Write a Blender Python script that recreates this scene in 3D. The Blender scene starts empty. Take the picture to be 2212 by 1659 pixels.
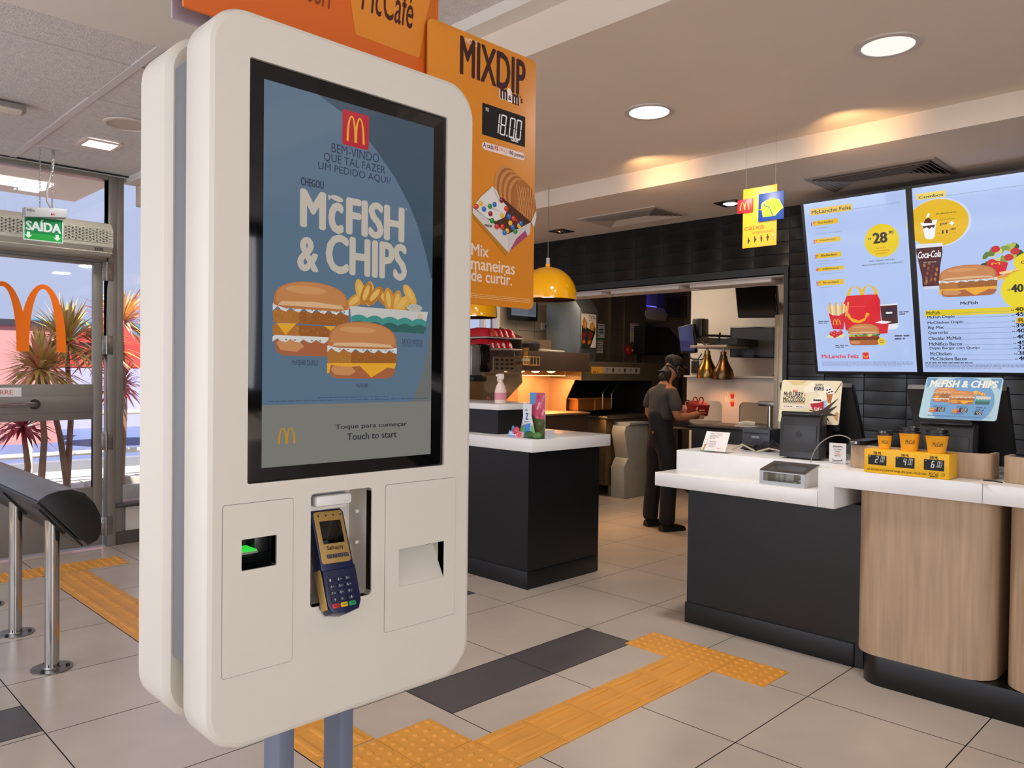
import bpy, bmesh, math, random
from mathutils import Vector, Matrix
from mathutils.geometry import tessellate_polygon
random.seed(7)
SC = bpy.context.scene
COL = SC.collection
R = math.radians
# ---------------------------------------------------------------- camera, world, sun, exposure
cd = bpy.data.cameras.new('camera'); cam = bpy.data.objects.new('camera', cd); COL.objects.link(cam)
cr, cu_, cf = Vector([0.709238, -0.704869, 0.011916]), Vector([0.00289, 0.01981, 0.9998]), Vector([0.704964, 0.709061, -0.016087])
cam.matrix_world = Matrix(((cr.x, cu_.x, -cf.x, 0), (cr.y, cu_.y, -cf.y, 0), (cr.z, cu_.z, -cf.z, 1.358), (0, 0, 0, 1)))
cd.sensor_width = 36; cd.lens = 27.5586; cd.clip_start = 0.05; cd.clip_end = 200
SC.camera = cam
SC.view_settings.view_transform = 'Standard'; SC.view_settings.look = 'None'
SC.view_settings.exposure = 0.0; SC.view_settings.gamma = 1.0; SC.view_settings.use_curve_mapping = False
W = bpy.data.worlds.new('daylight sky'); SC.world = W; W.use_nodes = True
bg = W.node_tree.nodes['Background']; bg.inputs[0].default_value = (0.52, 0.60, 0.86, 1); bg.inputs[1].default_value = 1.05

def light(name, kind, loc, energy, col=(1, 1, 1), size=1.0, size_y=None, aim=None, spot=None, blend=.5, spread=None, parent=None):
    l = bpy.data.lights.new(name, kind); l.energy = energy; l.color = col
    if kind == 'AREA':
        l.size = size
        if size_y: l.shape = 'RECTANGLE'; l.size_y = size_y
        if spread: l.spread = spread
    elif kind == 'SUN': l.angle = size
    else: l.shadow_soft_size = size
    if spot: l.spot_size = spot; l.spot_blend = blend
    o = bpy.data.objects.new(name, l); COL.objects.link(o); o.location = loc
    if aim is not None: o.rotation_euler = (Vector(aim) - Vector(loc)).to_track_quat('-Z', 'Y').to_euler()
    if parent: o.parent = parent
    return o
light('sun', 'SUN', (-2, -4, 12), 11.0, (1, .95, .88), R(.6), aim=(1.5, 3.2, 0))
# daylight through the big windows beside and behind the camera (window_1, window_2)
light('daylight_window_1', 'AREA', (-2.32, 2.9, 1.45), 88, (.93, .97, 1), 5.6, 2.2, aim=(3, 2.9, 1.3))
light('daylight_window_2', 'AREA', (-.1, -3.02, 1.45), 86, (.98, .98, .96), 2.6, 2.2, aim=(-.1, 3, 1.3))
# first lamp: kitchen ceiling tubes, behind the black tile wall
light('kitchen_light', 'AREA', (6.0, 5.0, 2.5), 27, (1, .82, .62), .5, 2.0, aim=(6.1, 4.8, 0))
light('kitchen_light', 'AREA', (5.35, 3.4, 2.5), 18, (1, .62, .33), .3, 1.2, aim=(5.1, 3.3, 0))  # added orange fill to warm the walkway floor, not a ceiling tube

# ---------------------------------------------------------------- materials
def s2l(c): return c / 12.92 if c <= .04045 else ((c + .055) / 1.055) ** 2.4
def rgb(h):
    h = h.lstrip('#'); return tuple(s2l(int(h[i:i + 2], 16) / 255) for i in (0, 2, 4)) + (1,)
MATS = {}
def mat(name, col='#888888', rough=.5, metal=0.0, emit=0.0, var=0.0, vscale=8.0, stretch=(1, 1, 1), bump=0.0, bscale=60.0, spec=.5, coat=0.0, col2=None):
    if name in MATS: return MATS[name]
    m = bpy.data.materials.new(name); m.use_nodes = True; nt = m.node_tree; b = nt.nodes['Principled BSDF']
    c = rgb(col); b.inputs['Base Color'].default_value = c; b.inputs['Roughness'].default_value = rough
    b.inputs['Metallic'].default_value = metal; b.inputs['Specular IOR Level'].default_value = spec
    b.inputs['Coat Weight'].default_value = coat
    if emit:
        b.inputs['Emission Color'].default_value = c; b.inputs['Emission Strength'].default_value = emit
        b.inputs['Base Color'].default_value = (.015, .015, .015, 1)
    if var or bump:
        tc = nt.nodes.new('ShaderNodeTexCoord'); mp = nt.nodes.new('ShaderNodeMapping'); mp.inputs['Scale'].default_value = stretch
        nt.links.new(tc.outputs['Object'], mp.inputs['Vector'])
    if var:
        n = nt.nodes.new('ShaderNodeTexNoise'); n.inputs['Scale'].default_value = vscale; n.inputs['Detail'].default_value = 6
        nt.links.new(mp.outputs[0], n.inputs['Vector'])
        rp = nt.nodes.new('ShaderNodeValToRGB'); rp.color_ramp.elements[0].position = .3; rp.color_ramp.elements[1].position = .72
        c2 = rgb(col2) if col2 else tuple(min(1, x * (1 + var)) for x in c[:3]) + (1,)
        c1 = c if col2 else tuple(x * (1 - var) for x in c[:3]) + (1,)
        rp.color_ramp.elements[0].color = c1; rp.color_ramp.elements[1].color = c2
        nt.links.new(n.outputs['Fac'], rp.inputs[0]); nt.links.new(rp.outputs[0], b.inputs['Base Color'])
    if bump:
        n2 = nt.nodes.new('ShaderNodeTexNoise'); n2.inputs['Scale'].default_value = bscale; n2.inputs['Detail'].default_value = 4
        nt.links.new(mp.outputs[0], n2.inputs['Vector'])
        bp = nt.nodes.new('ShaderNodeBump'); bp.inputs['Strength'].default_value = bump; bp.inputs['Distance'].default_value = .01
        nt.links.new(n2.outputs['Fac'], bp.inputs['Height']); nt.links.new(bp.outputs[0], b.inputs['Normal'])
    MATS[name] = m; return m
def glass(name, tint=(1, 1, 1, 1), refl=.07):
    if name in MATS: return MATS[name]
    m = bpy.data.materials.new(name); m.use_nodes = True; nt = m.node_tree; nt.nodes.clear()
    o = nt.nodes.new('ShaderNodeOutputMaterial'); t = nt.nodes.new('ShaderNodeBsdfTransparent'); t.inputs[0].default_value = tint
    g = nt.nodes.new('ShaderNodeBsdfGlossy'); g.inputs['Roughness'].default_value = .02
    x = nt.nodes.new('ShaderNodeMixShader'); x.inputs[0].default_value = refl
    nt.links.new(t.outputs[0], x.inputs[1]); nt.links.new(g.outputs[0], x.inputs[2]); nt.links.new(x.outputs[0], o.inputs[0])
    MATS[name] = m; return m
def ink(h, emit=0.0):                       # a print colour, or a lit-screen colour
    return mat(('screen ' if emit else 'print ') + h + ('%.2f' % emit if emit else ''), h, .06 if emit else .45, emit=emit, spec=.5 if emit else .35)
WHITE = mat('white lacquer', '#dcd8d2', .32, var=.02, vscale=3)
BLACK = mat('black plastic', '#131315', .38, var=.1, vscale=5)
GLOSSBLACK = mat('black glass', '#060607', .06)
STEEL = mat('brushed steel', '#9b9792', .3, 1.0, var=.12, vscale=6, stretch=(1, 1, 14))
CHROME = mat('polished steel', '#b4b2b0', .12, 1.0)
DARKSTEEL = mat('dark warm steel', '#6d6455', .38, 1.0, var=.15, vscale=4)
ALU = mat('grey anodised aluminium', '#8f8a84', .42, .55, var=.06, vscale=5)
WOOD = mat('pale oak laminate', '#b3977a', .5, var=.16, vscale=5, stretch=(9, 9, .5), bump=.04, bscale=40)
QUARTZ = mat('white composite stone', '#e9e6e4', .22, var=.015, vscale=14)
NAVY = mat('near black blue laminate', '#0b0c10', .4, var=.12, vscale=3)
YELLOW = mat('yellow enamel', '#f2a900', .16, coat=.5, var=.03)
SKIN = mat('skin', '#a8714f', .5, var=.06, vscale=10)

# ---------------------------------------------------------------- mesh builder
class B:
    def __init__(s): s.v = []; s.f = []; s.i = []; s.m = 0
    def add(s, vs, fs, mi=None):
        n = len(s.v); s.v += [tuple(v) for v in vs]
        for f in fs: s.f.append(tuple(k + n for k in f)); s.i.append(s.m if mi is None else mi)
        return s
    def bm(s, bm, mtx=None):
        bm.verts.index_update(); n = len(s.v)
        for v in bm.verts: s.v.append(tuple(mtx @ v.co if mtx else v.co))
        for f in bm.faces: s.f.append(tuple(v.index + n for v in f.verts)); s.i.append(s.m)
        bm.free(); return s
    def box(s, a, b, bev=0.0, seg=2, mtx=None):
        a, b = [min(x, y) for x, y in zip(a, b)], [max(x, y) for x, y in zip(a, b)]
        bm = bmesh.new(); vs = [bm.verts.new((x, y, z)) for x in (a[0], b[0]) for y in (a[1], b[1]) for z in (a[2], b[2])]
        for f in ((0, 1, 3, 2), (4, 6, 7, 5), (0, 4, 5, 1), (2, 3, 7, 6), (0, 2, 6, 4), (1, 5, 7, 3)): bm.faces.new([vs[k] for k in f])
        if bev: bmesh.ops.bevel(bm, geom=bm.edges[:], offset=bev, segments=seg, profile=.5, affect='EDGES')
        return s.bm(bm, mtx)
    def prism(s, pts, axis, a, b, bev=0.0):
        # pts: 2D loop in the two other axes (in x,y,z order), extruded from a to b along axis
        def P(p, t): return {'x': (t, p[0], p[1]), 'y': (p[0], t, p[1]), 'z': (p[0], p[1], t)}[axis]
        bm = bmesh.new(); lo = [bm.verts.new(P(p, a)) for p in pts]; hi = [bm.verts.new(P(p, b)) for p in pts]; n = len(pts)
        f0 = bm.faces.new(lo); f1 = bm.faces.new(hi[::-1])
        for k in range(n): bm.faces.new((lo[k], hi[k], hi[(k + 1) % n], lo[(k + 1) % n]))
        bmesh.ops.recalc_face_normals(bm, faces=bm.faces[:])
        if bev: bmesh.ops.bevel(bm, geom=list(f0.edges) + list(f1.edges), offset=bev, segments=2, profile=.5, affect='EDGES')
        bmesh.ops.triangulate(bm, faces=[f for f in bm.faces if len(f.verts) > 4])
        return s.bm(bm)
    def plate(s, outer, holes, axis, a, b):
        # plate with holes: front face at a, back at b
        def P(p, t): return Vector({'x': (t, p[0], p[1]), 'y': (p[0], t, p[1]), 'z': (p[0], p[1], t)}[axis])
        loops = [outer] + holes
        for t, flip in ((a, False), (b, True)):
            vs = [P(p, t) for L in loops for p in L]
            tri = tessellate_polygon([[P(p, t) for p in L] for L in loops])
            s.add(vs, [tuple(x) if not flip else tuple(x)[::-1] for x in tri])
        for L in loops:
            n = len(L); s.add([P(p, a) for p in L] + [P(p, b) for p in L], [(k, (k + 1) % n, n + (k + 1) % n, n + k) for k in range(n)])
        return s
    def cyl(s, p0, p1, r0, r1=None, n=20):
        return s.tube([p0, p1], r0, n, r1)
    def tube(s, pts, r, n=8, r1=None, cap=True):
        pts = [Vector(p) for p in pts]; vs = []; fs = []; up = None
        for i, p in enumerate(pts):
            t = (pts[min(i + 1, len(pts) - 1)] - pts[max(i - 1, 0)]).normalized()
            if up is None: up = t.orthogonal().normalized()
            up = (up - t * up.dot(t)).normalized(); w = t.cross(up)
            rr = r if r1 is None else r + (r1 - r) * i / (len(pts) - 1)
            vs += [p + (up * math.cos(2 * math.pi * k / n) + w * math.sin(2 * math.pi * k / n)) * rr for k in range(n)]
        for i in range(len(pts) - 1):
            for k in range(n): fs.append((i * n + k, i * n + (k + 1) % n, (i + 1) * n + (k + 1) % n, (i + 1) * n + k))
        if cap: fs += [tuple(range(n))[::-1], tuple(range((len(pts) - 1) * n, len(pts) * n))]
        return s.add(vs, fs)
    def lathe(s, prof, c=(0, 0, 0), n=32, mtx=None, sy=1.0):
        vs = []; fs = []
        for r, z in prof:
            for k in range(n):
                a = 2 * math.pi * k / n; v = Vector((r * math.cos(a), r * sy * math.sin(a), z))
                vs.append((mtx @ v if mtx else v) + Vector(c))
        for i in range(len(prof) - 1):
            for k in range(n): fs.append((i * n + k, i * n + (k + 1) % n, (i + 1) * n + (k + 1) % n, (i + 1) * n + k))
        if prof[0][0] > 1e-6: fs.append(tuple(range(n))[::-1])
        if prof[-1][0] > 1e-6: fs.append(tuple(range((len(prof) - 1) * n, len(prof) * n)))
        return s.add(vs, fs)
    def ell(s, c, r, n=16):
        r = (r, r, r) if isinstance(r, (int, float)) else r
        return s.lathe_ell(c, r, n)
    def lathe_ell(s, c, r, n):
        vs = [(c[0], c[1], c[2] - r[2])]; fs = []; m = n // 2
        for i in range(1, m):
            t = math.pi * i / m
            for k in range(n): vs.append((c[0] + r[0] * math.sin(t) * math.cos(2 * math.pi * k / n), c[1] + r[1] * math.sin(t) * math.sin(2 * math.pi * k / n), c[2] - r[2] * math.cos(t)))
        vs.append((c[0], c[1], c[2] + r[2])); L = len(vs) - 1
        for k in range(n):
            fs.append((0, 1 + (k + 1) % n, 1 + k)); fs.append((L, L - n + k, L - n + (k + 1) % n))
        for i in range(m - 2):
            for k in range(n): fs.append((1 + i * n + k, 1 + i * n + (k + 1) % n, 1 + (i + 1) * n + (k + 1) % n, 1 + (i + 1) * n + k))
        return s.add(vs, fs)
    def go(s, name, mats, parent=None, angle=38, label=None, cat=None, group=None, kind=None, fix=True):
        me = bpy.data.meshes.new(name); me.from_pydata(s.v, [], s.f)
        for m in (mats if isinstance(mats, (list, tuple)) else [mats]): me.materials.append(m)
        me.polygons.foreach_set('material_index', s.i)
        if fix:
            bm = bmesh.new(); bm.from_mesh(me); bmesh.ops.remove_doubles(bm, verts=bm.verts[:], dist=1e-5)
            bmesh.ops.recalc_face_normals(bm, faces=bm.faces[:]); bm.to_mesh(me); bm.free()
        me.polygons.foreach_set('use_smooth', [True] * len(me.polygons)); me.set_sharp_from_angle(angle=R(angle)); me.update()
        o = bpy.data.objects.new(name, me); COL.objects.link(o)
        if parent:
            o.parent = parent; o.matrix_parent_inverse = parent.matrix_basis.inverted()
        return tag(o, label, cat, group, kind)
def tag(o, label=None, cat=None, group=None, kind=None):
    for k, v in (('label', label), ('category', cat), ('group', group), ('kind', kind)):
        if v: o[k] = v
    return o
def E(name, loc, label, cat, group=None):
    o = bpy.data.objects.new(name, None); COL.objects.link(o); o.location = loc; o.empty_display_size = .05
    return tag(o, label, cat, group)
def rrect(x0, y0, x1, y1, r=.0, n=5):
    x0, x1 = sorted((x0, x1)); y0, y1 = sorted((y0, y1))
    if r <= 0: return [(x0, y0), (x1, y0), (x1, y1), (x0, y1)]
    out = []
    for cx, cy, a0 in ((x1 - r, y0 + r, -90), (x1 - r, y1 - r, 0), (x0 + r, y1 - r, 90), (x0 + r, y0 + r, 180)):
        for k in range(n + 1):
            a = R(a0 + 90 * k / n); out.append((cx + r * math.cos(a), cy + r * math.sin(a)))
    return out
def dup(root, d, label=None, group=None, rz=None):
    def cp(o, par):
        c = o.copy(); COL.objects.link(c)
        if par: c.parent = par
        for ch in o.children: cp(ch, c)
        return c
    r = cp(root, None); r.location = Vector(root.location) + Vector(d)
    if rz is not None: r.rotation_euler.z = rz
    if label: r['label'] = label
    if group: r['group'] = group
    return r

# ---------------------------------------------------------------- flat print / screen artwork
TXT = {}
def glyphs(s, shear, spacing):
    k = (s, shear, spacing)
    if k not in TXT:
        c = bpy.data.curves.new('t', 'FONT'); c.body = s; c.shear = shear; c.space_character = spacing
        c.fill_mode = 'FRONT'; c.resolution_u = 3
        o = bpy.data.objects.new('t', c); COL.objects.link(o)
        me = o.to_mesh(); vs = [(v.co.x, v.co.y) for v in me.vertices]; fs = [tuple(p.vertices) for p in me.polygons]
        o.to_mesh_clear(); bpy.data.objects.remove(o); bpy.data.curves.remove(c); TXT[k] = (vs, fs)
    return TXT[k]
SEG = {'0': 'abcdef', '1': 'bc', '2': 'abged', '3': 'abgcd', '4': 'fgbc', '5': 'afgcd', '6': 'afgedc', '7': 'abc', '8': 'abcdefg', '9': 'abcdfg'}
class Art:
    """Flat print on a plane: every shape lies one thin layer above the shapes it overlaps."""
    def __init__(s, O, U, V, emit=0.0, step=.00009, base=.0005):
        s.O, s.U, s.V = Vector(O), Vector(U).normalized(), Vector(V).normalized(); s.N = s.U.cross(s.V)
        s.b = B(); s.cols = []; s.emit = emit; s.step = step; s.base = base; s.boxes = []; s.hold = None
    def layer(s, vs):
        x0, x1 = min(v[0] for v in vs), max(v[0] for v in vs); y0, y1 = min(v[1] for v in vs), max(v[1] for v in vs)
        k = 1 + max([q[4] for q in s.boxes if q[0] < x1 and q[1] > x0 and q[2] < y1 and q[3] > y0], default=0)
        s.boxes.append((x0, x1, y0, y1, k)); return k
    def put(s, vs, fs, col, k=None, extra=0.0):
        if col not in s.cols: s.cols.append(col)
        if k is None: k = s.layer(vs)
        off = s.base + s.step * k + extra
        s.b.add([s.O + s.U * u + s.V * v + s.N * off for u, v in vs], fs, s.cols.index(col)); return s
    def many(s, items, col):
        k = s.layer([p for vs, fs in items for p in vs])
        for i, (vs, fs) in enumerate(items): s.put(vs, fs, col, k, 2e-6 * (i % 8))
        return s
    def poly(s, pts, col):
        tri = tessellate_polygon([[Vector((p[0], p[1], 0)) for p in pts]])
        a = sum(pts[i][0] * pts[(i + 1) % len(pts)][1] - pts[(i + 1) % len(pts)][0] * pts[i][1] for i in range(len(pts)))
        fs = []
        for t in tri:
            t = tuple(t); p = [pts[k] for k in t]
            ar = (p[1][0] - p[0][0]) * (p[2][1] - p[0][1]) - (p[2][0] - p[0][0]) * (p[1][1] - p[0][1])
            fs.append(t if ar > 0 else t[::-1])
        return s.put(pts, fs, col)
    def rect(s, a, b, col, r=0.0): return s.poly(rrect(a[0], a[1], b[0], b[1], r), col)
    def ell(s, c, rx, ry, col, a0=0, a1=360, n=40, rot=0):
        ca, sa = math.cos(R(rot)), math.sin(R(rot)); pts = []
        for k in range(n + (a1 - a0 < 360)):
            t = R(a0 + (a1 - a0) * k / n); x, y = rx * math.cos(t), ry * math.sin(t)
            pts.append((c[0] + x * ca - y * sa, c[1] + x * sa + y * ca))
        return s.poly(pts, col)
    def line(s, pts, w, col):
        it = []
        for p, q in zip(pts[:-1], pts[1:]):
            d = Vector((q[0] - p[0], q[1] - p[1])); d.normalize(); n = Vector((-d.y, d.x)) * w / 2
            it.append(([(p[0] - n.x, p[1] - n.y), (q[0] - n.x, q[1] - n.y), (q[0] + n.x, q[1] + n.y), (p[0] + n.x, p[1] + n.y)], [(0, 1, 2, 3)]))
        return s.many(it, col)
    def text(s, t, a, b, col, bold=.0, shear=0.0, sp=1.0):
        vs, fs = glyphs(t, shear, sp)
        if not vs: return s
        bold = max(bold, 0)
        x0, x1 = min(v[0] for v in vs) - bold, max(v[0] for v in vs) + bold; y0, y1 = min(v[1] for v in vs) - bold * .5, max(v[1] for v in vs) + bold * .5
        (u0, v0), (u1, v1) = a, b; u0, u1 = sorted((u0, u1)); v0, v1 = sorted((v0, v1))
        sx, sy = (u1 - u0) / (x1 - x0), (v1 - v0) / (y1 - y0)
        offs = [(0, 0)] + ([(bold, 0), (-bold, 0), (0, bold * .5), (0, -bold * .5)] if bold else []) + ([(bold * .5, bold * .4), (-bold * .5, -bold * .4), (bold * .5, -bold * .4), (-bold * .5, bold * .4)] if bold >= .03 else [])
        return s.many([([(u0 + (x + dx - x0) * sx, v0 + (y + dy - y0) * sy) for x, y in vs], fs) for dx, dy in offs], col)
    def arches(s, a, b, col):
        (x0, y0), (x1, y1) = a, b; x0, x1 = sorted((x0, x1)); y0, y1 = sorted((y0, y1)); w, h = x1 - x0, y1 - y0
        it = []
        for cx in (x0 + .272 * w, x1 - .272 * w):
            vs = []; n = 22
            for k in range(n + 1):
                t = math.pi * k / n; c_, s_ = math.cos(t), math.sin(t) ** .9
                vs.append((cx + .272 * w * c_, y0 + h * s_)); vs.append((cx + .158 * w * c_, y0 + .93 * h * s_))
            it.append((vs, [(2 * k, 2 * k + 2, 2 * k + 3, 2 * k + 1) for k in range(n)]))
        return s.many(it, col)
    def seg(s, t, a, b, col, sl=.12, th=.16):
        (x0, y0), (x1, y1) = a, b; x0, x1 = sorted((x0, x1)); y0, y1 = sorted((y0, y1)); h = y1 - y0; it = []; Q = [(0, 1, 2, 3)]
        cells = sum(.35 if c in '.,' else 1 for c in t); w = (x1 - x0 - sl * h) / cells; x = x0
        for c in t:
            if c in '.,':
                it.append(([(x, y0), (x + w * .2, y0), (x + w * .2, y0 + w * .2), (x, y0 + w * .2)], Q)); x += .35 * w; continue
            W_ = w * .84; T = w * th; m = y0 + h / 2
            segs = dict(a=(x + T * .6, y1 - T, x + W_ - T * .6, y1), d=(x + T * .6, y0, x + W_ - T * .6, y0 + T), g=(x + T * .6, m - T / 2, x + W_ - T * .6, m + T / 2),
                        f=(x, m + T * .25, x + T, y1 - T * .5), b=(x + W_ - T, m + T * .25, x + W_, y1 - T * .5), e=(x, y0 + T * .5, x + T, m - T * .25), c=(x + W_ - T, y0 + T * .5, x + W_, m - T * .25))
            for q in SEG[c]:
                p0, q0, p1, q1 = segs[q]; sh = lambda yy: (yy - y0) * sl
                it.append(([(p0 + sh(q0), q0), (p1 + sh(q0), q0), (p1 + sh(q1), q1), (p0 + sh(q1), q1)], Q))
            x += w
        return s.many(it, col)
    def lines(s, a, b, n, col, fill=.55, rnd=True):
        # tiny print that cannot be read: rows of short dashes
        (x0, y0), (x1, y1) = a, b; x0, x1 = sorted((x0, x1)); y0, y1 = sorted((y0, y1)); p = max((y1 - y0) / n, (x1 - x0) / 90, 2e-4); it = []
        for i in range(n):
            y = y1 - p * (i + .75); x = x0
            e = x1 - (random.random() * .35 * (x1 - x0) if rnd and i == n - 1 else 0)
            while x < e:
                w = min(p * random.uniform(1.2, 3.4), e - x)
                it.append(([(x, y), (x + w, y), (x + w, y + p * fill), (x, y + p * fill)], [(0, 1, 2, 3)])); x += w + p * .45
        return s.many(it, col)
    def go(s, name, parent, **kw):
        ms = [ink(c, s.emit) for c in s.cols]
        return s.b.go(name, ms, parent, fix=False, **kw)
def burger(A, a, b, double=False, veg=False):
    (x0, y0), (x1, y1) = a, b; x0, x1 = sorted((x0, x1)); y0, y1 = sorted((y0, y1)); w, h = x1 - x0, y1 - y0
    X = lambda t: x0 + w * t
    Y = lambda t: y0 + h * t
    S = (lambda l: [(X(p), Y(q)) for p, q in l])
    top = .66 if double else .56
    A.poly(S([(.03, .13), (.06, .04), (.14, 0), (.86, 0), (.94, .04), (.98, .14), (.97, .24), (.03, .24)]), '#a8603a')
    A.poly(S([(.05, .16), (.1, .07), (.3, .05), (.4, .12), (.34, .2), (.1, .22)]), '#c98a58')
    def patty(z, t):
        A.poly(S([(.01, z), (.99, z), (1, z + t * .85), (.97, z + t), (.03, z + t), (0, z + t * .85)]), '#b06f2c')
        A.poly(S([(.33, z), (.99, z), (1, z + t * .85), (.97, z + t), (.33, z + t)]), '#9a5a22')
        for k in range(46):
            px, py = random.uniform(.02, .97), random.uniform(z + .01, z + t - .02); d = .012
            A.poly(S([(px, py), (px + d, py), (px + d * .6, py + d * 1.3)]), random.choice(['#c98a3e', '#8a4f1e', '#d49a4c']))
    def sauce(z, t):
        pts = [(.0, z + t)]
        n = 18
        for k in range(n + 1): pts.append((k / n, z + (t * .55 * (.5 + .5 * math.sin(k * 2.1)) + (.2 * t if k % 3 else -.2 * t))))
        pts.append((1, z + t)); pts.append((.97, z + t * 1.35)); pts.append((.03, z + t * 1.35))
        A.poly(S(pts), '#d9d6d2')
        for k in range(9): A.ell((X(.06 + k * .11), Y(z + t * .55)), w * .014, h * .012, '#77807a', n=8)
    if double:
        patty(.24, .17); A.poly(S([(.05, .42), (.3, .43), (.16, .27)]), '#e5a52c'); A.poly(S([(.66, .42), (.97, .42), (.95, .3), (.86, .28)]), '#e5a52c'); sauce(.17, .07)
        patty(.43, .17); sauce(.57, .1)
    else:
        if veg:
            A.poly(S([(.02, .24), (.98, .24), (.98, .36), (.02, .36)]), '#6b3a22'); A.rect(S([(.03, .36)])[0], S([(.97, .42)])[0], '#b3262a')
            for k in range(14): A.ell((X(.05 + k * .069), Y(.46 + .03 * math.sin(k * 2))), w * .06, h * .05, random.choice(['#6f8a2c', '#a7b13c', '#c9c36a', '#4f6d20']), n=10)
        else:
            patty(.24, .24); A.poly(S([(.0, .26), (.99, .28), (.97, .18), (.86, .2), (.62, .02), (.45, .22), (.3, .2), (.05, .23), (.03, .1), (.0, .08)]), '#e8a727'); sauce(.44, .11)
    n = 24; dome = [(.01, top)] + [(.5 - .49 * math.cos(math.pi * k / n), top + .02 + (1 - top - .02) * math.sin(math.pi * k / n) ** .62) for k in range(n + 1)] + [(.99, top), (.85, top - .035), (.15, top - .035)]
    A.poly(S(dome), '#b8713d')
    A.poly(S([(.5 + (p - .5) * .94, top + .03 + (q - top) * .88) for p, q in dome[1:-3]]), '#c4824c')
    A.poly(S([(.06, top + .0), (.94, top + .0), (.9, top + .05), (.5, top + .075), (.1, top + .05)]), '#d9b184')
    A.ell((X(.42), Y(top + (1 - top) * .66)), w * .26, h * .055, '#d0935d')
def wedges(A, a, b, n=9, cols=('#c98f36', '#b8782a', '#d9a54a')):
    (x0, y0), (x1, y1) = a, b; x0, x1 = sorted((x0, x1)); y0, y1 = sorted((y0, y1)); w, h = x1 - x0, y1 - y0
    for k in range(n):
        cx = x0 + w * (.08 + .84 * ((k * .618) % 1)); cy = y0 + h * (.3 + .4 * ((k * .37) % 1))
        A.ell((cx, cy), w * .15, h * .2, cols[k % 3], rot=35 + 110 * ((k * .73) % 1), n=14)
        A.ell((cx, cy + h * .03), w * .1, h * .1, '#e0b35e', rot=35 + 110 * ((k * .73) % 1), n=12)
def fishbox(A, a, b):
    (x0, y0), (x1, y1) = a, b; w, h = x1 - x0, y1 - y0; S = (lambda l: [(x0 + w * p, y0 + h * q) for p, q in l])
    A.poly(S([(.03, 0), (.95, 0), (1, 1), (0, 1)]), '#c9c6c0')
    for col, base, amp in (('#3f8f86', .55, .12), ('#2f5f5c', .28, .12)):
        pts = [(.03, 0), (.95, 0), (.98, base)]
        for k in range(40, -1, -1): pts.append((.015 + .965 * k / 40, base + amp * abs(math.sin(math.pi * 5 * k / 40))))
        A.poly(S(pts), col)
# ================================================================ SETTING
def struct(b, name, m, parent=None, **k): return b.go(name, m, parent, kind='structure' if parent is None else None, **k)
TILE = mat('beige porcelain tile', '#c0b2a5', .26, var=.07, vscale=2.2, bump=.02, bscale=12)
TILED = mat('charcoal porcelain tile', '#565052', .3, var=.14, vscale=3)
GROUT = mat('dark grout', '#3a3130', .8)
fl = B(); gx0, gy0, g = 2.616, 2.642, .0022
fl.m = 2; fl.add([(-2.4, -3.1, -.003), (9.9, -3.1, -.003), (9.9, 6.36, -.003), (-2.4, 6.36, -.003)], [(0, 1, 2, 3)])
DARK = [(2.016, 2.342, 3.216, 2.642), (-.384, 3.275, .816, 3.575), (2.616, 3.53, 3.216, 3.83)]
i0, i1, j0, j1 = -9, 13, -10, 7
for i in range(i0, i1):
    for j in range(j0, j1):
        x0, y0, x1, y1 = gx0 + .6 * i, gy0 + .6 * j, gx0 + .6 * (i + 1), gy0 + .6 * (j + 1)
        x0, x1, y0, y1 = max(x0, -2.4), min(x1, 9.9), max(y0, -3.1), min(y1, 6.36)
        if x1 - x0 < .01 or y1 - y0 < .01: continue
        cells = [(x0, y0, x1, y1, 0)]
        for d in DARK:
            if d[0] < x1 - .01 and d[2] > x0 + .01 and d[1] < y1 - .01 and d[3] > y0 + .01:
                ya, yb = max(d[1], y0), min(d[3], y1); cells = [(x0, ya, x1, yb, 1)]
                if ya > y0 + .01: cells.append((x0, y0, x1, ya, 0))
                if yb < y1 - .01: cells.append((x0, yb, x1, y1, 0))
        for a, b_, c, d, m in cells:
            fl.m = m; fl.add([(a + g, b_ + g, 0), (c - g, b_ + g, 0), (c - g, d - g, 0), (a + g, d - g, 0)], [(0, 1, 2, 3)])
struct(fl, 'floor', [TILE, TILED, GROUT], fix=False)

PAINT = mat('warm white paint', '#d3cbc1', .8, var=.015, vscale=2)
PAINTC = mat('ceiling paint', '#d6c5b4', .8, var=.015, vscale=2)
# stepped dropped ceiling over the counter
c = B()
c.box((3.955, -3.1, 2.487), (5.03, 6.4, 2.95))
c.box((2.222, -3.1, 2.6), (3.955, 6.4, 2.95))
struct(c, 'ceiling', PAINTC)
c = B(); c.box((-2.4, 2.62, 2.75), (2.222, 3.53, 2.95)); c.box((2.13, -3.1, 2.75), (2.222, 6.34, 2.95))
struct(c, 'ceiling_bulkhead', PAINT)
MINERAL = mat('mineral fibre ceiling tile', '#cac3bf', .9, var=.1, vscale=30, bump=.5, bscale=110)
TBAR = mat('ceiling grid bar', '#c6bfba', .6)
c = B(); zc = 2.795
ys = [3.345 + .623 * k - .623 * 11 for k in range(17)]; xs = [1.373 + 1.245 * k - 1.245 * 4 for k in range(6)]
for j in range(len(ys) - 1):
    for i in range(len(xs) - 1):
        a, b_, d, e = max(xs[i], -2.4), ys[j], min(xs[i + 1], 2.2), min(ys[j + 1], 6.34)
        if d - a < .02 or e - b_ < .02: continue
        sag = .004 * ((i * 7 + j * 5) % 3); c.box((a + .012, b_ + .004, zc + sag), (d - .012, e - .004, zc + .02))
c.m = 1
for y in ys: c.box((-2.4, y - .004, zc + .003), (2.2, y + .004, zc + .02))
for x in xs:
    if -2.4 < x < 2.2: c.box((x - .02, -3.1, zc - .003), (x + .02, 6.34, zc + .02))
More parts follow.
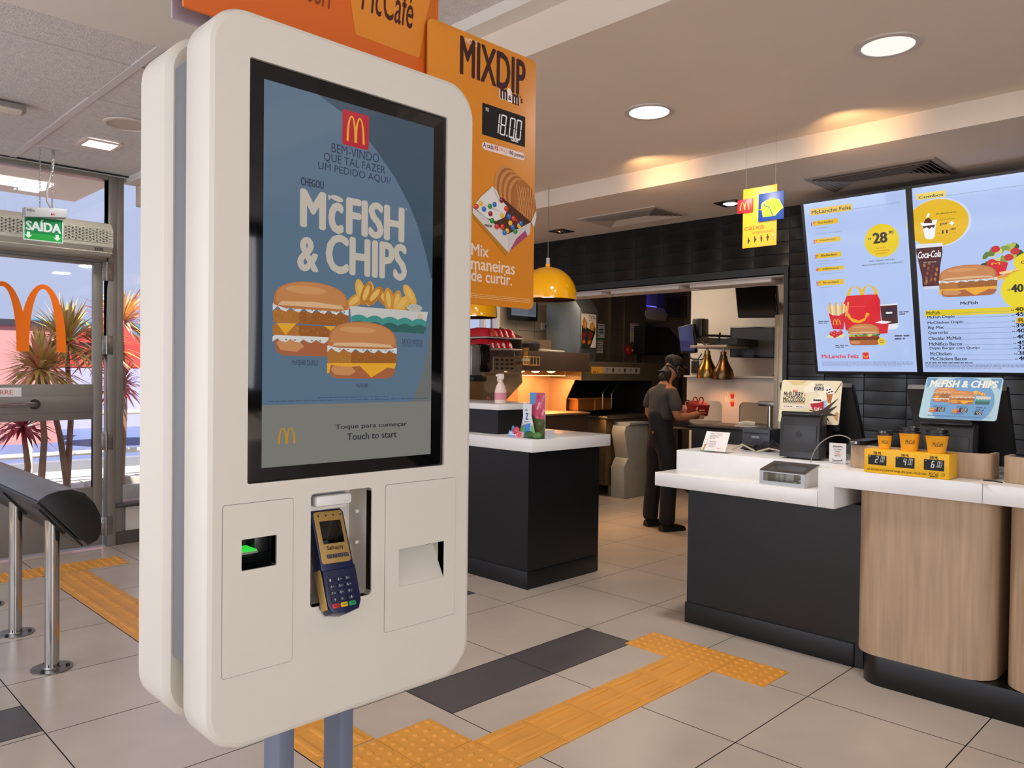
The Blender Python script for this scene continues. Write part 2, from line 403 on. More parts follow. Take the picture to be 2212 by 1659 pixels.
c.m = 2; c.box((-2.4, -3.1, zc + .022), (2.2, 6.4, zc + .1))
struct(c, 'ceiling_tiles', [MINERAL, TBAR, PAINT])

# black glazed tile wall behind the counter: every tile bulges along its lower edge
TILEB = mat('black glazed wall tile', '#111112', .3, var=.12, vscale=5)
GROUTB = mat('charcoal grout', '#1d1a18', .85)
w = B(); XW = 5.03; TY, TZ = .252, .0827
def wave_tile(y0, y1, z0, z1):
    n, m = 8, 4; g_ = .0028; y0 += g_; y1 -= g_; z0 += g_; z1 -= g_; vs = []
    for i in range(n + 1):
        t = i / n
        for j in range(m + 1):
            s = j / m; d = .004 + .013 * math.sin(math.pi * t) * (1 - s) ** 1.2
            vs.append((XW - d, y0 + (y1 - y0) * t, z0 + (z1 - z0) * s))
    fs = [(i * (m + 1) + j, i * (m + 1) + j + 1, (i + 1) * (m + 1) + j + 1, (i + 1) * (m + 1) + j) for i in range(n) for j in range(m)]
    k = len(vs); rim = [i * (m + 1) for i in range(n + 1)]; top = [i * (m + 1) + m for i in range(n + 1)]
    for e in (rim, top):
        b0 = len(vs); vs += [(XW + .002, vs[q][1], vs[q][2]) for q in e]
        fs += [(e[q], e[q + 1], b0 + q + 1, b0 + q) for q in range(n)]
    w.add(vs, fs)
yj = 2.432
for a in range(-9, 13):
    for b_ in range(-18, 6):
        z0 = 2.09 + TZ * b_; z1 = z0 + TZ; y0 = yj + TY * a; y1 = y0 + TY
        if z0 > 2.48: continue
        z1 = min(z1, 2.487)
        if y0 > yj - .01 and z0 < 2.075: continue
        if z1 < .6: continue
        wave_tile(y0, y1, z0, z1)
w.m = 1
w.box((XW, -3.1, 0), (XW + .06, yj, 2.9)); w.box((XW, yj, 2.04), (XW + .06, 6.34, 2.9))
w.m = 2; w.box((XW - .018, yj - .0, .9), (XW + .06, yj + .03, 2.075)); w.box((XW - .012, yj, 2.04), (XW + .06, 6.34, 2.088))
struct(w, 'wall_counter', [TILEB, GROUTB, mat('dark opening trim', '#232223', .5)], angle=50)
c = B(); c.box((5.09, 2.3, 2.03), (5.28, 6.3, 2.05)); c.box((5.28, 2.3, 2.0), (5.30, 6.3, 2.07))
for k in range(5): c.box((5.10, 2.6 + .75 * k, 2.0), (5.27, 3.25 + .75 * k, 2.03), .004)
struct(c, 'trim_opening_soffit', mat('soffit panel white', '#cfc2ba', .6))

# wall with the entrance door and side windows (far left), continuing as the tiled kitchen wall
c = B(); YD = 6.35
c.box((-2.4, YD, 2.78), (5.1, YD + .15, 2.95)); c.box((2.14, YD, .1), (5.1, YD + .12, .29)); c.box((3.3, YD, .29), (5.1, YD + .12, 2.85)); c.box((-2.4, YD, 0), (-.2, YD + .12, 2.85))
struct(c, 'wall_back', PAINT)
c = B(); c.box((2.06, YD - .02, 0), (5.1, YD + .1, .1)); struct(c, 'baseboard_back', mat('dark baseboard', '#4e4641', .5))
c = B(); c.box((2.06, YD - .04, .285), (5.1, YD + .12, .315), .004); struct(c, 'trim_window_sill', mat('dark granite sill', '#35302e', .3))
c = B()
c.box((2.0, YD - .03, 0), (2.06, YD + .07, 2.8), .004); c.box((2.06, YD - .015, 0), (2.115, YD + .07, 2.8), .004)
c.box((-.2, YD - .03, 2.755), (2.0, YD + .07, 2.8), .004); c.box((-.2, YD - .015, 2.13), (2.0, YD + .06, 2.2), .004); c.box((-.2, YD - .02, 2.2), (2.0, YD + .06, 2.43), .004)
c.box((2.06, YD - .01, 2.77), (3.3, YD + .06, 2.82), .003); c.box((2.7, YD - .01, .3), (2.74, YD + .06, 2.8), .003); c.box((-.26, YD - .03, 0), (-.2, YD + .07, 2.8), .004)
df = struct(c, 'trim_door_frame', ALU)
c = B(); c.box((1.17, YD - .05, 2.785), (3.3, YD - .02, 2.8)); c.m = 1; c.box((-.3, YD - .07, 2.79), (3.3, YD - .035, 2.798)); struct(c, 'trim_ceiling_edge', [TBAR, mat('dark track black', '#1c1a1a', .6)])  # black strip is the dark track along the ceiling edge
GL = glass('window glass')
c = B(); c.box((-.2, YD + .01, 2.43), (2.0, YD + .016, 2.757)); struct(c, 'window_3', GL)
c = B(); c.box((2.115, YD + .01, .315), (3.3, YD + .016, 2.79)); struct(c, 'window_4', GL)
# the door leaf: rails, stiles, kick panel; glass panes, hinges, handle, stickers
d = B()
d.box((1.9, YD - .025, .02), (1.965, YD + .02, 2.13), .004); d.box((.9, YD - .025, 2.11), (1.9, YD + .02, 2.13), .002)
d.box((.9, YD - .025, .965), (1.9, YD + .02, 1.225), .004); d.box((.9, YD - .025, .02), (1.9, YD + .02, .46), .004); d.box((.86, YD - .025, .02), (.9, YD + .02, 2.13), .004)
d.box((.9, YD - .03, 1.02), (1.9, YD - .02, 1.14), .002)
door = struct(d, 'door_1', ALU)
p = B(); p.box((.9, YD - .004, 1.225), (1.9, YD + .002, 2.11)); p.box((.9, YD - .004, .46), (1.9, YD + .002, .965)); p.go('door_glass', GL, door)
for z in (2.07, 1.52, .80, .16):
    h = B(); h.box((1.955, YD - .034, z - .07), (2.035, YD - .024, z + .07), .002)
    h.cyl((1.99, YD - .036, z - .07), (1.99, YD - .036, z + .07), .008, n=10)
    for q in (-.045, 0, .045): h.cyl((1.968, YD - .037, z + q), (1.968, YD - .033, z + q), .004, n=8); h.cyl((2.022, YD - .037, z + q), (2.022, YD - .033, z + q), .004, n=8)
    h.go('hinge', STEEL, door)
h = B(); h.tube([(1.515, YD - .03, 1.085), (1.515, YD - .075, 1.085), (1.49, YD - .09, 1.085), (.98, YD - .09, 1.085), (.96, YD - .03, 1.085)], .016, 12); h.cyl((1.515, YD - .04, 1.085), (1.515, YD - .028, 1.085), .036, n=20)
h.go('door_handle', CHROME, door)
A = Art((0, YD - .006, 0), (1, 0, 0), (0, 0, 1)); A.arches((1.1724,1.4569), (1.7238,1.9403), '#ff7a08'); A.go('arch_decal', door)
A = Art((0, YD - .026, 0), (1, 0, 0), (0, 0, 1)); A.rect((1.1515,1.1393), (1.4351,1.2036), '#e8e0de'); A.text('EMPURRE', (1.1832,1.1546), (1.3845,1.1877), '#c56a62', .01); A.go('push_sticker', door, label='white sticker with red lettering')

# far side of the kitchen: tiled wall, steel lining, white back wall
KT = mat('cream kitchen wall tile', '#a5957f', .35, var=.05, vscale=3); KG = mat('kitchen grout', '#5c5347', .8)
c = B(); YK = 6.34
c.m = 1; c.box((5.05, YK - .005, 0), (5.55, YK + .1, 2.7)); c.box((6.05, YK - .005, 0), (9.8, YK + .1, 2.7)); c.box((5.55, YK - .005, 2.2), (6.05, YK + .1, 2.7)); c.box((5.55, YK - .005, 0), (6.05, YK + .1, .95))
c.m = 0
for i in range(13):
    for j in range(9):
        x0 = 6.05 + .3 * i; z0 = .03 + .3 * j
        if x0 < 9.7: c.box((x0 + .003, YK - .012, z0 + .003), (min(x0 + .297, 9.8), YK, z0 + .297))
struct(c, 'wall_kitchen_back', [KT, KG])
c = B(); c.box((5.55, YK + .03, .95), (6.05, YK + .034, 2.2)); struct(c, 'window_5', GL)
c = B(); c.box((5.53, YK - .03, .93), (6.07, YK + .06, .97)); c.box((5.53, YK - .03, 2.18), (6.07, YK + .06, 2.22)); c.box((5.53, YK - .03, .97), (5.56, YK + .06, 2.18)); c.box((5.84, YK - .02, .97), (5.87, YK + .06, 2.18)); c.box((6.04, YK - .03, .97), (6.07, YK + .06, 2.18)); struct(c, 'trim_service_window', WHITE)
c = B(); c.box((9.8, 1.0, 0), (9.9, 6.44, 2.7)); struct(c, 'wall_kitchen_right', KT)
c = B(); c.box((5.09, 1.2, 0), (9.8, 1.3, 2.7)); struct(c, 'wall_kitchen_front', PAINT)
c = B(); c.box((7.05, 1.3, 0), (7.12, 4.47, 2.7)); struct(c, 'wall_kitchen_white', mat('white kitchen panel', '#c9c4bb', .6, var=.03, vscale=2))
c = B(); c.box((5.09, 1.2, 2.6), (9.9, 6.44, 2.7)); struct(c, 'ceiling_kitchen', PAINT)
# room behind and beside the camera
c = B()
c.box((-2.5, -3.2, 0), (-2.4, 6.5, .3)); c.box((-2.5, -3.2, 2.6), (-2.4, 6.5, 2.95)); c.box((-2.5, -3.2, .3), (-2.4, -.6, 2.6)); c.box((-2.5, 5.8, .3), (-2.4, 6.5, 2.6))
struct(c, 'wall_left', PAINT)
c = B(); [c.box((-2.44, -.6 + 1.6 * k - .03, .3), (-2.38, -.6 + 1.6 * k + .03, 2.6)) for k in range(5)]; struct(c, 'window_1', ALU)
c = B()
c.box((-2.5, -3.2, 0), (5.1, -3.1, .3)); c.box((-2.5, -3.2, 2.6), (5.1, -3.1, 2.95)); c.box((-2.5, -3.2, .3), (-1.5, -3.1, 2.6)); c.box((2.45, -3.2, .3), (5.1, -3.1, 2.6))
struct(c, 'wall_rear', mat('brown feature wall', '#4a3f39', .7, var=.05))
c = B(); [c.box((-1.5 + 1.31 * k - .03, -3.14, .3), (-1.5 + 1.31 * k + .03, -3.08, 2.6)) for k in range(4)]; struct(c, 'window_2', ALU)

# ---------------------------------------------------------------- tactile paving
TAC = mat('ochre tactile rubber', '#e09a3c', .5, var=.06, vscale=5, bump=.05, bscale=60)
def tactile(name, label, x0, y0, nx, ny, ribs, p=.25):
    cx, cy = x0 + nx * p / 2, y0 + ny * p / 2
    root = E(name, (cx, cy, 0), label, 'tactile paving')
    for i in range(nx):
        for j in range(ny):
            b = B(); a, c = x0 + i * p, y0 + j * p; b.box((a + .001, c + .001, 0), (a + p - .001, c + p - .001, .003), .001, 1)
            if ribs:
                for k in range(3):
                    o = p * (k + .5) / 3
                    P = [(a + .03, c + o), (a + p - .03, c + o)] if ribs == 'x' else [(a + o, c + .03), (a + o, c + p - .03)]
                    dx, dy = (0, 1) if ribs == 'x' else (1, 0); ex, ey = (1, 0) if ribs == 'x' else (0, 1); vs = []
                    for (wd, en, z) in ((.015, .010, .003), (.0135, .0085, .0068), (.0085, .003, .0085)):
                        L = []
                        for q in range(9):
                            t = R(-90 + 22.5 * q); L.append((P[1][0] + ex * (en + wd * math.cos(t) - .010) + dx * wd * math.sin(t), P[1][1] + ey * (en + wd * math.cos(t) - .010) + dy * wd * math.sin(t), z))
                        for q in range(9):
                            t = R(-90 + 22.5 * q); L.append((P[0][0] - ex * (en + wd * math.cos(t) - .010) - dx * wd * math.sin(t), P[0][1] - ey * (en + wd * math.cos(t) - .010) - dy * wd * math.sin(t), z))
                        vs.append(L)
                    n = len(vs[0]); fs = [(l * n + q, l * n + (q + 1) % n, (l + 1) * n + (q + 1) % n, (l + 1) * n + q) for l in range(2) for q in range(n)] + [tuple(range(2 * n, 3 * n))]
                    b.add(sum(vs, []), fs)
            else:
                for u in range(5):
                    for v in range(5):
                        b.lathe([(.0125, .003), (.011, .0062), (.0065, .008), (0, .0084)], (a + p * (u + .5) / 5, c + p * (v + .5) / 5, 0), 12)
            b.go('tactile_tile', TAC, root)
    return root
tactile('tactile_paving', 'ribbed ochre tactile strip leading from the kiosk towards the counter', 1.922, 1.864, 5, 1, 'x', .2488)
tactile('tactile_paving', 'row of three ochre studded tactile tiles in front of the dark counter', 3.166, 1.617, 1, 3, None, .249)
tactile('tactile_paving', 'square of ochre studded tactile tiles beside the legs of the ordering kiosk', 1.418, 1.864, 2, 2, None, .252)
tactile('tactile_paving', 'long ribbed ochre tactile strip running from the entrance door behind the kiosk', 1.418, 2.375, 1, 13, 'y', .2538)
tactile('tactile_paving', 'row of ochre studded tactile tiles just inside the entrance door', .93, 5.69, 4, 1, None, .2545)

# ---------------------------------------------------------------- outside the door
c = B(); c.m = 0; c.add([(-14, 6.36, -.02), (16, 6.36, -.02), (16, 11.6, -.02), (-14, 11.6, -.02)], [(0, 1, 2, 3)]); c.m = 1; c.add([(-14, 11.6, -.02), (16, 11.6, -.02), (16, 40, -.02), (-14, 40, -.02)], [(0, 1, 2, 3)])
c.m = 2; c.box((-14, 11.45, -.02), (16, 11.65, .1))
struct(c, 'ground', [mat('light concrete', '#b5aea4', .9, var=.1, vscale=1.5), mat('asphalt with blue shade', '#5f6c94', .9, var=.08, vscale=1), mat('kerb stone', '#7d7f88', .9)], fix=False)  # light concrete near; far asphalt has blue shade put into its colour
c = B(); c.box((-4, 15.8, -.02), (4.2, 16, 2.05)); c.m = 1; c.box((-4, 15.75, 2.05), (4.2, 16.05, 2.16)); struct(c, 'wall_outside', [mat('salmon render', '#c98a86', .8, var=.06, vscale=1), mat('dark coping', '#2d2f38', .7)])
c = B(); c.box((4.3, 19, -.02), (9, 19.3, 2.35)); c.m = 1; c.box((4.3, 18.9, 1.9), (9, 19, 2.35)); struct(c, 'wall_outside_teal', [mat('pale violet render', '#a9a7cf', .8), mat('teal fascia', '#3f8fa0', .6)])
c = B(); c.box((-4, 6.5, 2.92), (2.31, 8.25, 3.12)); c.m = 1; c.box((1.55, 7.55, 2.9), (1.95, 7.85, 2.92)); struct(c, 'ceiling_canopy', [mat('cream canopy render', '#e3d5c4', .8), mat('lit canopy lamp', '#fff8ea', .5, emit=2.0)])
t = E('parapet_rail', (0, 10.2, 0), 'white metal rail on posts outside the entrance door', 'railing')
b = B(); b.cyl((-4, 10.2, .33), (9, 10.2, .33), .03, n=10); b.go('rail', WHITE, t)
b = B(); b.cyl((-4, 10.2, .8), (9, 10.2, .8), .03, n=10); b.go('rail', WHITE, t)
for k in range(7): b = B(); b.cyl((-3.6 + 2 * k, 10.2, -.02), (-3.6 + 2 * k, 10.2, .83), .035, n=10); b.go('post', WHITE, t)
LEAF = {k: mat('cordyline leaf ' + k, k, .5, var=.1, vscale=3) for k in ('#d8b85a', '#e2c878', '#b9a044', '#c8485a', '#d4707a', '#a93a48', '#e59a72', '#f0c9a0')}
def cordyline(loc, h, r, cols, label, n=110, stems=1, seed=1, lean=0, group=None):
    rnd = random.Random(seed); root = E('cordyline_plant', loc, label, 'plant', group); heads = []
    L = Vector(loc)
    for s in range(stems):
        a = rnd.uniform(0, 6.28); top = L + Vector((lean + math.cos(a) * .22 * (s > 0), math.sin(a) * .22 * (s > 0), h - .3 * s)); heads.append(top)
        b = B(); b.tube([L + Vector((.03 * s, 0, 0)), L.lerp(top, .5) + Vector((.05, .03, 0)), top], .035, 8, .022); b.go('stem', mat('plant stem', '#8d6a55', .9, var=.2), root)
    bs = {c_: B() for c_ in cols}
    for q, top in enumerate(heads):
        for k in range(n):
            t, e = rnd.uniform(0, 6.283), rnd.uniform(-.55, 1.45); d = Vector((math.cos(t) * math.cos(e), math.sin(t) * math.cos(e), math.sin(e))); l = r * rnd.uniform(.7, 1.1)
            w_ = d.cross(Vector((0, 0, 1))).normalized() * .02 * rnd.uniform(.7, 1.2); m_ = top + d * l * .55 + Vector((0, 0, .0)); e_ = top + d * l + Vector((0, 0, -.09 * math.cos(e)))
            up = d.cross(w_).normalized() * .004
            b = bs[rnd.choice(cols)]; b.add([top - w_ * .4, top + w_ * .4, m_ + w_, m_ - w_, e_, m_ + up], [(0, 1, 5), (1, 2, 5), (2, 4, 5), (4, 3, 5), (3, 0, 5)])
    for c_, b in bs.items(): b.go('foliage', LEAF[c_], root, fix=False)
    return root
cordyline((2.42, 8.9, -.02), 1.62, .52, ['#d8b85a', '#e2c878', '#b9a044', '#f0c9a0'], 'tall yellow spiky cordyline outside behind the orange arch decal', 150, 2, 3)
cordyline((2.08, 8.5, -.02), 1.35, .42, ['#e2c878', '#d8b85a', '#e59a72'], 'lower yellow and peach spiky plant outside left of the tall yellow one', 120, 1, 8)
cordyline((2.0, 8.75, -.02), .78, .34, ['#c8485a', '#d4707a', '#a93a48'], 'low crimson spiky plant seen through the lower door pane', 110, 1, 5)
cordyline((2.98, 9.0, -.02), 1.85, .5, ['#d4707a', '#e59a72', '#f0c9a0', '#d8b85a'], 'tall pink and yellow cordyline outside the narrow side window', 150, 2, 11)
cordyline((3.05, 9.3, -.02), 1.15, .4, ['#c8485a', '#d4707a', '#a93a48', '#e59a72'], 'red spiky plant below the tall pink one at the side window', 130, 1, 13)
b = B(); L = [(3.05 + .42 * math.cos(t * .7), 9.0 + .4 * math.sin(t * .7)) for t in range(9)]
b.plate(L, [[(3.05 + (p - 3.05) * .85, 9.0 + (q - 9.0) * .85) for p, q in L]], 'z', .12, -.02); b.go('planter_kerb', mat('whitewashed stone', '#b9b4ac', .9, var=.25, vscale=6), label='whitewashed stone planter edge around the plants outside', cat='planter')
t = E('parasol', (4.6, 14.5, -.02), 'folded out red parasol far outside the side window', 'parasol')
b = B(); b.cyl((4.6, 14.5, -.02), (4.6, 14.5, 2.2), .03, n=10); b.go('pole', WHITE, t)
b = B(); b.lathe([(.95, 1.35), (.7, 1.75), (.05, 2.2), (0, 2.2), (0, 2.15), (.68, 1.7), (.93, 1.33)], (4.6, 14.5, 0), 8); b.go('canopy', mat('red canvas', '#d8322c', .8), t, angle=10)
# ================================================================ ORDERING KIOSK
KW = mat('kiosk white powder coat', '#d6cec2', .42, var=.012, vscale=2)
KG2 = mat('kiosk grey spine', '#6f7076', .45)
KB = mat('kiosk blue grey post', '#6a7183', .45)
YF = 1.345
kiosk = E('ordering_kiosk', (.9, 1.5, 0), 'tall white double sided ordering kiosk with a big touch screen on two grey posts', 'kiosk')
x0, x1, z0, z1 = .586, 1.207, .664, 2.004
def soft(o, w=.012, seg=3):
    m = o.modifiers.new('soft', 'BEVEL'); m.width = w; m.segments = seg; m.limit_method = 'ANGLE'; m.angle_limit = R(50); return o
# front unit: shell with an opening for the screen and three niches
SL, SR, ST, SB = (0.6624,1.5217)[0], (1.1263,1.5646)[0], (0.661,1.9194)[1], (0.6637,1.147)[1]
scan = [(0.6517,0.9904), (0.7206,0.9899), (0.7209,1.0474), (0.6513,1.0468)]
sc_ = rrect(scan[0][0], scan[0][1], scan[2][0], scan[2][1], .002, 2)
nch = [(0.7925,0.8941), (0.9343,1.1162)]
nc_ = rrect(nch[0][0], nch[0][1], nch[1][0], nch[1][1], .008, 3)
rcp = [(1.003,0.8959), (1.1276,0.9772)]
rc_ = rrect(rcp[0][0], rcp[0][1], rcp[1][0], rcp[1][1], .001, 1)
b = B(); outer = rrect(x0, z0, x1, z1, .075, 10); inn = rrect(x0 + .012, z0 + .012, x1 - .012, z1 - .012, .066, 10)
rim2 = rrect(x0 + .004, z0 + .004, x1 - .004, z1 - .004, .073, 10)
b.plate(inn, [rrect(SL, SB, SR, ST, .004, 2), sc_, nc_, rc_], 'y', YF, YF + .02)
n = len(outer); rings = [[(p[0], YF, p[1]) for p in inn], [(p[0], YF + .0035, p[1]) for p in rim2], [(p[0], YF + .012, p[1]) for p in outer], [(p[0], YF + .092, p[1]) for p in outer], [(p[0], YF + .1, p[1]) for p in rim2], [(p[0], YF + .102, p[1]) for p in inn]]
b.add(sum(rings, []), [(l * n + k, l * n + (k + 1) % n, (l + 1) * n + (k + 1) % n, (l + 1) * n + k) for l in range(5) for k in range(n)])
b.plate(inn, [], 'y', YF + .0, YF + .102) if False else b.add([(p[0], YF + .102, p[1]) for p in inn], [tuple(t) for t in tessellate_polygon([[Vector((p[0], p[1], 0)) for p in inn]])])
b.go('front_housing', KW, kiosk)
# rear unit
b = B(); yr0, yr1 = 1.527, 1.672; n = len(outer)
rings = [[(p[0], yr0, p[1] + dz) for p in inn] for dz in (.0,)] + [[(p[0], yr0 + .012, p[1]) for p in outer], [(p[0], yr1 - .012, p[1]) for p in outer], [(p[0], yr1, p[1]) for p in inn]]
b.add(sum(rings, []), [(l * n + k, l * n + (k + 1) % n, (l + 1) * n + (k + 1) % n, (l + 1) * n + k) for l in range(3) for k in range(n)] )
for r_ in (rings[0], rings[3]): b.add(r_, [tuple(t) for t in tessellate_polygon([[Vector((p[0], p[2], 0)) for p in r_]])])
b.go('rear_housing', KW, kiosk)
b = B(); b.box((.60, YF + .102, .80), (1.19, yr0, 1.93), .004); b.go('spine', KG2, kiosk)
for xa in (.814, .962):
    b = B(); b.box((xa, 1.5, .006), (xa + .035, 1.57, .83), .003); b.go('post', KB, kiosk)
b = B(); b.box((.70, 1.40, 0), (1.11, 1.67, .008), .003); b.go('floor_plate', KB, kiosk)
# screen: black glass border + lit display
b = B(); bz = rrect(SL + .001, SB + .001, SR - .001, ST - .001, .004, 2)
DA, DB = (0.6913,1.174), (1.0876,1.8869)
b.box((SL + .001, YF + .004, SB + .001), (SR - .001, YF + .03, ST - .001), .002); bezel = b.go('screen_bezel', GLOSSBLACK, kiosk, label='black glass screen border')
F = lambda x, y: (x, y)
A = Art((0, YF + .004, 0), (1, 0, 0), (0, 0, 1), emit=.8)
DL, DBm, DR, DT = DA[0], DA[1], (1.09,1.6624)[0], (0.687,1.8881)[1]
A.rect((DL, DBm), (DR, DT), '#384e5f')
yb = (0.6908,1.2901)[1]
A.rect(((0.9241,1.6402)[0], yb), (DR, (1.0822,1.5605)[1]), '#6c6e6c')
A.poly([(DL, yb), ((1.0386,1.292)[0], yb), (1.044,1.3031), (1.0653,1.3523), (1.0791,1.4051), (DR - .0005, (1.0886,1.4699)[1]), (DR - .0005, (1.0876,1.5488)[1]), (1.0726,1.6068), (1.0503,1.6641), (1.0245,1.7117), (0.9889,1.7593), (0.9612,1.7873), (0.9227,1.8234), (0.8572,1.8671), ((0.8031,1.8863)[0], DT), (DL, DT)], '#5a7288')
A.rect((DL, DBm), (DR, yb), '#7d7d76')
A.rect((0.8578,1.8044), (0.9205,1.8744), '#b8142c', .004); A.arches((0.8678,1.8134), (0.9105,1.8655), '#e9a92c')
NV = '#20304e'
A.text('BEM-VINDO', (0.8338,1.7838), (0.946,1.8022), NV, -.004); A.text('QUE TAL FAZER', (0.8166,1.7617), (0.9623,1.7803), NV, -.004); A.text('UM PEDIDO AQUI?', (0.8044,1.7432), (0.9759,1.7598), NV, -.004)
A.text('CHEGOU', (0.7673,1.7078), (0.8173,1.7233), NV, .04)
WT = '#c3b9ab'
A.text('M', (0.766,1.6287), (0.8226,1.7022), WT, .05)
A.text('c', (0.828,1.626), (0.8627,1.6874), WT, .05)
A.text('FISH', (0.8681,1.6276), (1.0126,1.7026), WT, .05)
A.text('&', (0.7611,1.5448), (0.8076,1.6112), WT, .05); A.text('CHIPS', (0.8225,1.5468), (1.0203,1.6251), WT, .05)
A.ell((0.8472,1.695), .0145, .0055, WT, rot=-9, n=20); A.poly([(0.8356,1.6953), (0.8273,1.7007), (0.8279,1.6887)], WT)
A.text('\u00ae', (1.0151,1.6975), (1.0187,1.7029), WT)
# fries box and burgers
wedges(A, (0.8771,1.4786), (1.0506,1.5376), 12)
fishbox(A, (0.8786,1.4379), (1.078,1.4854)); A.arches((1.0502,1.4688), (1.0627,1.4805), '#d9962e')
A.ell((1.0411,1.4921), .021, .008, '#b9b5ac'); [A.ell(((1.0201,1.4917)[0] + .005 * k, (1.0201,1.4917)[1] + .003 * (k % 2)), .0012, .0008, '#4d5a52', n=6) for k in range(7)]
burger(A, (0.7113,1.383), (0.8756,1.5257), True)
burger(A, (0.8275,1.3399), (0.9956,1.4555))
A.text('McFISH\u00ae DUPLO', (0.7512,1.3647), (0.8082,1.3758), '#33455c', .02); A.text('McFISH\u00ae', (0.8962,1.3208), (0.9241,1.3301), '#33455c', .02)
A.text('BATATA R\u00daSTICA', (1.01,1.414), (1.0641,1.4268), '#33455c', .02); A.text('COM MOLHO T\u00c1RTARO', (1.0089,1.4076), (1.0661,1.4159), '#33455c')
A.lines((0.8063,1.3007), (0.9765,1.3038), 1, '#40587a', rnd=False); A.lines((0.7027,1.2946), (1.0792,1.2999), 1, '#40587a', .35, rnd=False)
A.arches((0.7238,1.2162), (0.76,1.2468), '#c48a1e')
A.text('Toque para come\u00e7ar', (0.8474,1.2363), (1.0249,1.2481), '#2a2a2e', .022); A.text('Touch to start', (0.8749,1.2155), (0.9977,1.2295), '#2a2a2e', .022)
A.go('display', bezel, label='lit touch display with a fish burger advert')
b = B(); b.box((DL - .004, YF + .0095, DBm - .004), (DR + .004, YF + .0105, DT + .004)) if False else None
# access panels with their seams
SEAM = mat('panel seam shadow grey', '#8d8781', .7)
def panel(name, c0, c1, hole=None, lab=None):
    b = B(); o = rrect(c0[0], c0[1], c1[0], c1[1], .006, 4); i = rrect(c0[0] + .0011, c0[1] + .0011, c1[0] - .0011, c1[1] - .0011, .005, 4)
    b.plate(i, [hole] if hole else [], 'y', YF - .0012, YF + .001); b.m = 1
    b.plate(o, [rrect(c0[0] + .001, c0[1] + .001, c1[0] - .001, c1[1] - .001, .005, 4)], 'y', YF - .0003, YF + .001)
    return b.go(name, [KW, SEAM], kiosk, label=lab, fix=False)
pl = panel('scanner_panel', (0.6153,0.8013), (0.7552,1.1135), sc_)
pr = panel('receipt_panel', (0.9668,0.8056), (1.1611,1.1177), rc_)
def niche(name, loop, depth, m, parent, back=None):
    b = B(); n = len(loop); y0, y1 = YF + .003, YF + depth
    b.add([(p[0], y0, p[1]) for p in loop] + [(p[0], y1, p[1]) for p in loop], [(k, k + n, (k + 1) % n + n, (k + 1) % n) for k in range(n)])
    b.add([(p[0], y1, p[1]) for p in loop], [tuple(t) for t in tessellate_polygon([[Vector((p[0], p[1], 0)) for p in loop]])])
    return b.go(name, m, parent, fix=False)
w_ = niche('scanner_window', sc_, .05, mat('scanner dark glass', '#0c0e0d', .15), pl)
b = B(); xs0, zs0 = scan[0][0], scan[0][1]; b.box((xs0 + .002, YF + .012, zs0 + .026), (xs0 + .038, YF + .05, zs0 + .03)); b.m = 1; b.box((xs0 + .001, YF + .008, zs0 + .031), (xs0 + .034, YF + .05, zs0 + .034)); b.m = 2; b.box((xs0 + .04, YF + .03, zs0 + .02), (xs0 + .07, YF + .05, zs0 + .06), .004); b.go('scanner_light', [ALU, mat('green scan light', '#28c83c', .4, emit=1.2), BLACK], pl, label='green scanner light')
# receipt chute: ramp that rises towards the front at its lower edge
b = B(); X0, Z0, X1, Z1 = rcp[0][0], rcp[0][1], rcp[1][0], rcp[1][1]; D = .045
b.add([(X0, YF, Z0), (X1, YF, Z0), (X1, YF + D, Z1 - .003), (X0, YF + D, Z1 - .003), (X0, YF, Z1), (X1, YF, Z1), (X0, YF + D, Z1), (X1, YF + D, Z1)], [(0, 1, 2, 3), (0, 3, 6, 4), (1, 5, 7, 2), (4, 6, 7, 5)])
b.m = 1; b.box((X1 - .02, YF + D - .006, Z1 - .012), (X1 - .004, YF + D, Z1 - .004)); b.go('receipt_chute', [KW, BLACK], pr, fix=False)
nc = niche('terminal_niche', nc_, .085, KW, kiosk)
b = B(); xa, za, xb, zb = nch[0][0], nch[0][1], nch[1][0], nch[1][1]
b.box((xa + .008, YF + .02, zb - .04), (xb - .045, YF + .084, zb - .002), .008)
b.box((xa + .01, YF - .004, zb - .028), (xb - .05, YF + .03, zb - .006), .006)
for q in (.055, .12): b.cyl((xb - .012, YF + .045, zb - q), (xb - .004, YF + .045, zb - q), .004, n=10)
b.go('terminal_holder', WHITE, nc)
# ---- payment terminal hanging in the niche
TO, TU, TV, TN = [Vector(q) for q in [[0.84947, 1.3, 0.88521], [0.99956, -0.01208, -0.02711], [0.02968, 0.40688, 0.913], [0.0, -0.9134, 0.40705]]]
pay = E('payment_terminal', TO, 'navy and gold card payment terminal hanging in the lower niche of the white kiosk', 'card terminal')
NAVYP = mat('navy plastic', '#1c2242', .32); GOLD = mat('gold plastic', '#b08d4f', .35, .25, var=.05); KEY = mat('dark key rubber', '#22243a', .5)
TM = Matrix((TU, TN, TV)).transposed().to_4x4(); TM.translation = TO    # local x = right, y = towards the viewer, z = up the face
def tb(b): b.v = [tuple(TM @ Vector(v)) for v in b.v]; return b
def tp(x, y): return (x, y)
c0, c1, c2, c3 = (-0.035,0.2072), (0.0435,0.214), (0.0588,0.0173), (-0.0473,0.0084)
b = B(); low = [(-.036, .085), (-.038, .02), (-.030, .004), (.0, -.002), (.030, .004), (.038, .02), (.040, .088), (.034, .1), (-.030, .1)]
up = [(-.040, .085), (.034, .085), (.034, .200), (.028, .208), (-.036, .208), (-.042, .200)]
b.prism(low, 'y', -.040, -.004, .004); tb(b).go('keypad_body', NAVYP, pay)
b = B(); b.prism(up, 'y', -.034, .0, .004); tb(b).go('upper_body', NAVYP, pay)
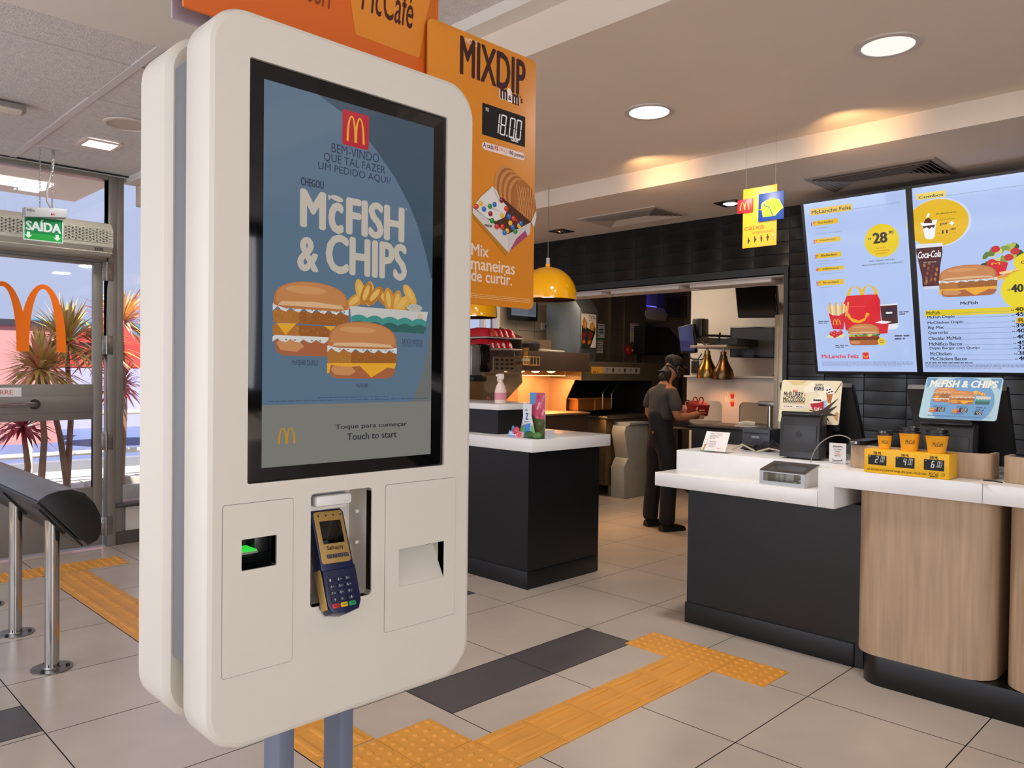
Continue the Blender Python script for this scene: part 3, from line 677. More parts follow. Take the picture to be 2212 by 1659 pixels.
b = B(); b.prism(rrect(-.037, .098, .029, .203, .006), 'y', .0, .0016, .0006); b.box((-.0405, -.03, .012), (-.0385, -.006, .09), .001); fa = tb(b).go('face_plate', GOLD, pay, label='gold face plate')
b = B(); b.box((-.027, .001, .137), (.021, .0028, .183), .0006); tb(b).go('screen', GLOSSBLACK, pay)
AF = Art(TO, TU, TV, base=.0022); AF.text('Safra', (-.021, .1245), (.0015, .1325), '#1d1a20', .02); AF.text('pay', (.002, .122), (.0165, .1305), '#1d1a20', -.003)
for k in range(4): AF.ell((-.027 + .017 * k, .194), .0016, .0022, '#2a2116', n=10)
AF.ell((.0215, .1975), .004, .0033, '#7d6233', n=16); AF.ell((.0215, .1975), .003, .0024, '#b08d4f', n=16); AF.go('face_print', fa)
rows = ['123', '456', '789', '\u2191' + '0' + '\u2193']
for k in range(4):
    b = B(); b.box((-.024 + .0125 * k, .0, .108), (-.0135 + .0125 * k, .0032, .1155), .0008); q = tb(b).go('function_key', KEY, pay)
    A2 = Art(TO, TU, TV, base=.0034); A2.text('F%d' % (k + 1), (-.0215 + .0125 * k, .110), (-.016 + .0125 * k, .1135), '#7f8496'); A2.go('key_print', q)
for r in range(4):
    for k in range(3):
        xk, zk = -.0225 + .0185 * k, .066 - .0128 * r
        b = B(); b.box((xk - .007, -.005, zk - .004), (xk + .007, -.0005, zk + .004), .0012); q = tb(b).go('number_key', KEY, pay)
        A2 = Art(TO, TU, TV, base=-.0003); t_ = rows[r][k]
        if t_ in '123456789' or t_ == '0': A2.text(t_, (xk - .0045, zk - .0025), (xk - .0015, zk + .0025), '#b9bdca')
        else:
            s_ = 1 if t_ == '\u2191' else -1; A2.poly([(xk - .002, zk), (xk + .002, zk), (xk, zk + s_ * .003)], '#b9bdca'); A2.rect((xk - .0006, zk - s_ * .003), (xk + .0006, zk), '#b9bdca')
        if t_ in '23456789': A2.lines((xk, zk - .0015), (xk + .005, zk + .0008), 1, '#8d92a5')
        A2.go('key_print', q)
for k, (c_, t_) in enumerate((('#c8343c', 'ANULA'), ('#e0b828', 'LIMPA'), ('#1f9a58', 'ENTRA'))):
    xk = -.0225 + .0185 * k; b = B(); b.box((xk - .0075, -.005, .0118), (xk + .0075, .0, .0205), .0014); q = tb(b).go('command_key', mat('key ' + c_, c_, .4), pay, label={0: 'red key', 1: 'yellow key', 2: 'green key'}[k])
    A2 = Art(TO, TU, TV, base=.0004); A2.text(t_, (xk - .005, .0145), (xk + .005, .0175), '#2a1a1a', .01); A2.go('key_print', q)
b = B(); b.tube([TO + TV * .2 + TN * -.02, TO + TV * .215 + TN * -.035, (TO.x - .02, YF + .06, zb - .02)], .006, 8); b.go('cable', BLACK, pay)

# ---- toppers and side poster
ORG = '#e0671a'
tp_ = E('topper_sign', (.98, 1.66, 2.1), 'orange coffee advert sign standing above the white ordering kiosk', 'sign')
ta, tbx = (0.6538,2.0955), (1.3204,2.2122)
b = B(); b.prism(rrect(ta[0], ta[1], tbx[0], ta[1] + .42, .004, 2), 'y', 1.62, 1.628); pn = b.go('sign_panel', mat('orange printed panel', '#d9641a', .4), tp_)
la = (0.6633,2.1001); b = B(); b.prism(rrect(la[0], la[1], la[0] + .64, la[1] + .4, .004, 2), 'y', 1.702, 1.71); b.go('rear_panel', mat('pale lilac panel back', '#a89ba3', .5), tp_)
for xa in (.74, 1.06):
    b = B(); b.box((xa, 1.632, 1.98), (xa + .05, 1.698, ta[1] + .3), .003); b.go('bracket', KG2, tp_)
A = Art((0, 1.62, 0), (1, 0, 0), (0, 0, 1)); cx = (1.1552,2.2543)[0]
A.poly([(1.0655,2.1637), (1.2686,2.1634), (1.2842,2.2493), ((1.2836,2.2969)[0] + .02, ta[1] + .36), ((1.0544,2.2209)[0] - .02, ta[1] + .36), (1.0517,2.231)], '#e08a2e')
A.poly([(1.258,2.1627), (1.2884,2.1631), (1.3104,2.2575), ((1.2836,2.2969)[0] + .03, ta[1] + .3), (1.2823,2.2845)], '#c9691a')
A.text('McCaf\u00e9', (1.0806,2.2285), (1.2381,2.3194), '#4a1f18', .012, .25); A.text('COM', (0.9307,2.1998), (0.9969,2.2535), '#8a3f12', .03, .2); A.text('\u00ae', (1.2358,2.2646), (1.2417,2.2712), '#4a1f18'); A.go('sign_print', pn)
po = E('hanging_poster', (1.47, 1.6, 1.9), 'tall orange dessert poster with a black price box mounted beside the kiosk', 'poster')
PA_, PB_ = (1.427,1.5349), (1.6756,2.2573)
pz1 = (1.2672,2.2686)[1]; px0 = (1.2713,1.9548)[0]
b = B(); b.prism(rrect(px0, (1.6816,1.5411)[1], PB_[0], pz1, .018, 6), 'y', 1.6, 1.606, .001); pp = b.go('poster_panel', mat('amber printed panel', '#dd8820', .38, var=.02), po)
b = B(); b.box((1.205, 1.607, 1.7), (1.36, 1.615, 1.76)); b.go('poster_bracket', KG2, po)
A = Art((0, 1.6, 0), (1, 0, 0), (0, 0, 1)); BR = '#3f1a1c'
A.text('NOVO', (1.399,2.2399), (1.4417,2.2553), '#f2dfcf', .02)
A.text('MIXDIP', (1.3797,2.1518), (1.6308,2.254), BR, .03)
A.text('m&m', (1.5261,2.1217), (1.6067,2.1612), '#f4e8dc', .1); A.text("m", (1.5296,2.1238), (1.5583,2.1545), BR, .05); A.text("&", (1.5615,2.1273), (1.5751,2.1412), BR, .03); A.text("m", (1.5773,2.1208), (1.605,2.1508), BR, .05); A.text("'s", (1.6081,2.1311), (1.6202,2.1514), BR, .03)
A.rect((1.4626,2.0088), (1.6317,2.0956), '#0c0b0c'); A.seg('18.00', (1.5026,2.0228), (1.6233,2.0816), '#f0ece6', .12); A.text('R$', (1.4754,2.0746), (1.4866,2.0862), '#f0ece6', .02); A.text('cada', (1.5735,2.0149), (1.6032,2.0339), '#f0ece6', .03)
A.rect((1.4623,1.9689), (1.6326,1.9902), '#efd9cf', .012); A.text('A cada', (1.4674,1.9756), (1.5067,1.989), '#4a1530', .025); A.text('R$ 1 =', (1.5114,1.9746), (1.5427,1.9888), '#c8203c', .03); A.ell((1.5538,1.98), .0055, .0055, '#c8203c', n=20); A.ell((1.5538,1.98), .0045, .0045, '#efd9cf', n=20); A.text('100 pontos', (1.5659,1.972), (1.6297,1.9869), '#4a1530', .025)
# dessert box picture
rnd = random.Random(4)
for k in range(8):
    c_ = (1.5946,1.8727); A.ell((c_[0] - .03 + .009 * k, c_[1] - .004 * k), .052, .068, ['#c98a4e', '#a9632e'][k % 2], rot=15, n=26)
c_ = (1.6428,1.8472); A.ell((c_[0] - .012, c_[1]), .042, .066, '#b06a34', rot=12, n=26)
for k in range(7):
    for s_ in (1, -1): A.line([(c_[0] - .045 + .011 * k, c_[1] - .045 * s_), (c_[0] - .022 + .009 * k, c_[1] + .045 * s_)], .002, '#d89a5c')
A.poly([(1.43,1.7883), (1.5677,1.6959), (1.5668,1.7497), (1.4314,1.8036)], '#d8d2cc'); A.poly([(1.4336,1.7762), (1.5605,1.6872), (1.5677,1.6972), (1.43,1.7883)], '#b8802c')
A.poly([(1.5677,1.6959), (1.656,1.7615), (1.6593,1.7957), (1.565,1.7482)], '#cfc8c4'); A.poly([(1.5714,1.699), (1.6464,1.7535), (1.6364,1.7683), (1.6006,1.7409)], '#a8486a')
A.poly([(1.6593,1.7957), (1.6803,1.8327), (1.6807,1.8124), (1.6714,1.7812)], '#d8d2cc')
A.poly([(1.4314,1.8036), (1.565,1.7482), (1.6593,1.7957), (1.5432,1.847), (1.4807,1.847)], '#4f2a1c')
A.poly([(1.4314,1.8061), (1.46,1.8372), (1.4893,1.8612), (1.5014,1.8736), (1.5194,1.8638), (1.5305,1.845), (1.5637,1.8242), (1.5496,1.7932), (1.5172,1.7781), (1.4782,1.7828)], '#e4dfd8')
A.poly([(1.5014,1.8736), (1.5125,1.8523), (1.5308,1.8294), (1.5269,1.8482)], '#c9c4be'); A.poly([(1.4638,1.8188), (1.4989,1.8089), (1.5439,1.8054), (1.4988,1.8166)], '#c9c4be')
for p_, q in (((1.4433,1.808), 0), ((1.4586,1.818), 1), ((1.4935,1.8158), 3), ((1.5111,1.8237), 2), ((1.4709,1.8046), 2), ((1.4956,1.7956), 4), ((1.5404,1.7971), 1), ((1.503,1.7774), 3), ((1.5379,1.8396), 4), ((1.5565,1.8191), 0), ((1.5679,1.7985), 2), ((1.5865,1.796), 0), ((1.5737,1.7809), 1), ((1.5832,1.7704), 2), ((1.5998,1.7899), 4), ((1.6095,1.778), 1), ((1.521,1.7631), 0), ((1.5427,1.7661), 0), ((1.5612,1.7569), 1), ((1.5521,1.7504), 2), ((1.5946,1.76), 3), ((1.6169,1.7857), 2)):
    A.ell(p_, .0085, .0075, ['#d83a24', '#e8b42c', '#2f68b8', '#2f8a3c', '#8a1c2c'][q], n=16, rot=20); A.ell((p_[0] - .002, p_[1] + .002), .003, .0022, ['#ee8070', '#f6d880', '#7fa8e0', '#7cc080', '#c06070'][q], n=10)
A.text('MIXDIP', (1.4751,1.7581), (1.5032,1.7645), BR, .03)
for t_, a_, c_ in (('Mix', (1.4266,1.6734), (1.4917,1.7064)), ('maneiras', (1.4272,1.6351), (1.5962,1.6686)), ('de curtir.', (1.4277,1.603), (1.5855,1.637))): A.text(t_, a_, c_, '#efd5c2', .022)
A.lines((1.4266,1.5576), (1.6633,1.5719), 3, '#e8b87c', .4)
A.lines((1.276,2.2383), (1.2787,2.2617), 4, '#e8b87c', .5)
A.go('poster_print', pp)
# ================================================================ SERVICE COUNTER
b = B(); b.box((3.70, 1.40, 0), (4.2, 2.345, .757)); b.m = 0; b.box((3.692, 1.44, .0), (3.70, 2.352, .11), .002)
b.go('service_counter', NAVY, label='near black counter base with lower ledge above it, right of the walkway', cat='counter')
ct = E('stone_worktop', (3.9, 1.9, .757), 'white stone worktop stepping down to a low ledge above the near black base', 'worktop')
b = B(); b.box((3.5, 1.541, .757), (3.70, 2.428, .829), .004); b.go('ledge', QUARTZ, ct)
b = B(); b.box((3.692, 1.541, .757), (4.25, 2.42, .936), .003); b.go('raised_slab', QUARTZ, ct)
b = B(); b.prism([(1.464, .757), (1.5395, .757), (1.5395, .936), (.8785, .936), (.8785, .857), (1.464, .857)], 'x', 3.5, 4.25, .003); b.go('counter_slab', QUARTZ, label='white stone slab with a stepped end over the first wooden drum, carrying three coffee cups', cat='worktop')
b = B(); b.box((3.5, -1.4, .857), (4.25, .877, .936), .003); b.go('counter_slab', QUARTZ, label='white stone slab at the right edge over the second wooden drum', cat='worktop')
def drum(y0, y1, lab):
    r = .11; t = E('counter_drum', (3.85, (y0 + y1) / 2, 0), lab, 'counter panel')
    def loop(off):
        pts = [(4.15, y0 + off)]
        for cx, cy, a0 in ((3.535 + r, y0 + r, 270), (3.535 + r, y1 - r, 180)):
            for k in range(9): a = R(a0 - 90 * k / 8); pts.append((cx + (r - off) * math.cos(a), cy + (r - off) * math.sin(a)))
        return pts + [(4.15, y1 - off)]
    b = B(); b.prism(loop(0), 'z', .135, .857); b.go('wood_panel', WOOD, t)
drum(.842, 1.392, 'rounded pale oak counter front beside the near black base')
drum(.25, .806, 'rounded pale oak counter front cut by the right edge of the photo')
b = B(); b.box((3.66, -1.4, .133), (4.2, .25, .857)); b.go('service_counter', NAVY, label='dark counter base outside the frame beyond the wooden drums', cat='counter')
pk = [(4.1, 1.37)] + [(3.548 + .1 - .1 * math.cos(R(a)), 1.27 + .1 * math.sin(R(a))) for a in range(90, -1, -10)] + [(3.548, -1.4), (4.1, -1.4)]
b = B(); b.prism(pk, 'z', 0, .132, .002); b.go('toe_kick', mat('black plinth', '#0b0b0f', .3), label='long black plinth with a rounded end under the pale oak drums', cat='plinth')

# curved oak guards on the worktop
def guard(y0, y1, x, lab, h=1.042):
    t = .018; r = .05; o = []; i = []
    seq = [(x + .14, y1)] + [(x + r - r * math.sin(R(a)), y1 - r + r * math.cos(R(a))) for a in range(0, 91, 15)] + [(x + r - r * math.cos(R(a)), y0 + r - r * math.sin(R(a))) for a in range(0, 91, 15)] + [(x + .14, y0)]
    inn = [(p + (t if q > 0 and q < len(seq) - 1 else 0) * (1 if abs(p - x) < .03 else .3), q_ - t * (1 if q_ > (y0 + y1) / 2 else -1)) for q, (p, q_) in enumerate(seq)]
    b = B(); b.prism(seq + inn[::-1], 'z', .9365, h, .002); b.go('counter_guard', WOOD, label=lab, cat='counter guard')
guard(.885, 1.462, 3.63, 'curved oak guard on the worktop behind the yellow price stand')
guard(.25, .838, 3.60, 'curved oak guard on the worktop at the right edge of the photo')

# coffee price stand and cups
YB = mat('yellow printed board', '#f2b705', .4, var=.02)
t = E('price_stand', (3.57, 1.17, .936), 'yellow box stand showing three coffee prices on the white worktop', 'price stand')
b = B(); b.box((3.512, 1.002, .937), (3.622, 1.340, 1.039), .0015); pb = b.go('box', YB, t)
A = Art((3.512, 0, 0), (0, -1, 0), (0, 0, 1)); K = '#17130f'
for tx, a1, a2, r1, r2, s1, s2, val in (('100 ML', (-1.3008,1.0165), (-1.2672,1.0303), (-1.3225,0.9722), (-1.2468,1.014), (-1.2943,0.9818), (-1.2516,1.0106), '2.00'), ('200 ML', (-1.1886,1.017), (-1.1556,1.0286), (-1.2092,0.9698), (-1.1335,1.0149), (-1.1805,0.9804), (-1.1388,1.0106), '4.00'), ('300 ML', (-1.0762,1.0161), (-1.043,1.0295), (-1.0975,0.9698), (-1.0202,1.0144), (-1.0711,0.981), (-1.0261,1.0091), '6.00')):
    A.text(tx, a1, a2, K, .03); A.rect(r1, r2, '#121112')
    m = s1[0] + (s2[0] - s1[0]) * .42
    A.seg(val[0], s1, (m, s2[1]), '#f1ece6', .16, .2); A.seg(val[1:], (m + .001, s1[1] + .004), s2, '#f1ece6', .16, .15); A.rect((r1[0] + .004, max(r1[1], r2[1]) - .006), (r1[0] + .010, max(r1[1], r2[1]) - .004), '#f1ece6')
A.text('NA ESCALA McCAF\u00c9 DE HOJE, EM QUAL VOC\u00ca VAI?', (-1.3278,0.9403), (-1.0874,0.9564), K, .025) if False else A.text('NA ESCALA McCAF\u00c9 DE HOJE, EM QUAL VOC\u00ca VAI?', ((-1.3279,0.9464)[0], .9455), ((-1.0874,0.9564)[0], .957), K, .025)
A.text('McCaf\u00e9', (-1.0783,0.9429), (-1.0409,0.963), K, .0, .3); A.lines((-1.073,0.9406), (-1.0449,0.9464), 1, K, rnd=False)
A.ell((-1.0234,0.9552), .0062, .0062, '#23301a', n=24); A.ell((-1.0234,0.9552), .0048, .0048, '#f2b705', n=24); A.poly([((-1.0234,0.9552)[0] + x, (-1.0234,0.9552)[1] + y) for x, y in ((-.003, -.002), (.002, .003), (.003, .001), (.0, -.002))], '#23301a')
A.go('price_print', pb)
CUP = mat('yellow paper cup', '#f0a81c', .5, var=.02)
def cup(x, y, r0, r1, h, lab, dome=False):
    z = 1.0395; t = E('coffee_cup', (x, y, z), lab, 'cup', 'coffee cups on the price stand')
    b = B(); b.lathe([(r0 * .9, 0), (r0, .0), (r1, h), (r1 + .0015, h + .002), (r1 - .001, h + .003), (0, h + .003)], (x, y, z), 36); cu = b.go('paper_cup', CUP, t)
    b = B()
    if dome: b.lathe([(r1 + .003, h - .003), (r1 + .003, h + .006), (r1 * .98, h + .009), (r1 * .92, h + .013), (r1 * .8, h + .017), (r1 * .62, h + .017), (r1 * .55, h + .012), (0, h + .011)], (x, y, z), 32)
    else: b.lathe([(r1 + .003, h - .003), (r1 + .003, h + .005), (r1 * .95, h + .008), (r1 * .93, h + .021), (r1 * .88, h + .023), (r1 * .82, h + .019), (0, h + .018)], (x, y, z), 32)
    b.go('lid', BLACK, t)
    # script word wrapped on the cup, facing the customer
    def wrap(txt, a0, a1, z0, z1, sh):
        vs, fs = glyphs(txt, sh, 1.0); X0, X1 = min(v[0] for v in vs), max(v[0] for v in vs); Y0, Y1 = min(v[1] for v in vs), max(v[1] for v in vs); o = []
        for px, py in vs:
            zz = z0 + (py - Y0) / (Y1 - Y0) * (z1 - z0); a = R(a0 + (px - X0) / (X1 - X0) * (a1 - a0)); rr = r0 + (r1 - r0) * zz / h + .0006
            o.append((x + rr * math.cos(a), y + rr * math.sin(a), z + zz))
        return B().add(o, fs)
    wrap('McCaf\u00e9', 172, 232, h * .38, h * .62, .3).go('cup_print', ink('#2a1a10'), cu, fix=False)
cup(3.575, 1.278, .0225, .030, .062, 'small yellow paper coffee cup with a glossy raised black lid', True)
cup(3.575, 1.176, .032, .041, .078, 'middle yellow paper coffee cup with the tallest flat black lid')
cup(3.560, 1.064, .033, .044, .076, 'widest yellow paper coffee cup with a flat black lid, nearest the right')

# silver box with a clear window on the ledge
t = E('coin_tray', (3.61, 1.73, .829), 'silver counter box with a clear window on the white ledge', 'box')
prof = [(3.535, .83), (3.685, .83), (3.685, .926), (3.545, .898), (3.535, .888)]
b = B()
for y in (1.614, 1.834): b.prism(prof, 'y', y, y + .008, .001)
b.box((3.545, 1.622, .83), (3.68, 1.834, .836)); b.box((3.68, 1.622, .83), (3.685, 1.834, .92)); b.go('casing', mat('white grey plastic', '#cfcac6', .4), t)
b = B(); b.plate([(1.614, .83), (1.842, .83), (1.842, .893), (1.614, .893)], [rrect(1.635, .846, 1.822, .888, .006, 4)], 'x', 3.533, 3.537); b.go('front_frame', mat('satin silver', '#a3a3a3', .32, .9), t)
b = B(); b.plate([(-.003, 0), (.1485, 0), (.1485, .228), (-.003, .228)], [rrect(.018, .024, .1, .204, .006, 4)], 'z', 0, .004)
ang = math.atan2(.028, .14); M_ = Matrix.Translation((3.538, 1.614, .896)) @ Matrix.Rotation(-ang, 4, 'Y'); b.v = [tuple(M_ @ Vector(v)) for v in b.v]; b.go('top_frame', mat('brown grey lid', '#5d534d', .3, .3), t)
b = B(); b.box((3.538, 1.63, .84), (3.539, 1.83, .89)); b.go('window', glass('clear acrylic', (.93, .95, .95, 1), .12), t, label='clear window')
b = B(); b.box((.016, .02, .001), (.104, .208, .002)); b.v = [tuple(M_ @ Vector(v)) for v in b.v]; b.go('top_window', glass('clear acrylic'), t, label='clear top window')
b = B(); b.box((3.6, 1.70, .836), (3.603, 1.83, .885)); b.cyl((3.57, 1.76, .836), (3.57, 1.76, .88), .004, n=8); b.box((3.59, 1.64, .836), (3.62, 1.68, .86), .002); b.go('tray_insert', STEEL, t)
# grey cable from the box to the card reader
b = B(); P0, P1, P2, P3 = [Vector(q) for q in ((3.69, 1.66, .937), (3.72, 1.655, 1.05), (3.68, 1.52, 1.11), (3.655, 1.452, 1.058))]
b.tube([P0 * (1 - s) ** 3 + P1 * 3 * s * (1 - s) ** 2 + P2 * 3 * s * s * (1 - s) + P3 * s ** 3 for s in [k / 20 for k in range(21)]], .0028, 8); b.go('cable', mat('grey cable', '#8f8a86', .5), label='thin grey cable arching from the silver box to the card reader', cat='cable')
# card reader lying on the oak guard
t = E('card_reader', (3.67, 1.42, 1.043), 'small black card reader lying on the oak guard left of the coffee cups', 'card reader')
b = B(); b.prism([(3.60, 1.395), (3.615, 1.45), (3.66, 1.458), (3.80, 1.435), (3.80, 1.375), (3.63, 1.375)], 'z', 1.0425, 1.064, .004); bd = b.go('reader_body', BLACK, t)
b = B(); b.box((3.604, 1.40, 1.046), (3.6065, 1.44, 1.061)); b.m = 1; b.box((3.6035, 1.407, 1.049), (3.606, 1.418, 1.059)); b.m = 2; b.box((3.6035, 1.424, 1.055), (3.606, 1.436, 1.059)); b.go('reader_display', [GLOSSBLACK, ink('#cfd2d8', .6), ink('#d04a2a', .6)], bd, fix=False)

# POS stations
def pos(y0, y1, x, zt, lab, logo):
    t = E('till_monitor', (x + .1, (y0 + y1) / 2, .936), lab, 'till')
    pr = [(x, .945), (x + .006, zt - .05), (x + .02, zt - .012), (x + .05, zt), (x + .09, zt - .005), (x + .085, .945)]
    b = B(); b.prism(pr, 'y', y0, y1, .006); bd = b.go('monitor_casing', mat('charcoal till casing', '#2b2b2d', .35, var=.06), t)
    b = B(); b.box((x - .0015, y0 + .014, .975), (x + .004, y1 - .02, zt - .06), .003); b.go('rear_cover', mat('charcoal till cover', '#343436', .4), bd)
    b = B(); b.tube([(x + .02, y0 + .006, zt - .006), (x + .02, y1 - .006, zt - .006)], .012, 12); b.go('rounded_edge', mat('glossy charcoal', '#1b1b1d', .12), bd)
    b = B(); b.box((x + .02, y0 + .03, .9365), (x + .1, y1 - .03, .95), .004); b.go('stand', BLACK, t)
    if logo:
        A = Art((x - .0015, 0, 0), (0, -1, 0), (0, 0, 1)); c_ = (-(y0 + y1) / 2, 1.06); A.ell(c_, .017, .017, '#2a2a2c', n=28); A.ell(c_, .015, .015, '#353537', n=28); A.text('hp', (c_[0] - .009, c_[1] - .01), (c_[0] + .009, c_[1] + .011), '#29292b', .0, .2); A.go('logo', bd)
pos(1.655, 1.862, 3.77, 1.168, 'charcoal till monitor back behind the silver box, below the cream dessert board', True)
pos(.978, 1.195, 3.74, 1.158, 'charcoal till monitor back behind the yellow coffee cups', False)
def screen(y0, y1, x, zt, lab):
    t = E('touch_monitor', (x + .15, (y0 + y1) / 2, .936), lab, 'monitor')
    b = B(); b.prism([(x, zt - .02), (x + .012, zt), (x + .04, zt - .002), (x + .2, 1.02), (x + .17, 1.0)], 'y', y0, y1, .004); b.go('screen_casing', BLACK, t)
    b = B(); b.prism([(x + .05, 1.26), (x + .07, 1.26), (x + .15, .9365), (x + .02, .9365)], 'y', (y0 + y1) / 2 - .05, (y0 + y1) / 2 + .05, .003); b.box((x - .02, (y0 + y1) / 2 - .09, .9365), (x + .19, (y0 + y1) / 2 + .09, .952), .004); b.go('stand', mat('brown black stand', '#2a2220', .4), t)
screen(1.575, 1.955, 3.95, 1.318, 'black slanted touch monitor standing behind the cream dessert board')
screen(.90, 1.31, 3.93, 1.318, 'black slanted touch monitor standing behind the blue fish burger board')

# advert boards on the tills
def board(nm, O, V, u0, u1, v1, v0, lab, col):
    V = Vector(V).normalized(); U = Vector((0, -1, 0)); N = U.cross(V); O = Vector(O); t = E('advert_board', O + U * (u0 + u1) / 2 + V * v0, lab, 'advert board')
    pts = rrect(u0, v0, u1, v1, .012, 5); b = B(); n = len(pts)
    lo = [O + U * p + V * q for p, q in pts]; hi = [O + U * p + V * q - N * .004 for p, q in pts]
    b.add(lo + hi, [(k, (k + 1) % n, n + (k + 1) % n, n + k) for k in range(n)] + [tuple(range(n)), tuple(range(n, 2 * n))[::-1]])
    return t, b.go('board_panel', mat('board ' + col, col, .4), t)
PA_O, PB_O = (3.875, 0, 1.10), (3.75, 0, 1.165)
bl, tr, br = (-1.9223,0.0487), (-1.6061,0.2332), (-1.6086,0.011)
t, pn = board('PA', PA_O, (.04, 0, .232), bl[0], tr[0], tr[1], br[1], 'cream dessert advert board on the till above the silver box', '#dccfae')
b = B(); b.box((3.91, 1.62, 1.08), (3.935, 1.70, 1.20)); b.go('board_clip', BLACK, t)
A = Art(PA_O, (0, -1, 0), (.04, 0, .232))
A.poly([(-1.8956,0.2307), (-1.8553,0.2069), (-1.8062,0.2128), (-1.7836,0.2326)], '#cdb883'); A.poly([(-1.7584,0.2234), (-1.6731,0.2037), (-1.635,0.1694), (-1.6402,0.0991), (-1.689,0.1206), (-1.7301,0.1786), (-1.7893,0.165), (-1.8044,0.1935)], '#e6dcc4'); A.poly([(-1.6361,0.0527), (-1.6243,0.0765), (-1.61,0.0702), (-1.6129,0.026)], '#b88f55')
A.text('McFLURRY', (-1.9047,0.1445), (-1.7998,0.1719), '#2a1c18', .03); A.text('McCOLOSSO', (-1.906,0.1199), (-1.7874,0.1446), '#2a1c18', .03); A.text('&', (-1.7953,0.1503), (-1.7881,0.165), '#c8342c', .03)
A.rect((-1.8581,0.1715), (-1.8329,0.1819), '#c8343c', .002); A.text('NOVO', (-1.8546,0.174), (-1.8364,0.1794), '#f0e6dc')
A.text('KITKAT CHOCOLATE', (-1.9064,0.1113), (-1.8319,0.1214), '#5a3a20', .01); A.text('CROCANTE', (-1.8273,0.1119), (-1.7875,0.1206), '#c8342c', .02)
A.rect((-1.9066,0.0881), (-1.8473,0.1002), '#ece6e2', .003); A.lines((-1.9018,0.0907), (-1.852,0.0976), 1, '#7a3a5a', rnd=False); A.rect((-1.8399,0.0884), (-1.7855,0.1003), '#ece6e2', .003); A.lines((-1.8339,0.0911), (-1.7902,0.0977), 1, '#7a3a5a', rnd=False)
A.rect((-1.7448,0.1818), (-1.6965,0.202), '#101010'); A.seg('02.00', (-1.7402,0.1843), (-1.6986,0.1996), '#efeae4', .12); A.lines((-1.742,0.2033), (-1.7003,0.2173), 2, '#5a4a3a')
A.poly([(-1.685,0.1798), (-1.647,0.1738), (-1.6535,0.1173), (-1.6702,0.1213)], '#a8672e'); A.poly([(-1.6871,0.1774), (-1.6792,0.1941), (-1.6635,0.2016), (-1.6455,0.1832), (-1.6465,0.1691), (-1.6694,0.1637)], '#e9e4de')
for q in (((-1.6784,0.1847)), ((-1.6647,0.1897)), ((-1.6544,0.1782)), ((-1.6679,0.1732))): A.ell(q, .006, .004, '#2e1a16', n=10, rot=30)
A.line([(-1.6396,0.1693), (-1.6096,0.2215)], .004, '#5a3016')
A.poly([(-1.76,0.1132), (-1.6762,0.1352), (-1.6753,0.0742), (-1.7394,0.0736)], '#b01c34'); A.poly([(-1.6899,0.13), (-1.6762,0.1352), (-1.6753,0.0742), (-1.687,0.0736)], '#8fb4d6'); A.text('KitKat', (-1.7372,0.0761), (-1.6939,0.0969), '#e8d8d4', .02, .2)
A.poly([(-1.7649,0.113), (-1.7566,0.1277), (-1.7335,0.138), (-1.7157,0.1528), (-1.6916,0.1489), (-1.6762,0.1352), (-1.7126,0.1198)], '#e6dccb')
for k in range(9): A.ell(((-1.7237,0.136)[0] + .009 * ((k * 37) % 7 - 3) * .6, (-1.7237,0.136)[1] + .004 * ((k * 5) % 5 - 1)), .006, .0035, '#33201c', n=8, rot=k * 40)
A.poly([(-1.6907,0.0876), (-1.6168,0.1466), (-1.6626,0.0888), (-1.6181,0.1093), (-1.6562,0.0703), (-1.6181,0.0582), (-1.6713,0.0556), (-1.6497,0.024), (-1.7071,0.0609), (-1.7692,0.0818), (-1.7205,0.0768)], '#3a2a22')
A.go('board_print', pn)
bl, tr, br = (-1.2004,0.0116), (-0.8958,0.2198), (-0.892,0.0097)
t, pn = board('PB', PB_O, (.11, 0, .19), bl[0], tr[0], tr[1], br[1], 'pale blue fish burger advert board on the till behind the coffee cups', '#9fc0cf')
b = B(); b.box((3.79, 1.0, 1.13), (3.83, 1.1, 1.20)); b.go('board_clip', BLACK, t)
A = Art(PB_O, (0, -1, 0), (.11, 0, .19)); cc = (-1.0402,0.0967)
A.poly([(p, min(max(q, br[1] + .002), tr[1] - .002)) for p, q in [(cc[0] + .125 * math.cos(R(k * 9)), cc[1] + .125 * math.sin(R(k * 9))) for k in range(40)]], '#6496c4')
for lx in (bl[0] + .004, tr[0] - .05): A.poly([(lx, tr[1] - .004), (lx + .046, tr[1] - .004), (lx + (.004 if lx < cc[0] else .042), tr[1] - .06)], '#5f92bd')
A.text('McFISH & CHIPS', (-1.1819,0.1674), (-0.9129,0.2042), '#e3e2d6', .05, .12); A.lines((-1.18,0.2074), (-1.1556,0.2114), 1, '#33597c', rnd=False); A.rect((-1.1445,0.202), (-1.1337,0.2058), '#e3e2d6')
wedges(A, (-1.0025,0.1212), (-0.9478,0.1597), 7); fishbox(A, (-0.9884,0.0863), (-0.9309,0.1261)); burger(A, (-1.1585,0.0919), (-1.0601,0.1659), True); burger(A, (-1.0914,0.0841), (-0.9926,0.1515))
for a_, c_, p_ in (((-1.1333,0.0437), (-1.0997,0.0663), '45.00'), ((-1.0429,0.0438), (-1.0103,0.0659), '42.00'), ((-0.9818,0.0357), (-0.9527,0.0529), '4.50')): A.rect(a_, c_, '#14141a'); A.seg(p_, (a_[0] + .006, a_[1] + .002), (c_[0] - .002, c_[1] - .002), '#eeeae6', .12)
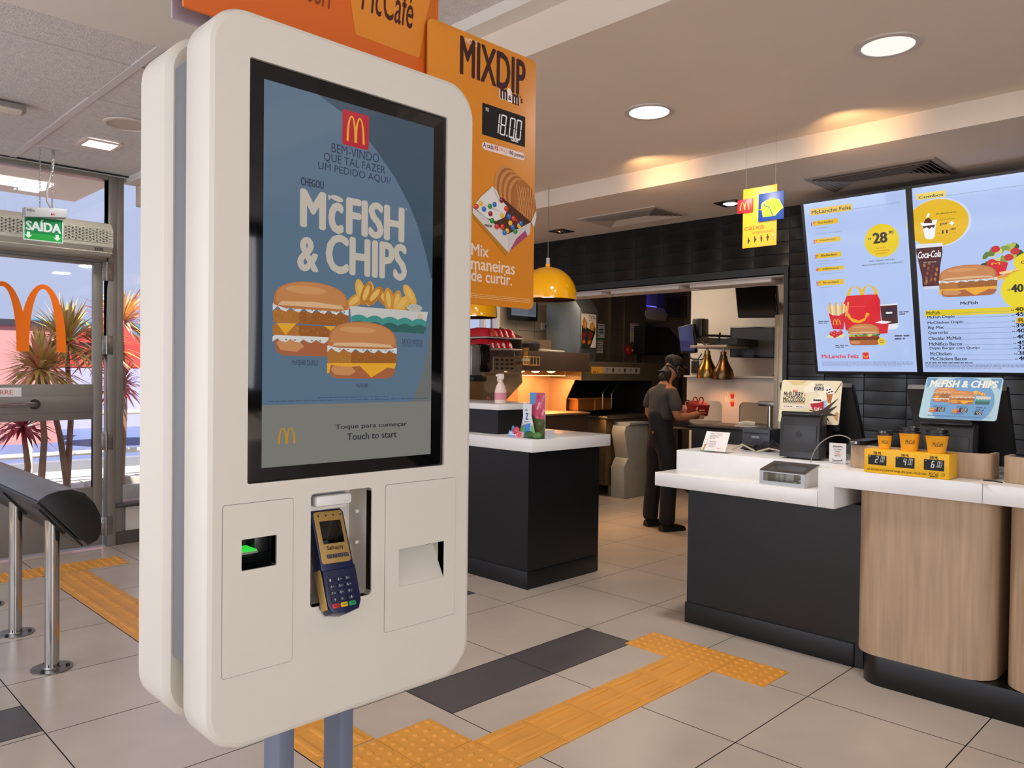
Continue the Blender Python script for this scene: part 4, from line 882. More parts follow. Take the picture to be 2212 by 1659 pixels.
burger(A, (-1.163,0.0399), (-1.1383,0.0622)); burger(A, (-1.0715,0.04), (-1.0476,0.0619)); A.poly([(-1.1404,0.0411), (-1.133,0.0414), (-1.1334,0.0554), (-1.1428,0.0549)], '#c02a2e'); A.poly([(-1.0498,0.0411), (-1.0426,0.0415), (-1.0429,0.0552), (-1.0519,0.0548)], '#c02a2e')
for a_, c_ in (((-1.1481,0.0641), (-1.0975,0.0757)), ((-1.0551,0.0638), (-1.0099,0.0751)), ((-0.9801,0.0538), (-0.9429,0.0759)), ((-1.1643,0.0258), (-0.9186,0.0258)), ((-1.0758,0.0329), (-1.0226,0.0403))): A.lines(a_, c_, 2, '#2f5580', .5)
A.go('board_print', pn)

# small things on the worktop
t = E('leaflet_stand', (3.72, 2.21, .936), 'clear stand holding a white payment leaflet at the left end of the worktop', 'leaflet stand')
q = [(2.268, 1.046), (2.121, 1.048), (2.158, .942), (2.304, .942)]
V_ = [(3.755, 2.27, 1.046), (3.755, 2.13, 1.046), (3.715, 2.135, .945), (3.715, 2.28, .945)]
b = B(); b.add([(x, y, z) for x, y, z in V_] + [(x + .003, y, z) for x, y, z in V_], [(0, 1, 2, 3), (7, 6, 5, 4)] + [(k, (k + 1) % 4, 4 + (k + 1) % 4, 4 + k) for k in range(4)]); lf = b.go('leaflet', mat('white card', '#e8e2df', .4), t, fix=True)
b = B(); b.box((3.712, 2.13, .9365), (3.79, 2.285, .9395), .001); b.box((3.712, 2.13, .9395), (3.7145, 2.285, .947)); b.go('stand_foot', glass('clear acrylic'), t)
A = Art((3.715, 0, .945), (0, -1, 0), (.04, 0, .101)); u0 = -2.275
for k, (l_, r_) in enumerate(((.033, .105), (.03, .075), (.03, .085), (.028, .045))): A.text(['Agilize o seu pedido', 'e acumule', 'Pague o pr\u00f3ximo', 'pelo'][k], (u0 + l_, .094 - .009 * k), (u0 + r_, .100 - .009 * k), '#2a2226', .012)
A.text('pontos', (u0 + .08, .085), (u0 + .103, .091), '#d8343c', .02); A.text('app', (u0 + .05, .067), (u0 + .062, .073), '#d8343c', .02)
for k in range(3): A.ell((u0 + .032, .052 - .013 * k), .002, .002, '#e0563c', n=10); A.lines((u0 + .037, .047 - .013 * k), (u0 + .078, .056 - .013 * k), 2, '#9a8f90')
A.rect((u0 + .006, .028), (u0 + .024, .062), '#e88a7a', .003); A.rect((u0 + .008, .031), (u0 + .022, .059), '#f2e9e6', .002); A.poly([(u0 + .002, .004), (u0 + .014, .006), (u0 + .022, .04), (u0 + .01, .035)], '#c98a66'); A.poly([(u0 + .001, .001), (u0 + .012, .001), (u0 + .013, .008), (u0 + .002, .007)], '#7fae3c')
A.text('M\u00e9qui', (u0 + .085, .014), (u0 + .105, .020), '#d8343c', .02); A.arches((u0 + .11, .012), (u0 + .122, .022), '#e2b23c'); A.go('leaflet_print', lf)
t = E('prompt_card', (3.745, 1.55, .936), 'small white upright card between the till monitor and the oak guard', 'card')
b = B(); b.box((3.74, 1.512, .9365), (3.742, 1.592, 1.034)); cd_ = b.go('card_panel', mat('white card', '#e8e2df', .4), t); b = B(); b.box((3.74, 1.515, .9365), (3.78, 1.59, .9385)); b.go('card_foot', glass('clear acrylic'), t)
A = Art((3.74, 0, 0), (0, -1, 0), (0, 0, 1)); u = -1.552
for s_ in (1, -1):
    zc_ = .985 + s_ * .034; A.line([(u - .021, zc_ - s_ * .008), (u - .021, zc_), (u + .021, zc_), (u + .021, zc_ - s_ * .008)], .003, '#1d1a1c')
for k, tx in enumerate(('J\u00e1 \u00e9 M\u00e9qui', 'Amigo?', 'Pontue', 'agora!')): A.text(tx, (u - .018 + .004 * (k > 0), 1.0 - .010 * k), (u + .018 - .004 * (k > 0), 1.007 - .010 * k), '#d8343c' if k == 2 else '#2a2226', .02)
A.lines((u - .028, .943), (u + .028, .948), 2, '#8a8f9a'); A.lines((u - .015, 1.010), (u + .015, 1.014), 1, '#a08088'); A.go('card_print', cd_)
t = E('receipt_printer', (4.06, 2.11, .936), 'dark grey receipt printer on the worktop behind the leaflet stand', 'printer')
b = B(); b.box((4.0, 2.03, .9365), (4.14, 2.195, 1.058), .006); pr = b.go('printer_body', mat('slate plastic', '#3a3c44', .4), t); b = B(); b.box((3.998, 2.04, 1.03), (4.02, 2.185, 1.036)); b.box((4.0, 2.035, .94), (3.996, 2.19, .965), .002); b.go('paper_slot', BLACK, t)
A = Art((3.998, 0, 0), (0, -1, 0), (0, 0, 1)); A.text('EPSON', (-2.135, 1.005), (-2.09, 1.018), '#b9bcc2', .02); A.go('printer_print', pr)
b = B()
for k in range(4):
    P0 = Vector((3.96, 2.18 - .05 * k, .945)); b.tube([P0, P0 + Vector((.02, -.03, .02 + .012 * k)), P0 + Vector((.03, -.08, .02)), P0 + Vector((.05, -.16, .003))], .005, 8)
b.go('cable', BLACK, label='tangle of black cables on the worktop below the receipt printer', cat='cable')
b = B(); P0 = Vector((3.9, 2.2, .943)); b.tube([P0, P0 + Vector((.02, -.05, .03)), P0 + Vector((.03, -.12, .0))], .005, 8); b.tube([(3.9, 2.05, .943), (3.9, 1.98, .965), (3.88, 1.88, .955)], .005, 8); b.go('cable', mat('beige cable', '#b5a68e', .5), label='pair of beige cables looping across the worktop beside the till', cat='cable')
b = B(); b.prism([(3.516, .927), (3.49, .863), (3.616, .826), (3.658, .913)], 'z', .9363, .937); b.go('receipt', mat('receipt paper', '#e6dcd5', .7), label='paper slip lying on the worktop near the slab joint', cat='paper')
b = B(); b.tube([(3.60, .90, .939), (3.60, .86, .94), (3.585, .83, .939)], .0035, 6); b.go('pen', BLACK, label='thin black pen lying on the paper slip', cat='pen')

# ================================================================ MENU BOARDS
def menu(nm, u0, u1, v0, v1, lab):
    O, V = Vector((4.98, 0, 1.385)), Vector((-.25, 0, 1.015)).normalized(); U = Vector((0, -1, 0)); N = U.cross(V); f = .016
    t = E('menu_board', O + U * (u0 + u1) / 2, lab, 'menu board'); M_ = Matrix((U, V, N)).transposed().to_4x4(); M_.translation = O
    b = B(); b.box((u0 - f, v0 - f, -.05), (u1 + f, v1 + f, -.001), .003, mtx=M_); fr = b.go('casing', mat('black metal casing', '#0d0d0e', .35), t)
    b = B()
    for a, c in (((u0 - f, v0 - f), (u1 + f, v0)), ((u0 - f, v1), (u1 + f, v1 + f)), ((u0 - f, v0), (u0, v1)), ((u1, v0), (u1 + f, v1))): b.box((a[0], a[1], -.002), (c[0], c[1], .006), mtx=M_)
    b.go('bezel', mat('black metal casing', '#0d0d0e', .35), t)
    b = B(); b.box((4.86, -(u0 + u1) / 2 - .1, 1.9), (5.03, -(u0 + u1) / 2 + .1, 2.0)); b.go('wall_mount', BLACK, t)
    A = Art(O, U, V, emit=1.0, base=.0002, step=.00006); A.rect((u0, v0), (u1, v1), '#b6c6f0'); A.rect((u0 + .012, v0 + .012), (u1 - .012, v1 - .012), '#adc3ee'); return t, A
p0, p1 = (-2.201,-0.0012), (-1.6018,1.0638)
t, A = menu('MA', p0[0], p1[0], p0[1], p1[1], 'bright portrait menu screen with a red smiling lunch box, left of the pair')
YL, KK, GR = '#e3b92c', '#1d1c22', '#6b7590'
A.rect((-2.1625,0.9889), (-1.9058,1.0263), YL) if False else A.rect((-2.1625,0.9889), (-1.907,1.0279), YL); A.text('McLanche Feliz', (-2.1545,0.9964), (-1.9133,1.0178), '#4a3a1c', .025); A.line([(-1.9083,0.9939), (-1.6372,0.9962)], .002, '#8090b0')
for k, (bx, bt, tx, n_, r_) in enumerate(((((-2.1507,0.9234)), ((-1.9959,0.9532)), 'Para escolher', '1\u00ba', (((-2.1436,0.904), (-2.0505,0.9097), 'McFiesta ou'), ((-2.1451,0.887), (-2.0408,0.8889), 'Hamburger ou'), ((-2.1439,0.8683), (-1.9826,0.8763), '4 Chicken McNuggets'))), (((-2.1485,0.8157), (-1.9909,0.8424)) + ('Acompanhamentos', '2\u00ba', (((-2.1444,0.7952), (-2.0198,0.7991), 'McFritas Kids ou'), ((-2.146,0.778), (-2.0584,0.7819), 'Tomatinho')))), (((-2.1481,0.7205), (-1.9926,0.7512)) + ('Bebidas', '3\u00ba', (((-2.1439,0.7012), (-1.9738,0.7056), 'Suco 100% Uva 200 ml ou'), ((-2.1425,0.6837), (-1.9976,0.6894), '\u00c1gua Mineral 500 ml')))), (((-2.1492,0.6407), (-1.9855,0.6642)) + ('Sobremesa', '4\u00ba', (((-2.142,0.6212), (-1.9885,0.6261), 'Petit Suisse do M\u00e9qui'),))), (((-2.1512,0.5502), (-1.9919,0.5835)) + ('Para se divertir', '5\u00ba', (((-2.1438,0.5336), (-2.0612,0.5411), 'Brinquedo'),))))):
    A.rect(bx, bt, YL); w_, h_ = bt[0] - bx[0], bt[1] - bx[1]
    A.text(tx, (bx[0] + w_ * .2, bx[1] + h_ * .32), (bx[0] + w_ * .82, bx[1] + h_ * .78), '#4a3a1c', .02); A.text(n_, (bx[0] - w_ * .08, bx[1] + h_ * .05), (bx[0] + w_ * .09, bx[1] + h_ * .8), '#d8343c', .03)
    for a_, c_, s_ in r_: A.text('\u2022 ' + s_, a_, c_, GR)
cc, rr = (-1.7521,0.7896), abs((-1.6559,0.7817)[0] - (-1.8512,0.7977)[0]) / 2
A.ell(cc, rr, rr, '#e6c814', n=60); A.text('R$', (-1.8294,0.8008), (-1.811,0.8152), KK, .03); A.text('28', (-1.8018,0.7759), (-1.7188,0.8398), KK, .05); A.text(',90', (-1.7161,0.8207), (-1.6826,0.8422), KK, .03)
for k, (a_, c_, s_) in enumerate((((-1.7855,0.7441), (-1.731,0.7535), 'NA OP\u00c7\u00c3O'), ((-1.8026,0.728), (-1.7127,0.7367), 'COM HAMB\u00daRGUER'), ((-1.7931,0.712), (-1.7242,0.7202), 'OU McFIESTA'))): A.text(s_, a_, c_, '#d05a1c', .02)
A.text('PARA DEMAIS OP\u00c7\u00d5ES,', (-1.8309,0.6687), (-1.6853,0.6813), '#33384e', .01); A.text('PRE\u00c7OS DISPON\u00cdVEIS NO CARD\u00c1PIO.', (-1.8745,0.6475), (-1.6406,0.6609), '#33384e', .01)
# lunch box picture
A.arches((-1.978,0.4736), (-1.795,0.5324), YL)
A.poly([(-1.9806,0.4767), (-1.799,0.4755), (-1.7854,0.4397), (-1.7898,0.2592), (-2.0034,0.2598), (-2.0113,0.4119)], '#d80d20')
sm = [(-1.9949,0.3675), (-1.9777,0.3696), (-1.9604,0.337), (-1.9197,0.3195), (-1.8825,0.3339), (-1.8718,0.3677), (-1.8506,0.3582), (-1.8713,0.3363), (-1.8838,0.3167), (-1.9181,0.3036), (-1.9568,0.3108), (-1.9828,0.3408)]; A.poly(sm, '#f0a81c'); A.line([(-1.9746,0.4086), (-1.8746,0.4049)], .002, '#f05a5a')
for k in range(11): a_ = (-2.1018,0.3693); A.poly([(a_[0] + .011 * k, a_[1] - .02), (a_[0] + .011 * k + .008, a_[1] - .02), (a_[0] + .013 * k + .004, a_[1] + .045 + .012 * ((k * 5) % 3)), (a_[0] + .013 * k - .008, a_[1] + .045 + .012 * ((k * 5) % 3))], ['#e8c27a', '#d9a54e', '#f0d9a0'][k % 3])
A.poly([(-2.1013,0.3752), (-2.0763,0.3594), (-2.0389,0.3548), (-1.9942,0.3762), (-2.0173,0.266), (-2.0836,0.271)], '#d01828'); A.arches((-2.0785,0.2975), (-2.032,0.334), '#f0b52c')
A.poly([(-2.1383,0.2187), (-2.0275,0.2103), (-2.0024,0.2362), (-2.1069,0.2389)], '#d5dcae')
for x_, y_ in ((0, 0), (.02, .006), (.035, -.004), (.055, .006), (.018, -.012)): A.ell(((-2.092,0.2415)[0] + x_, (-2.092,0.2415)[1] + y_), .015, .015, '#d0242c', n=18); A.ell(((-2.092,0.2415)[0] + x_ - .004, (-2.092,0.2415)[1] + y_ + .005), .004, .003, '#f0a09a', n=8)
A.poly([(-1.7873,0.4117), (-1.6896,0.4149), (-1.6906,0.2759), (-1.7074,0.2596), (-1.7685,0.2558), (-1.7821,0.293)], '#dfe3ea'); A.poly([(-1.7866,0.4032), (-1.6902,0.4052), (-1.692,0.2955), (-1.7825,0.2874)], '#431a20'); A.rect((-1.7658,0.3362), (-1.7114,0.3799), '#23222c'); A.rect((-1.7566,0.3541), (-1.7202,0.365), '#e8e4e0')
A.poly([(-1.8245,0.3031), (-1.7833,0.3143), (-1.7281,0.3052), (-1.7661,0.2925)], '#eceaf0'); A.poly([(-1.8224,0.2944), (-1.7446,0.2959), (-1.7566,0.2356), (-1.805,0.234)], '#d01828')
burger(A, (-1.9908,0.1653), (-1.8004,0.2994), veg=True); cb = (-1.7921,0.1852); A.ell(cb, .024, .024, '#e6c83c', n=28)
for k, s_ in enumerate(('NOVO', 'MOLHO')): A.text(s_, (cb[0] - .013, cb[1] + .004 - .012 * k), (cb[0] + .013, cb[1] + .012 - .012 * k), '#3a2f14', .02)
for a_, c_ in (((-2.1725,0.3067), (-2.1024,0.328)), ((-2.0761,0.1487), (-1.9961,0.1713)), ((-1.6812,0.3424), (-1.6282,0.3676)), ((-1.717,0.1922), (-1.6342,0.2268))): A.lines(a_, c_, 2 if a_[0] < 0 else 2, '#50566e', .55)
for a_, c_ in (((-2.1231,0.3614), (-2.1453,0.3445)), ((-2.11,0.2718), (-2.1349,0.2934)), ((-1.6803,0.3978), (-1.6558,0.3772)), ((-1.7399,0.2465), (-1.7197,0.2318)), ((-1.9973,0.192), (-2.0154,0.1805))): A.line([a_, c_], .002, '#c8c0a8')
A.text('McLanche Feliz', (-2.1694,0.0831), (-1.9355,0.1087), '#d8243c', .03); A.poly([(-1.9123,0.1188), (-1.8759,0.1214), (-1.8735,0.0777), (-1.9126,0.0763)], '#d80d20'); A.arches((-1.9096,0.1173), (-1.878,0.1302), '#f0c83c'); A.line([(-1.9067,0.0997), (-1.9005,0.0895), (-1.8865,0.0894), (-1.8787,0.101)], .004, '#f0c83c')
A.lines((-2.1694,0.0312), (-1.6261,0.0629), 4, '#8c99bd', .5); A.go('display', t)
p0 = (-1.5695,0.0032); q0 = (-1.5774,1.0507); wid = p1[0] - (-2.201,-0.0012)[0]
t, A = menu('MB', p0[0], p0[0] + wid, (-2.201,-0.0012)[1], p1[1], 'bright portrait menu screen with a big fish burger and a price list')
A.rect((-1.547,0.9949), (-1.3987,1.0288), '#e8c83c'); A.text('Combos', (-1.5369,0.9999), (-1.4087,1.0165), KK, .025); A.line([(-1.398,0.9973), (p0[0] + wid - .02, (-1.0332,0.9975)[1])], .002, '#8090b0')
cc = (-1.4429,0.8562); A.ell(cc, .165, .135, '#c9d6f4', n=60); A.ell((cc[0] - .006, cc[1]), .158, .13, '#e3b514', n=60)
A.text('Adicione', (-1.4547,0.9012), (-1.3493,0.9087), KK, .025); A.text('Sundae', (-1.4353,0.8667), (-1.3601,0.8761), '#6a5a2c'); A.text('por', (-1.4333,0.837), (-1.3937,0.8526), KK, .03); A.line([(-1.3871,0.8454), (-1.3639,0.845)], .008, '#eef2fc'); A.line([((-1.3755,0.8452)[0], (-1.3749,0.8578)[1]), ((-1.3755,0.8452)[0], (-1.3761,0.8326)[1])], .008, '#eef2fc')
A.text('R$', (-1.4522,0.793), (-1.4352,0.8013), '#8a7420'); A.text('11', (-1.4273,0.7927), (-1.3981,0.8123), KK, .05); A.text(',00', (-1.3879,0.806), (-1.3571,0.8189), KK, .03); A.text('cada', (-1.3864,0.7905), (-1.3537,0.7956), '#8a7420')
A.poly([(-1.5294,0.8566), (-1.4548,0.8551), (-1.466,0.7816), (-1.4787,0.7688), (-1.5051,0.7704), (-1.5165,0.7847)], '#eef0f6'); A.poly([(-1.5362,0.8653), (-1.4467,0.8746), (-1.4551,0.85), (-1.532,0.8543)], '#f4f4f8'); A.poly([(-1.5193,0.8631), (-1.5085,0.8825), (-1.4912,0.8906), (-1.4753,0.8731), (-1.4762,0.8578)], '#4a1c22'); A.poly([(-1.5055,0.8925), (-1.4947,0.9142), (-1.4828,0.9126), (-1.4886,0.8928)], '#f4f4f8'); A.poly([(-1.5276,0.846), (-1.46,0.848), (-1.4657,0.8307), (-1.4798,0.835), (-1.49,0.8259), (-1.5038,0.8379), (-1.5211,0.8322)], '#3a1c20')
# cola glass
g_ = [(-1.5666,0.7244), (-1.4309,0.7235), (-1.4303,0.6897), (-1.4462,0.613), (-1.4552,0.5349), (-1.4546,0.5005), (-1.4627,0.4838), (-1.5381,0.4889), (-1.5445,0.5067), (-1.5443,0.5549), (-1.5569,0.636), (-1.5678,0.7034)]
A.poly([(-1.5676,0.7483), (-1.4275,0.7438), (-1.4288,0.7181), (-1.5669,0.7192)], '#d9dfee'); A.poly(g_, '#4a1418'); A.poly([(-1.5422,0.5039), (-1.4544,0.5031), (-1.4627,0.4838), (-1.5382,0.4875)], '#c8d0e4')
for k in range(16): c_ = (-1.4991,0.5727); A.rect((c_[0] + .035 * ((k * 37) % 11 / 5.5 - 1), c_[1] + .06 * ((k * 53) % 13 / 6.5 - 1)), (c_[0] + .035 * ((k * 37) % 11 / 5.5 - 1) + .012, c_[1] + .06 * ((k * 53) % 13 / 6.5 - 1) + .02), ['#8a4a2c', '#6a2c20', '#a8683c'][k % 3], .003)
A.text('Coca-Cola', (-1.5601,0.6655), (-1.439,0.7049), '#f2f0f2', .03, .35); A.text('SEM A\u00c7\u00daCAR', (-1.5322,0.6364), (-1.4637,0.6447), '#d8c8c8', .02)
for k in range(26): c_ = (-1.1404,0.6411); A.ell((c_[0] + .085 * ((k * 37) % 23 / 11 - 1), c_[1] + .05 * ((k * 17) % 13 / 6 - 1)), .022, .013, ['#5a7a28', '#a8b848', '#d0d078', '#2c4a1c', '#7f9a3a'][k % 5], n=10, rot=k * 47)
for x_, y_ in ((-.03, .04), (.06, .02), (-.05, -.03), (.03, -.01)): A.ell(((-1.1404,0.6411)[0] + x_, (-1.1404,0.6411)[1] + y_), .022, .018, '#c8202c', n=16)
A.poly([(-1.2184,0.6058), (-1.1825,0.6227), (-1.1138,0.604), (-1.1287,0.548), (-1.1774,0.5268)], '#d0142a'); A.text('M', (-1.1923,0.596), (-1.1524,0.6099), '#f0b52c')
for k in range(14): c_ = (-1.0902,0.5449); A.line([(c_[0] - .09 + .012 * k, c_[1] - .035 + .01 * ((k * 7) % 5)), (c_[0] + .03 + .01 * k, c_[1] + .03 - .012 * ((k * 3) % 5))], .013, ['#e2b054', '#d9923a', '#f0cf90'][k % 3])
burger(A, (-1.458,0.4344), (-1.1677,0.6088)); A.text('McFish', (-1.3546,0.3876), (-1.2673,0.4051), KK, .03)
cc = (-1.0488,0.4526); A.ell(cc, .105, .105, '#e6d014', n=50); A.text('R$', (-1.1214,0.4523), (-1.1081,0.4615), KK, .03); A.text('40', (-1.1067,0.4413), (-1.0477,0.486), KK, .05)
cc2 = (-1.0004,0.5986); A.ell(cc2, .09, .055, '#e6d014', n=40); A.text('OU', (-1.0548,0.5913), (-1.0208,0.6078), KK, .03)
rows_ = (('McFish', (-1.533,0.3387), (-1.4624,0.3518), '40.90', (-1.0841,0.3496)), ('McFish Duplo', (-1.5296,0.3114), (-1.386,0.3231), '45.90', (-1.0829,0.3205)), ('McChicken Duplo', (-1.5301,0.2788), (-1.3438,0.2936), '', (-1.0817,0.2939)), ('Big Mac', (-1.5293,0.2501), (-1.4428,0.2623), '39.90', (-1.0828,0.261)), ('Quarter\u00e3o', (-1.5296,0.2214), (-1.425,0.2349), '40.90', (-1.0817,0.2292)), ('Cheddar McMelt', (-1.5302,0.1884), (-1.3576,0.201), '40.90', (-1.0806,0.1973)), ('McNifico Bacon', (-1.5283,0.1554), (-1.3567,0.1702), '45.90', (-1.0795,0.1666)), ('Duplo Burger com Queijo', (-1.5273,0.1292), (-1.2694,0.1436), '37.90', (-1.0784,0.1358)), ('McChicken', (-1.5265,0.0974), (-1.4143,0.1117), '38.90', (-1.0773,0.1037)), ('McChicken Bacon', (-1.5269,0.0684), (-1.3347,0.0855), '40.90', (-1.076,0.0767)))
A.rect((rows_[0][1][0] - .006, rows_[0][1][1] - .010), (p0[0] + wid - .03, rows_[0][2][1] + .012), '#e0c81c')
for s_, a_, c_, pr_, q_ in rows_:
    h_ = .0205; A.text(s_, (a_[0], a_[1]), (c_[0], a_[1] + h_), KK, .02); A.line([(c_[0] + .006, a_[1] + .003), (q_[0] - .03, a_[1] + .003)], .0018, '#7d86a8'); A.text('R$', (q_[0] - .026, a_[1] + .002), (q_[0] - .012, a_[1] + .010), KK, .02)
    if pr_: A.text(pr_, (q_[0] - .008, a_[1]), (q_[0] + .082, a_[1] + h_ * 1.1), KK, .03)
    else: A.rect((q_[0] - .006, a_[1] - .006), (q_[0] + .09, a_[1] + h_ * 1.2), '#e3b514', .012); A.text('FULL', (q_[0] + .004, a_[1]), (q_[0] + .07, a_[1] + h_), KK, .03)
A.lines((-1.5556,0.0489), (-1.3078,0.0586), 1, '#3a3f58', rnd=False); A.lines((-1.556,0.0196), (p0[0] + wid - .03, (-1.0855,0.0509)[1]), 4, '#7d86b0', .5); A.go('display', t)

# ================================================================ CEILING FITTINGS
def downlight(x, y, lab, e):
    t = E('ceiling_downlight', (x, y, 2.6), lab, 'ceiling light', 'round downlights over the counter')
    b = B(); b.lathe([(.118, 2.6), (.117, 2.594), (.106, 2.592), (.094, 2.594), (.092, 2.605), (.118, 2.605)], (x, y, 0), 40); b.go('trim_ring', mat('downlight ring', '#b9ada4', .4), t)
    b = B(); b.lathe([(.0, 2.5945), (.0925, 2.5955), (.0925, 2.598), (0, 2.598)], (x, y, 0), 40); b.go('diffuser', mat('lit diffuser %.1f' % e, '#fff8ee', .4, emit=e), t)
    light('downlight_lamp', 'AREA', (x, y, 2.585), 7 * min(e, 3), (1, .95, .88), .17, aim=(x, y, 0)).parent = None
downlight(3.082, 1.118, 'round ceiling downlight nearest the camera, upper right, with a frosted lens', 1.0)
downlight(3.092, 2.207, 'round ceiling downlight shining brightly above the walkway', 6.0)
def vent(c0, c1, lab, bright):
    (xa, ya), (xb, yb) = c0, c1; xa, xb = sorted((xa, xb)); ya, yb = sorted((ya, yb)); z = 2.487; t = E('ceiling_vent', ((xa + xb) / 2, (ya + yb) / 2, z), lab, 'air vent')
    m = mat('vent enamel ' + bright, bright, .45)
    b = B(); b.plate([(xa, ya), (xb, ya), (xb, yb), (xa, yb)], [[(xa + .03, ya + .03), (xb - .03, ya + .03), (xb - .03, yb - .03), (xa + .03, yb - .03)]], 'z', z - .008, z - .0005); b.go('vent_frame', m, t)
    b = B(); b.box((xa + .03, ya + .03, z - .0015), (xb - .03, yb - .03, z - .0005)); b.go('vent_backing', mat('vent dark', '#17130f', .8), t)
    mx, my = (xa + xb) / 2, (ya + yb) / 2
    n = 7; W2, L2 = (xb - xa) / 2 - .03, (yb - ya) / 2 - .03
    for k in range(n):
        b = B(); f = 1 - k / n; f2 = f - .55 / n; q = L2 - W2
        def ring(f, zz): return [(mx - W2 * f, my - q - W2 * f, zz), (mx + W2 * f, my - q - W2 * f, zz), (mx + W2 * f, my + q + W2 * f, zz), (mx - W2 * f, my + q + W2 * f, zz)]
        v = ring(f, z - .016) + ring(f2, z - .003) + ring(f - .1 / n, z - .0165) + ring(f2 - .1 / n, z - .0035)
        b.add(v, [(i, (i + 1) % 4, 4 + (i + 1) % 4, 4 + i) for i in range(4)] + [(8 + i, 12 + i, 12 + (i + 1) % 4, 8 + (i + 1) % 4) for i in range(4)] + [(i, 8 + i, 8 + (i + 1) % 4, (i + 1) % 4) for i in range(4)]); b.go('louvre', m, t, angle=10)
vent((4.41, 3.088), (4.816, 3.78), 'rectangular ceiling air vent above the kitchen opening with cream louvres', '#b3a598')
vent((4.384, 1.349), (4.80, 2.038), 'rectangular ceiling air vent above the menu screens with dark louvres', '#7d7068')
def spot(x, y, lab, on):
    z = 2.487; t = E('recessed_spotlight', (x, y, z), lab, 'spotlight')
    b = B(); b.box((x - .075, y - .075, z - .006), (x + .075, y + .075, z - .0005), .001) if not on else b.plate(rrect(x - .08, y - .08, x + .08, y + .08, .004, 2), [[(x + .05 * math.cos(R(18 * k)), y + .05 * math.sin(R(18 * k))) for k in range(20)]], 'z', z - .008, z - .0005); b.go('spot_housing', mat('black spot housing', '#15110e', .4), t)
    b = B(); b.lathe([(0, z - .016), (.028, z - .014), (.046, z - .004), (.046, z - .002), (0, z - .002)], (x, y, 0), 24); b.go('bulb', mat('lit spot bulb', '#fff6e6', .4, emit=6.0) if on else CHROME, t)
spot(4.672, 2.676, 'lit square recessed spotlight beside the hanging yellow sign', True)
spot(4.709, 4.20, 'unlit square recessed spotlight in the lower ceiling above the yellow pendant', False)
# warm washes on the cove step, from two added spots that have no fitting
light('cove_wash', 'SPOT', (3.62, 2.72, 2.42), 9, (1, .62, .30), .02, aim=(3.955, 2.72, 2.55), spot=R(95), blend=1)
light('cove_wash', 'SPOT', (3.62, 1.56, 2.42), 9, (1, .62, .30), .02, aim=(3.955, 1.56, 2.55), spot=R(95), blend=1)

def pendant(x, y, zr, r, lab):
    t = E('pendant_lamp', (x, y, zr), lab, 'pendant lamp', 'yellow dome pendants over the side counter'); h = r * .98
    prof = [(r * math.cos(R(a)), h * math.sin(R(a)) * 1.0 + .03) for a in range(0, 86, 6)]; prof = [(r, 0), (r * 1.005, .02)] + prof + [(.016, h + .032), (.016, h + .05)]
    inner = [(max(p - .006, .001), q - (.006 if k > 2 else 0)) for k, (p, q) in enumerate(prof)][::-1]
    b = B(); b.lathe(prof, (x, y, zr), 48); b.go('shade', YELLOW, t, fix=False)
    b = B(); b.lathe(inner, (x, y, zr), 48); b.m = 0; b.go('shade_lining', mat('cream lamp lining', '#fbe7b0', .5), t, fix=False)
    b = B(); b.cyl((x, y, zr + h + .05), (x, y, zr + h + .09), .013, n=14); b.go('ferrule', mat('pale ferrule', '#b8aca6', .4), t)
    b = B(); b.cyl((x, y, zr + h + .085), (x, y, 2.6 if x < 3.955 else 2.487), .0028, n=6); b.go('cord', mat('grey cord', '#6e6660', .6), t)
    b = B(); b.ell((x, y, zr + .09), .045, 16); b.go('bulb', mat('lit warm bulb', '#ffe6ae', .4, emit=7.0), t)
    l = light('pendant_light', 'POINT', (x, y, zr + .03), 9, (1, .82, .52), .06)
pendant(3.895, 3.588, 1.842, .196, 'glossy yellow dome pendant lamp hanging beside the orange poster')
pendant(3.895, 4.36, 1.755, .196, 'yellow dome pendant lamp mostly hidden below the orange poster')

# hanging priority sign
t = E('hanging_sign', (3.75, 1.98, 2.17), 'yellow hanging priority till sign with a blue cash register panel', 'sign')
def SG(x, y): return (x, y)
s0, s1 = (-2.0739,2.0151), (-1.8858,2.3158)
zt = (-1.9715,2.3223)[1]
b = B(); b.box((3.75, -s1[0], s0[1]), (3.754, -s0[0], zt), .0008); sp_ = b.go('sign_panel', mat('sign yellow', '#f3b024', .4), t)
r0, r1 = (-2.1031,2.2019), (-2.0173,2.2692); b = B(); b.box((3.745, -r1[0], (-2.0579,2.1983)[1]), (3.749, -r0[0], (-2.0592,2.2694)[1]), .0006); rp = b.go('red_plaque', mat('sign red', '#d01124', .4), t)
u0, u1 = (-1.983,2.1452), (-1.8453,2.2805); b = B(); b.box((3.743, -u1[0], (-1.927,2.1416)[1]), (3.747, -u0[0], (-1.9296,2.283)[1]), .0006); bp = b.go('blue_plaque', mat('sign blue', '#0b3f94', .4), t)
A = Art((3.745, 0, 0), (0, -1, 0), (0, 0, 1)); A.arches((-2.0894,2.2132), (-2.0348,2.2549), '#f4b44a'); A.go('arch_print', rp)
A = Art((3.743, 0, 0), (0, -1, 0), (0, 0, 1)); g1, g2 = '#a8c814', '#c9dc5a'
A.poly([(-1.9637,2.2372), (-1.9185,2.2541), (-1.8985,2.2512), (-1.8686,2.2398), (-1.8482,2.1997), (-1.8919,2.1615), (-1.9573,2.163), (-1.9685,2.2189)], g2); A.poly([(-1.9609,2.225), (-1.943,2.2154), (-1.9227,2.2102), (-1.9018,2.1605), (-1.9547,2.1627)], g1); A.poly([(-1.9407,2.2268), (-1.8984,2.2465), (-1.8685,2.2375), (-1.8531,2.2028), (-1.8996,2.1742), (-1.9177,2.2118)], g1)
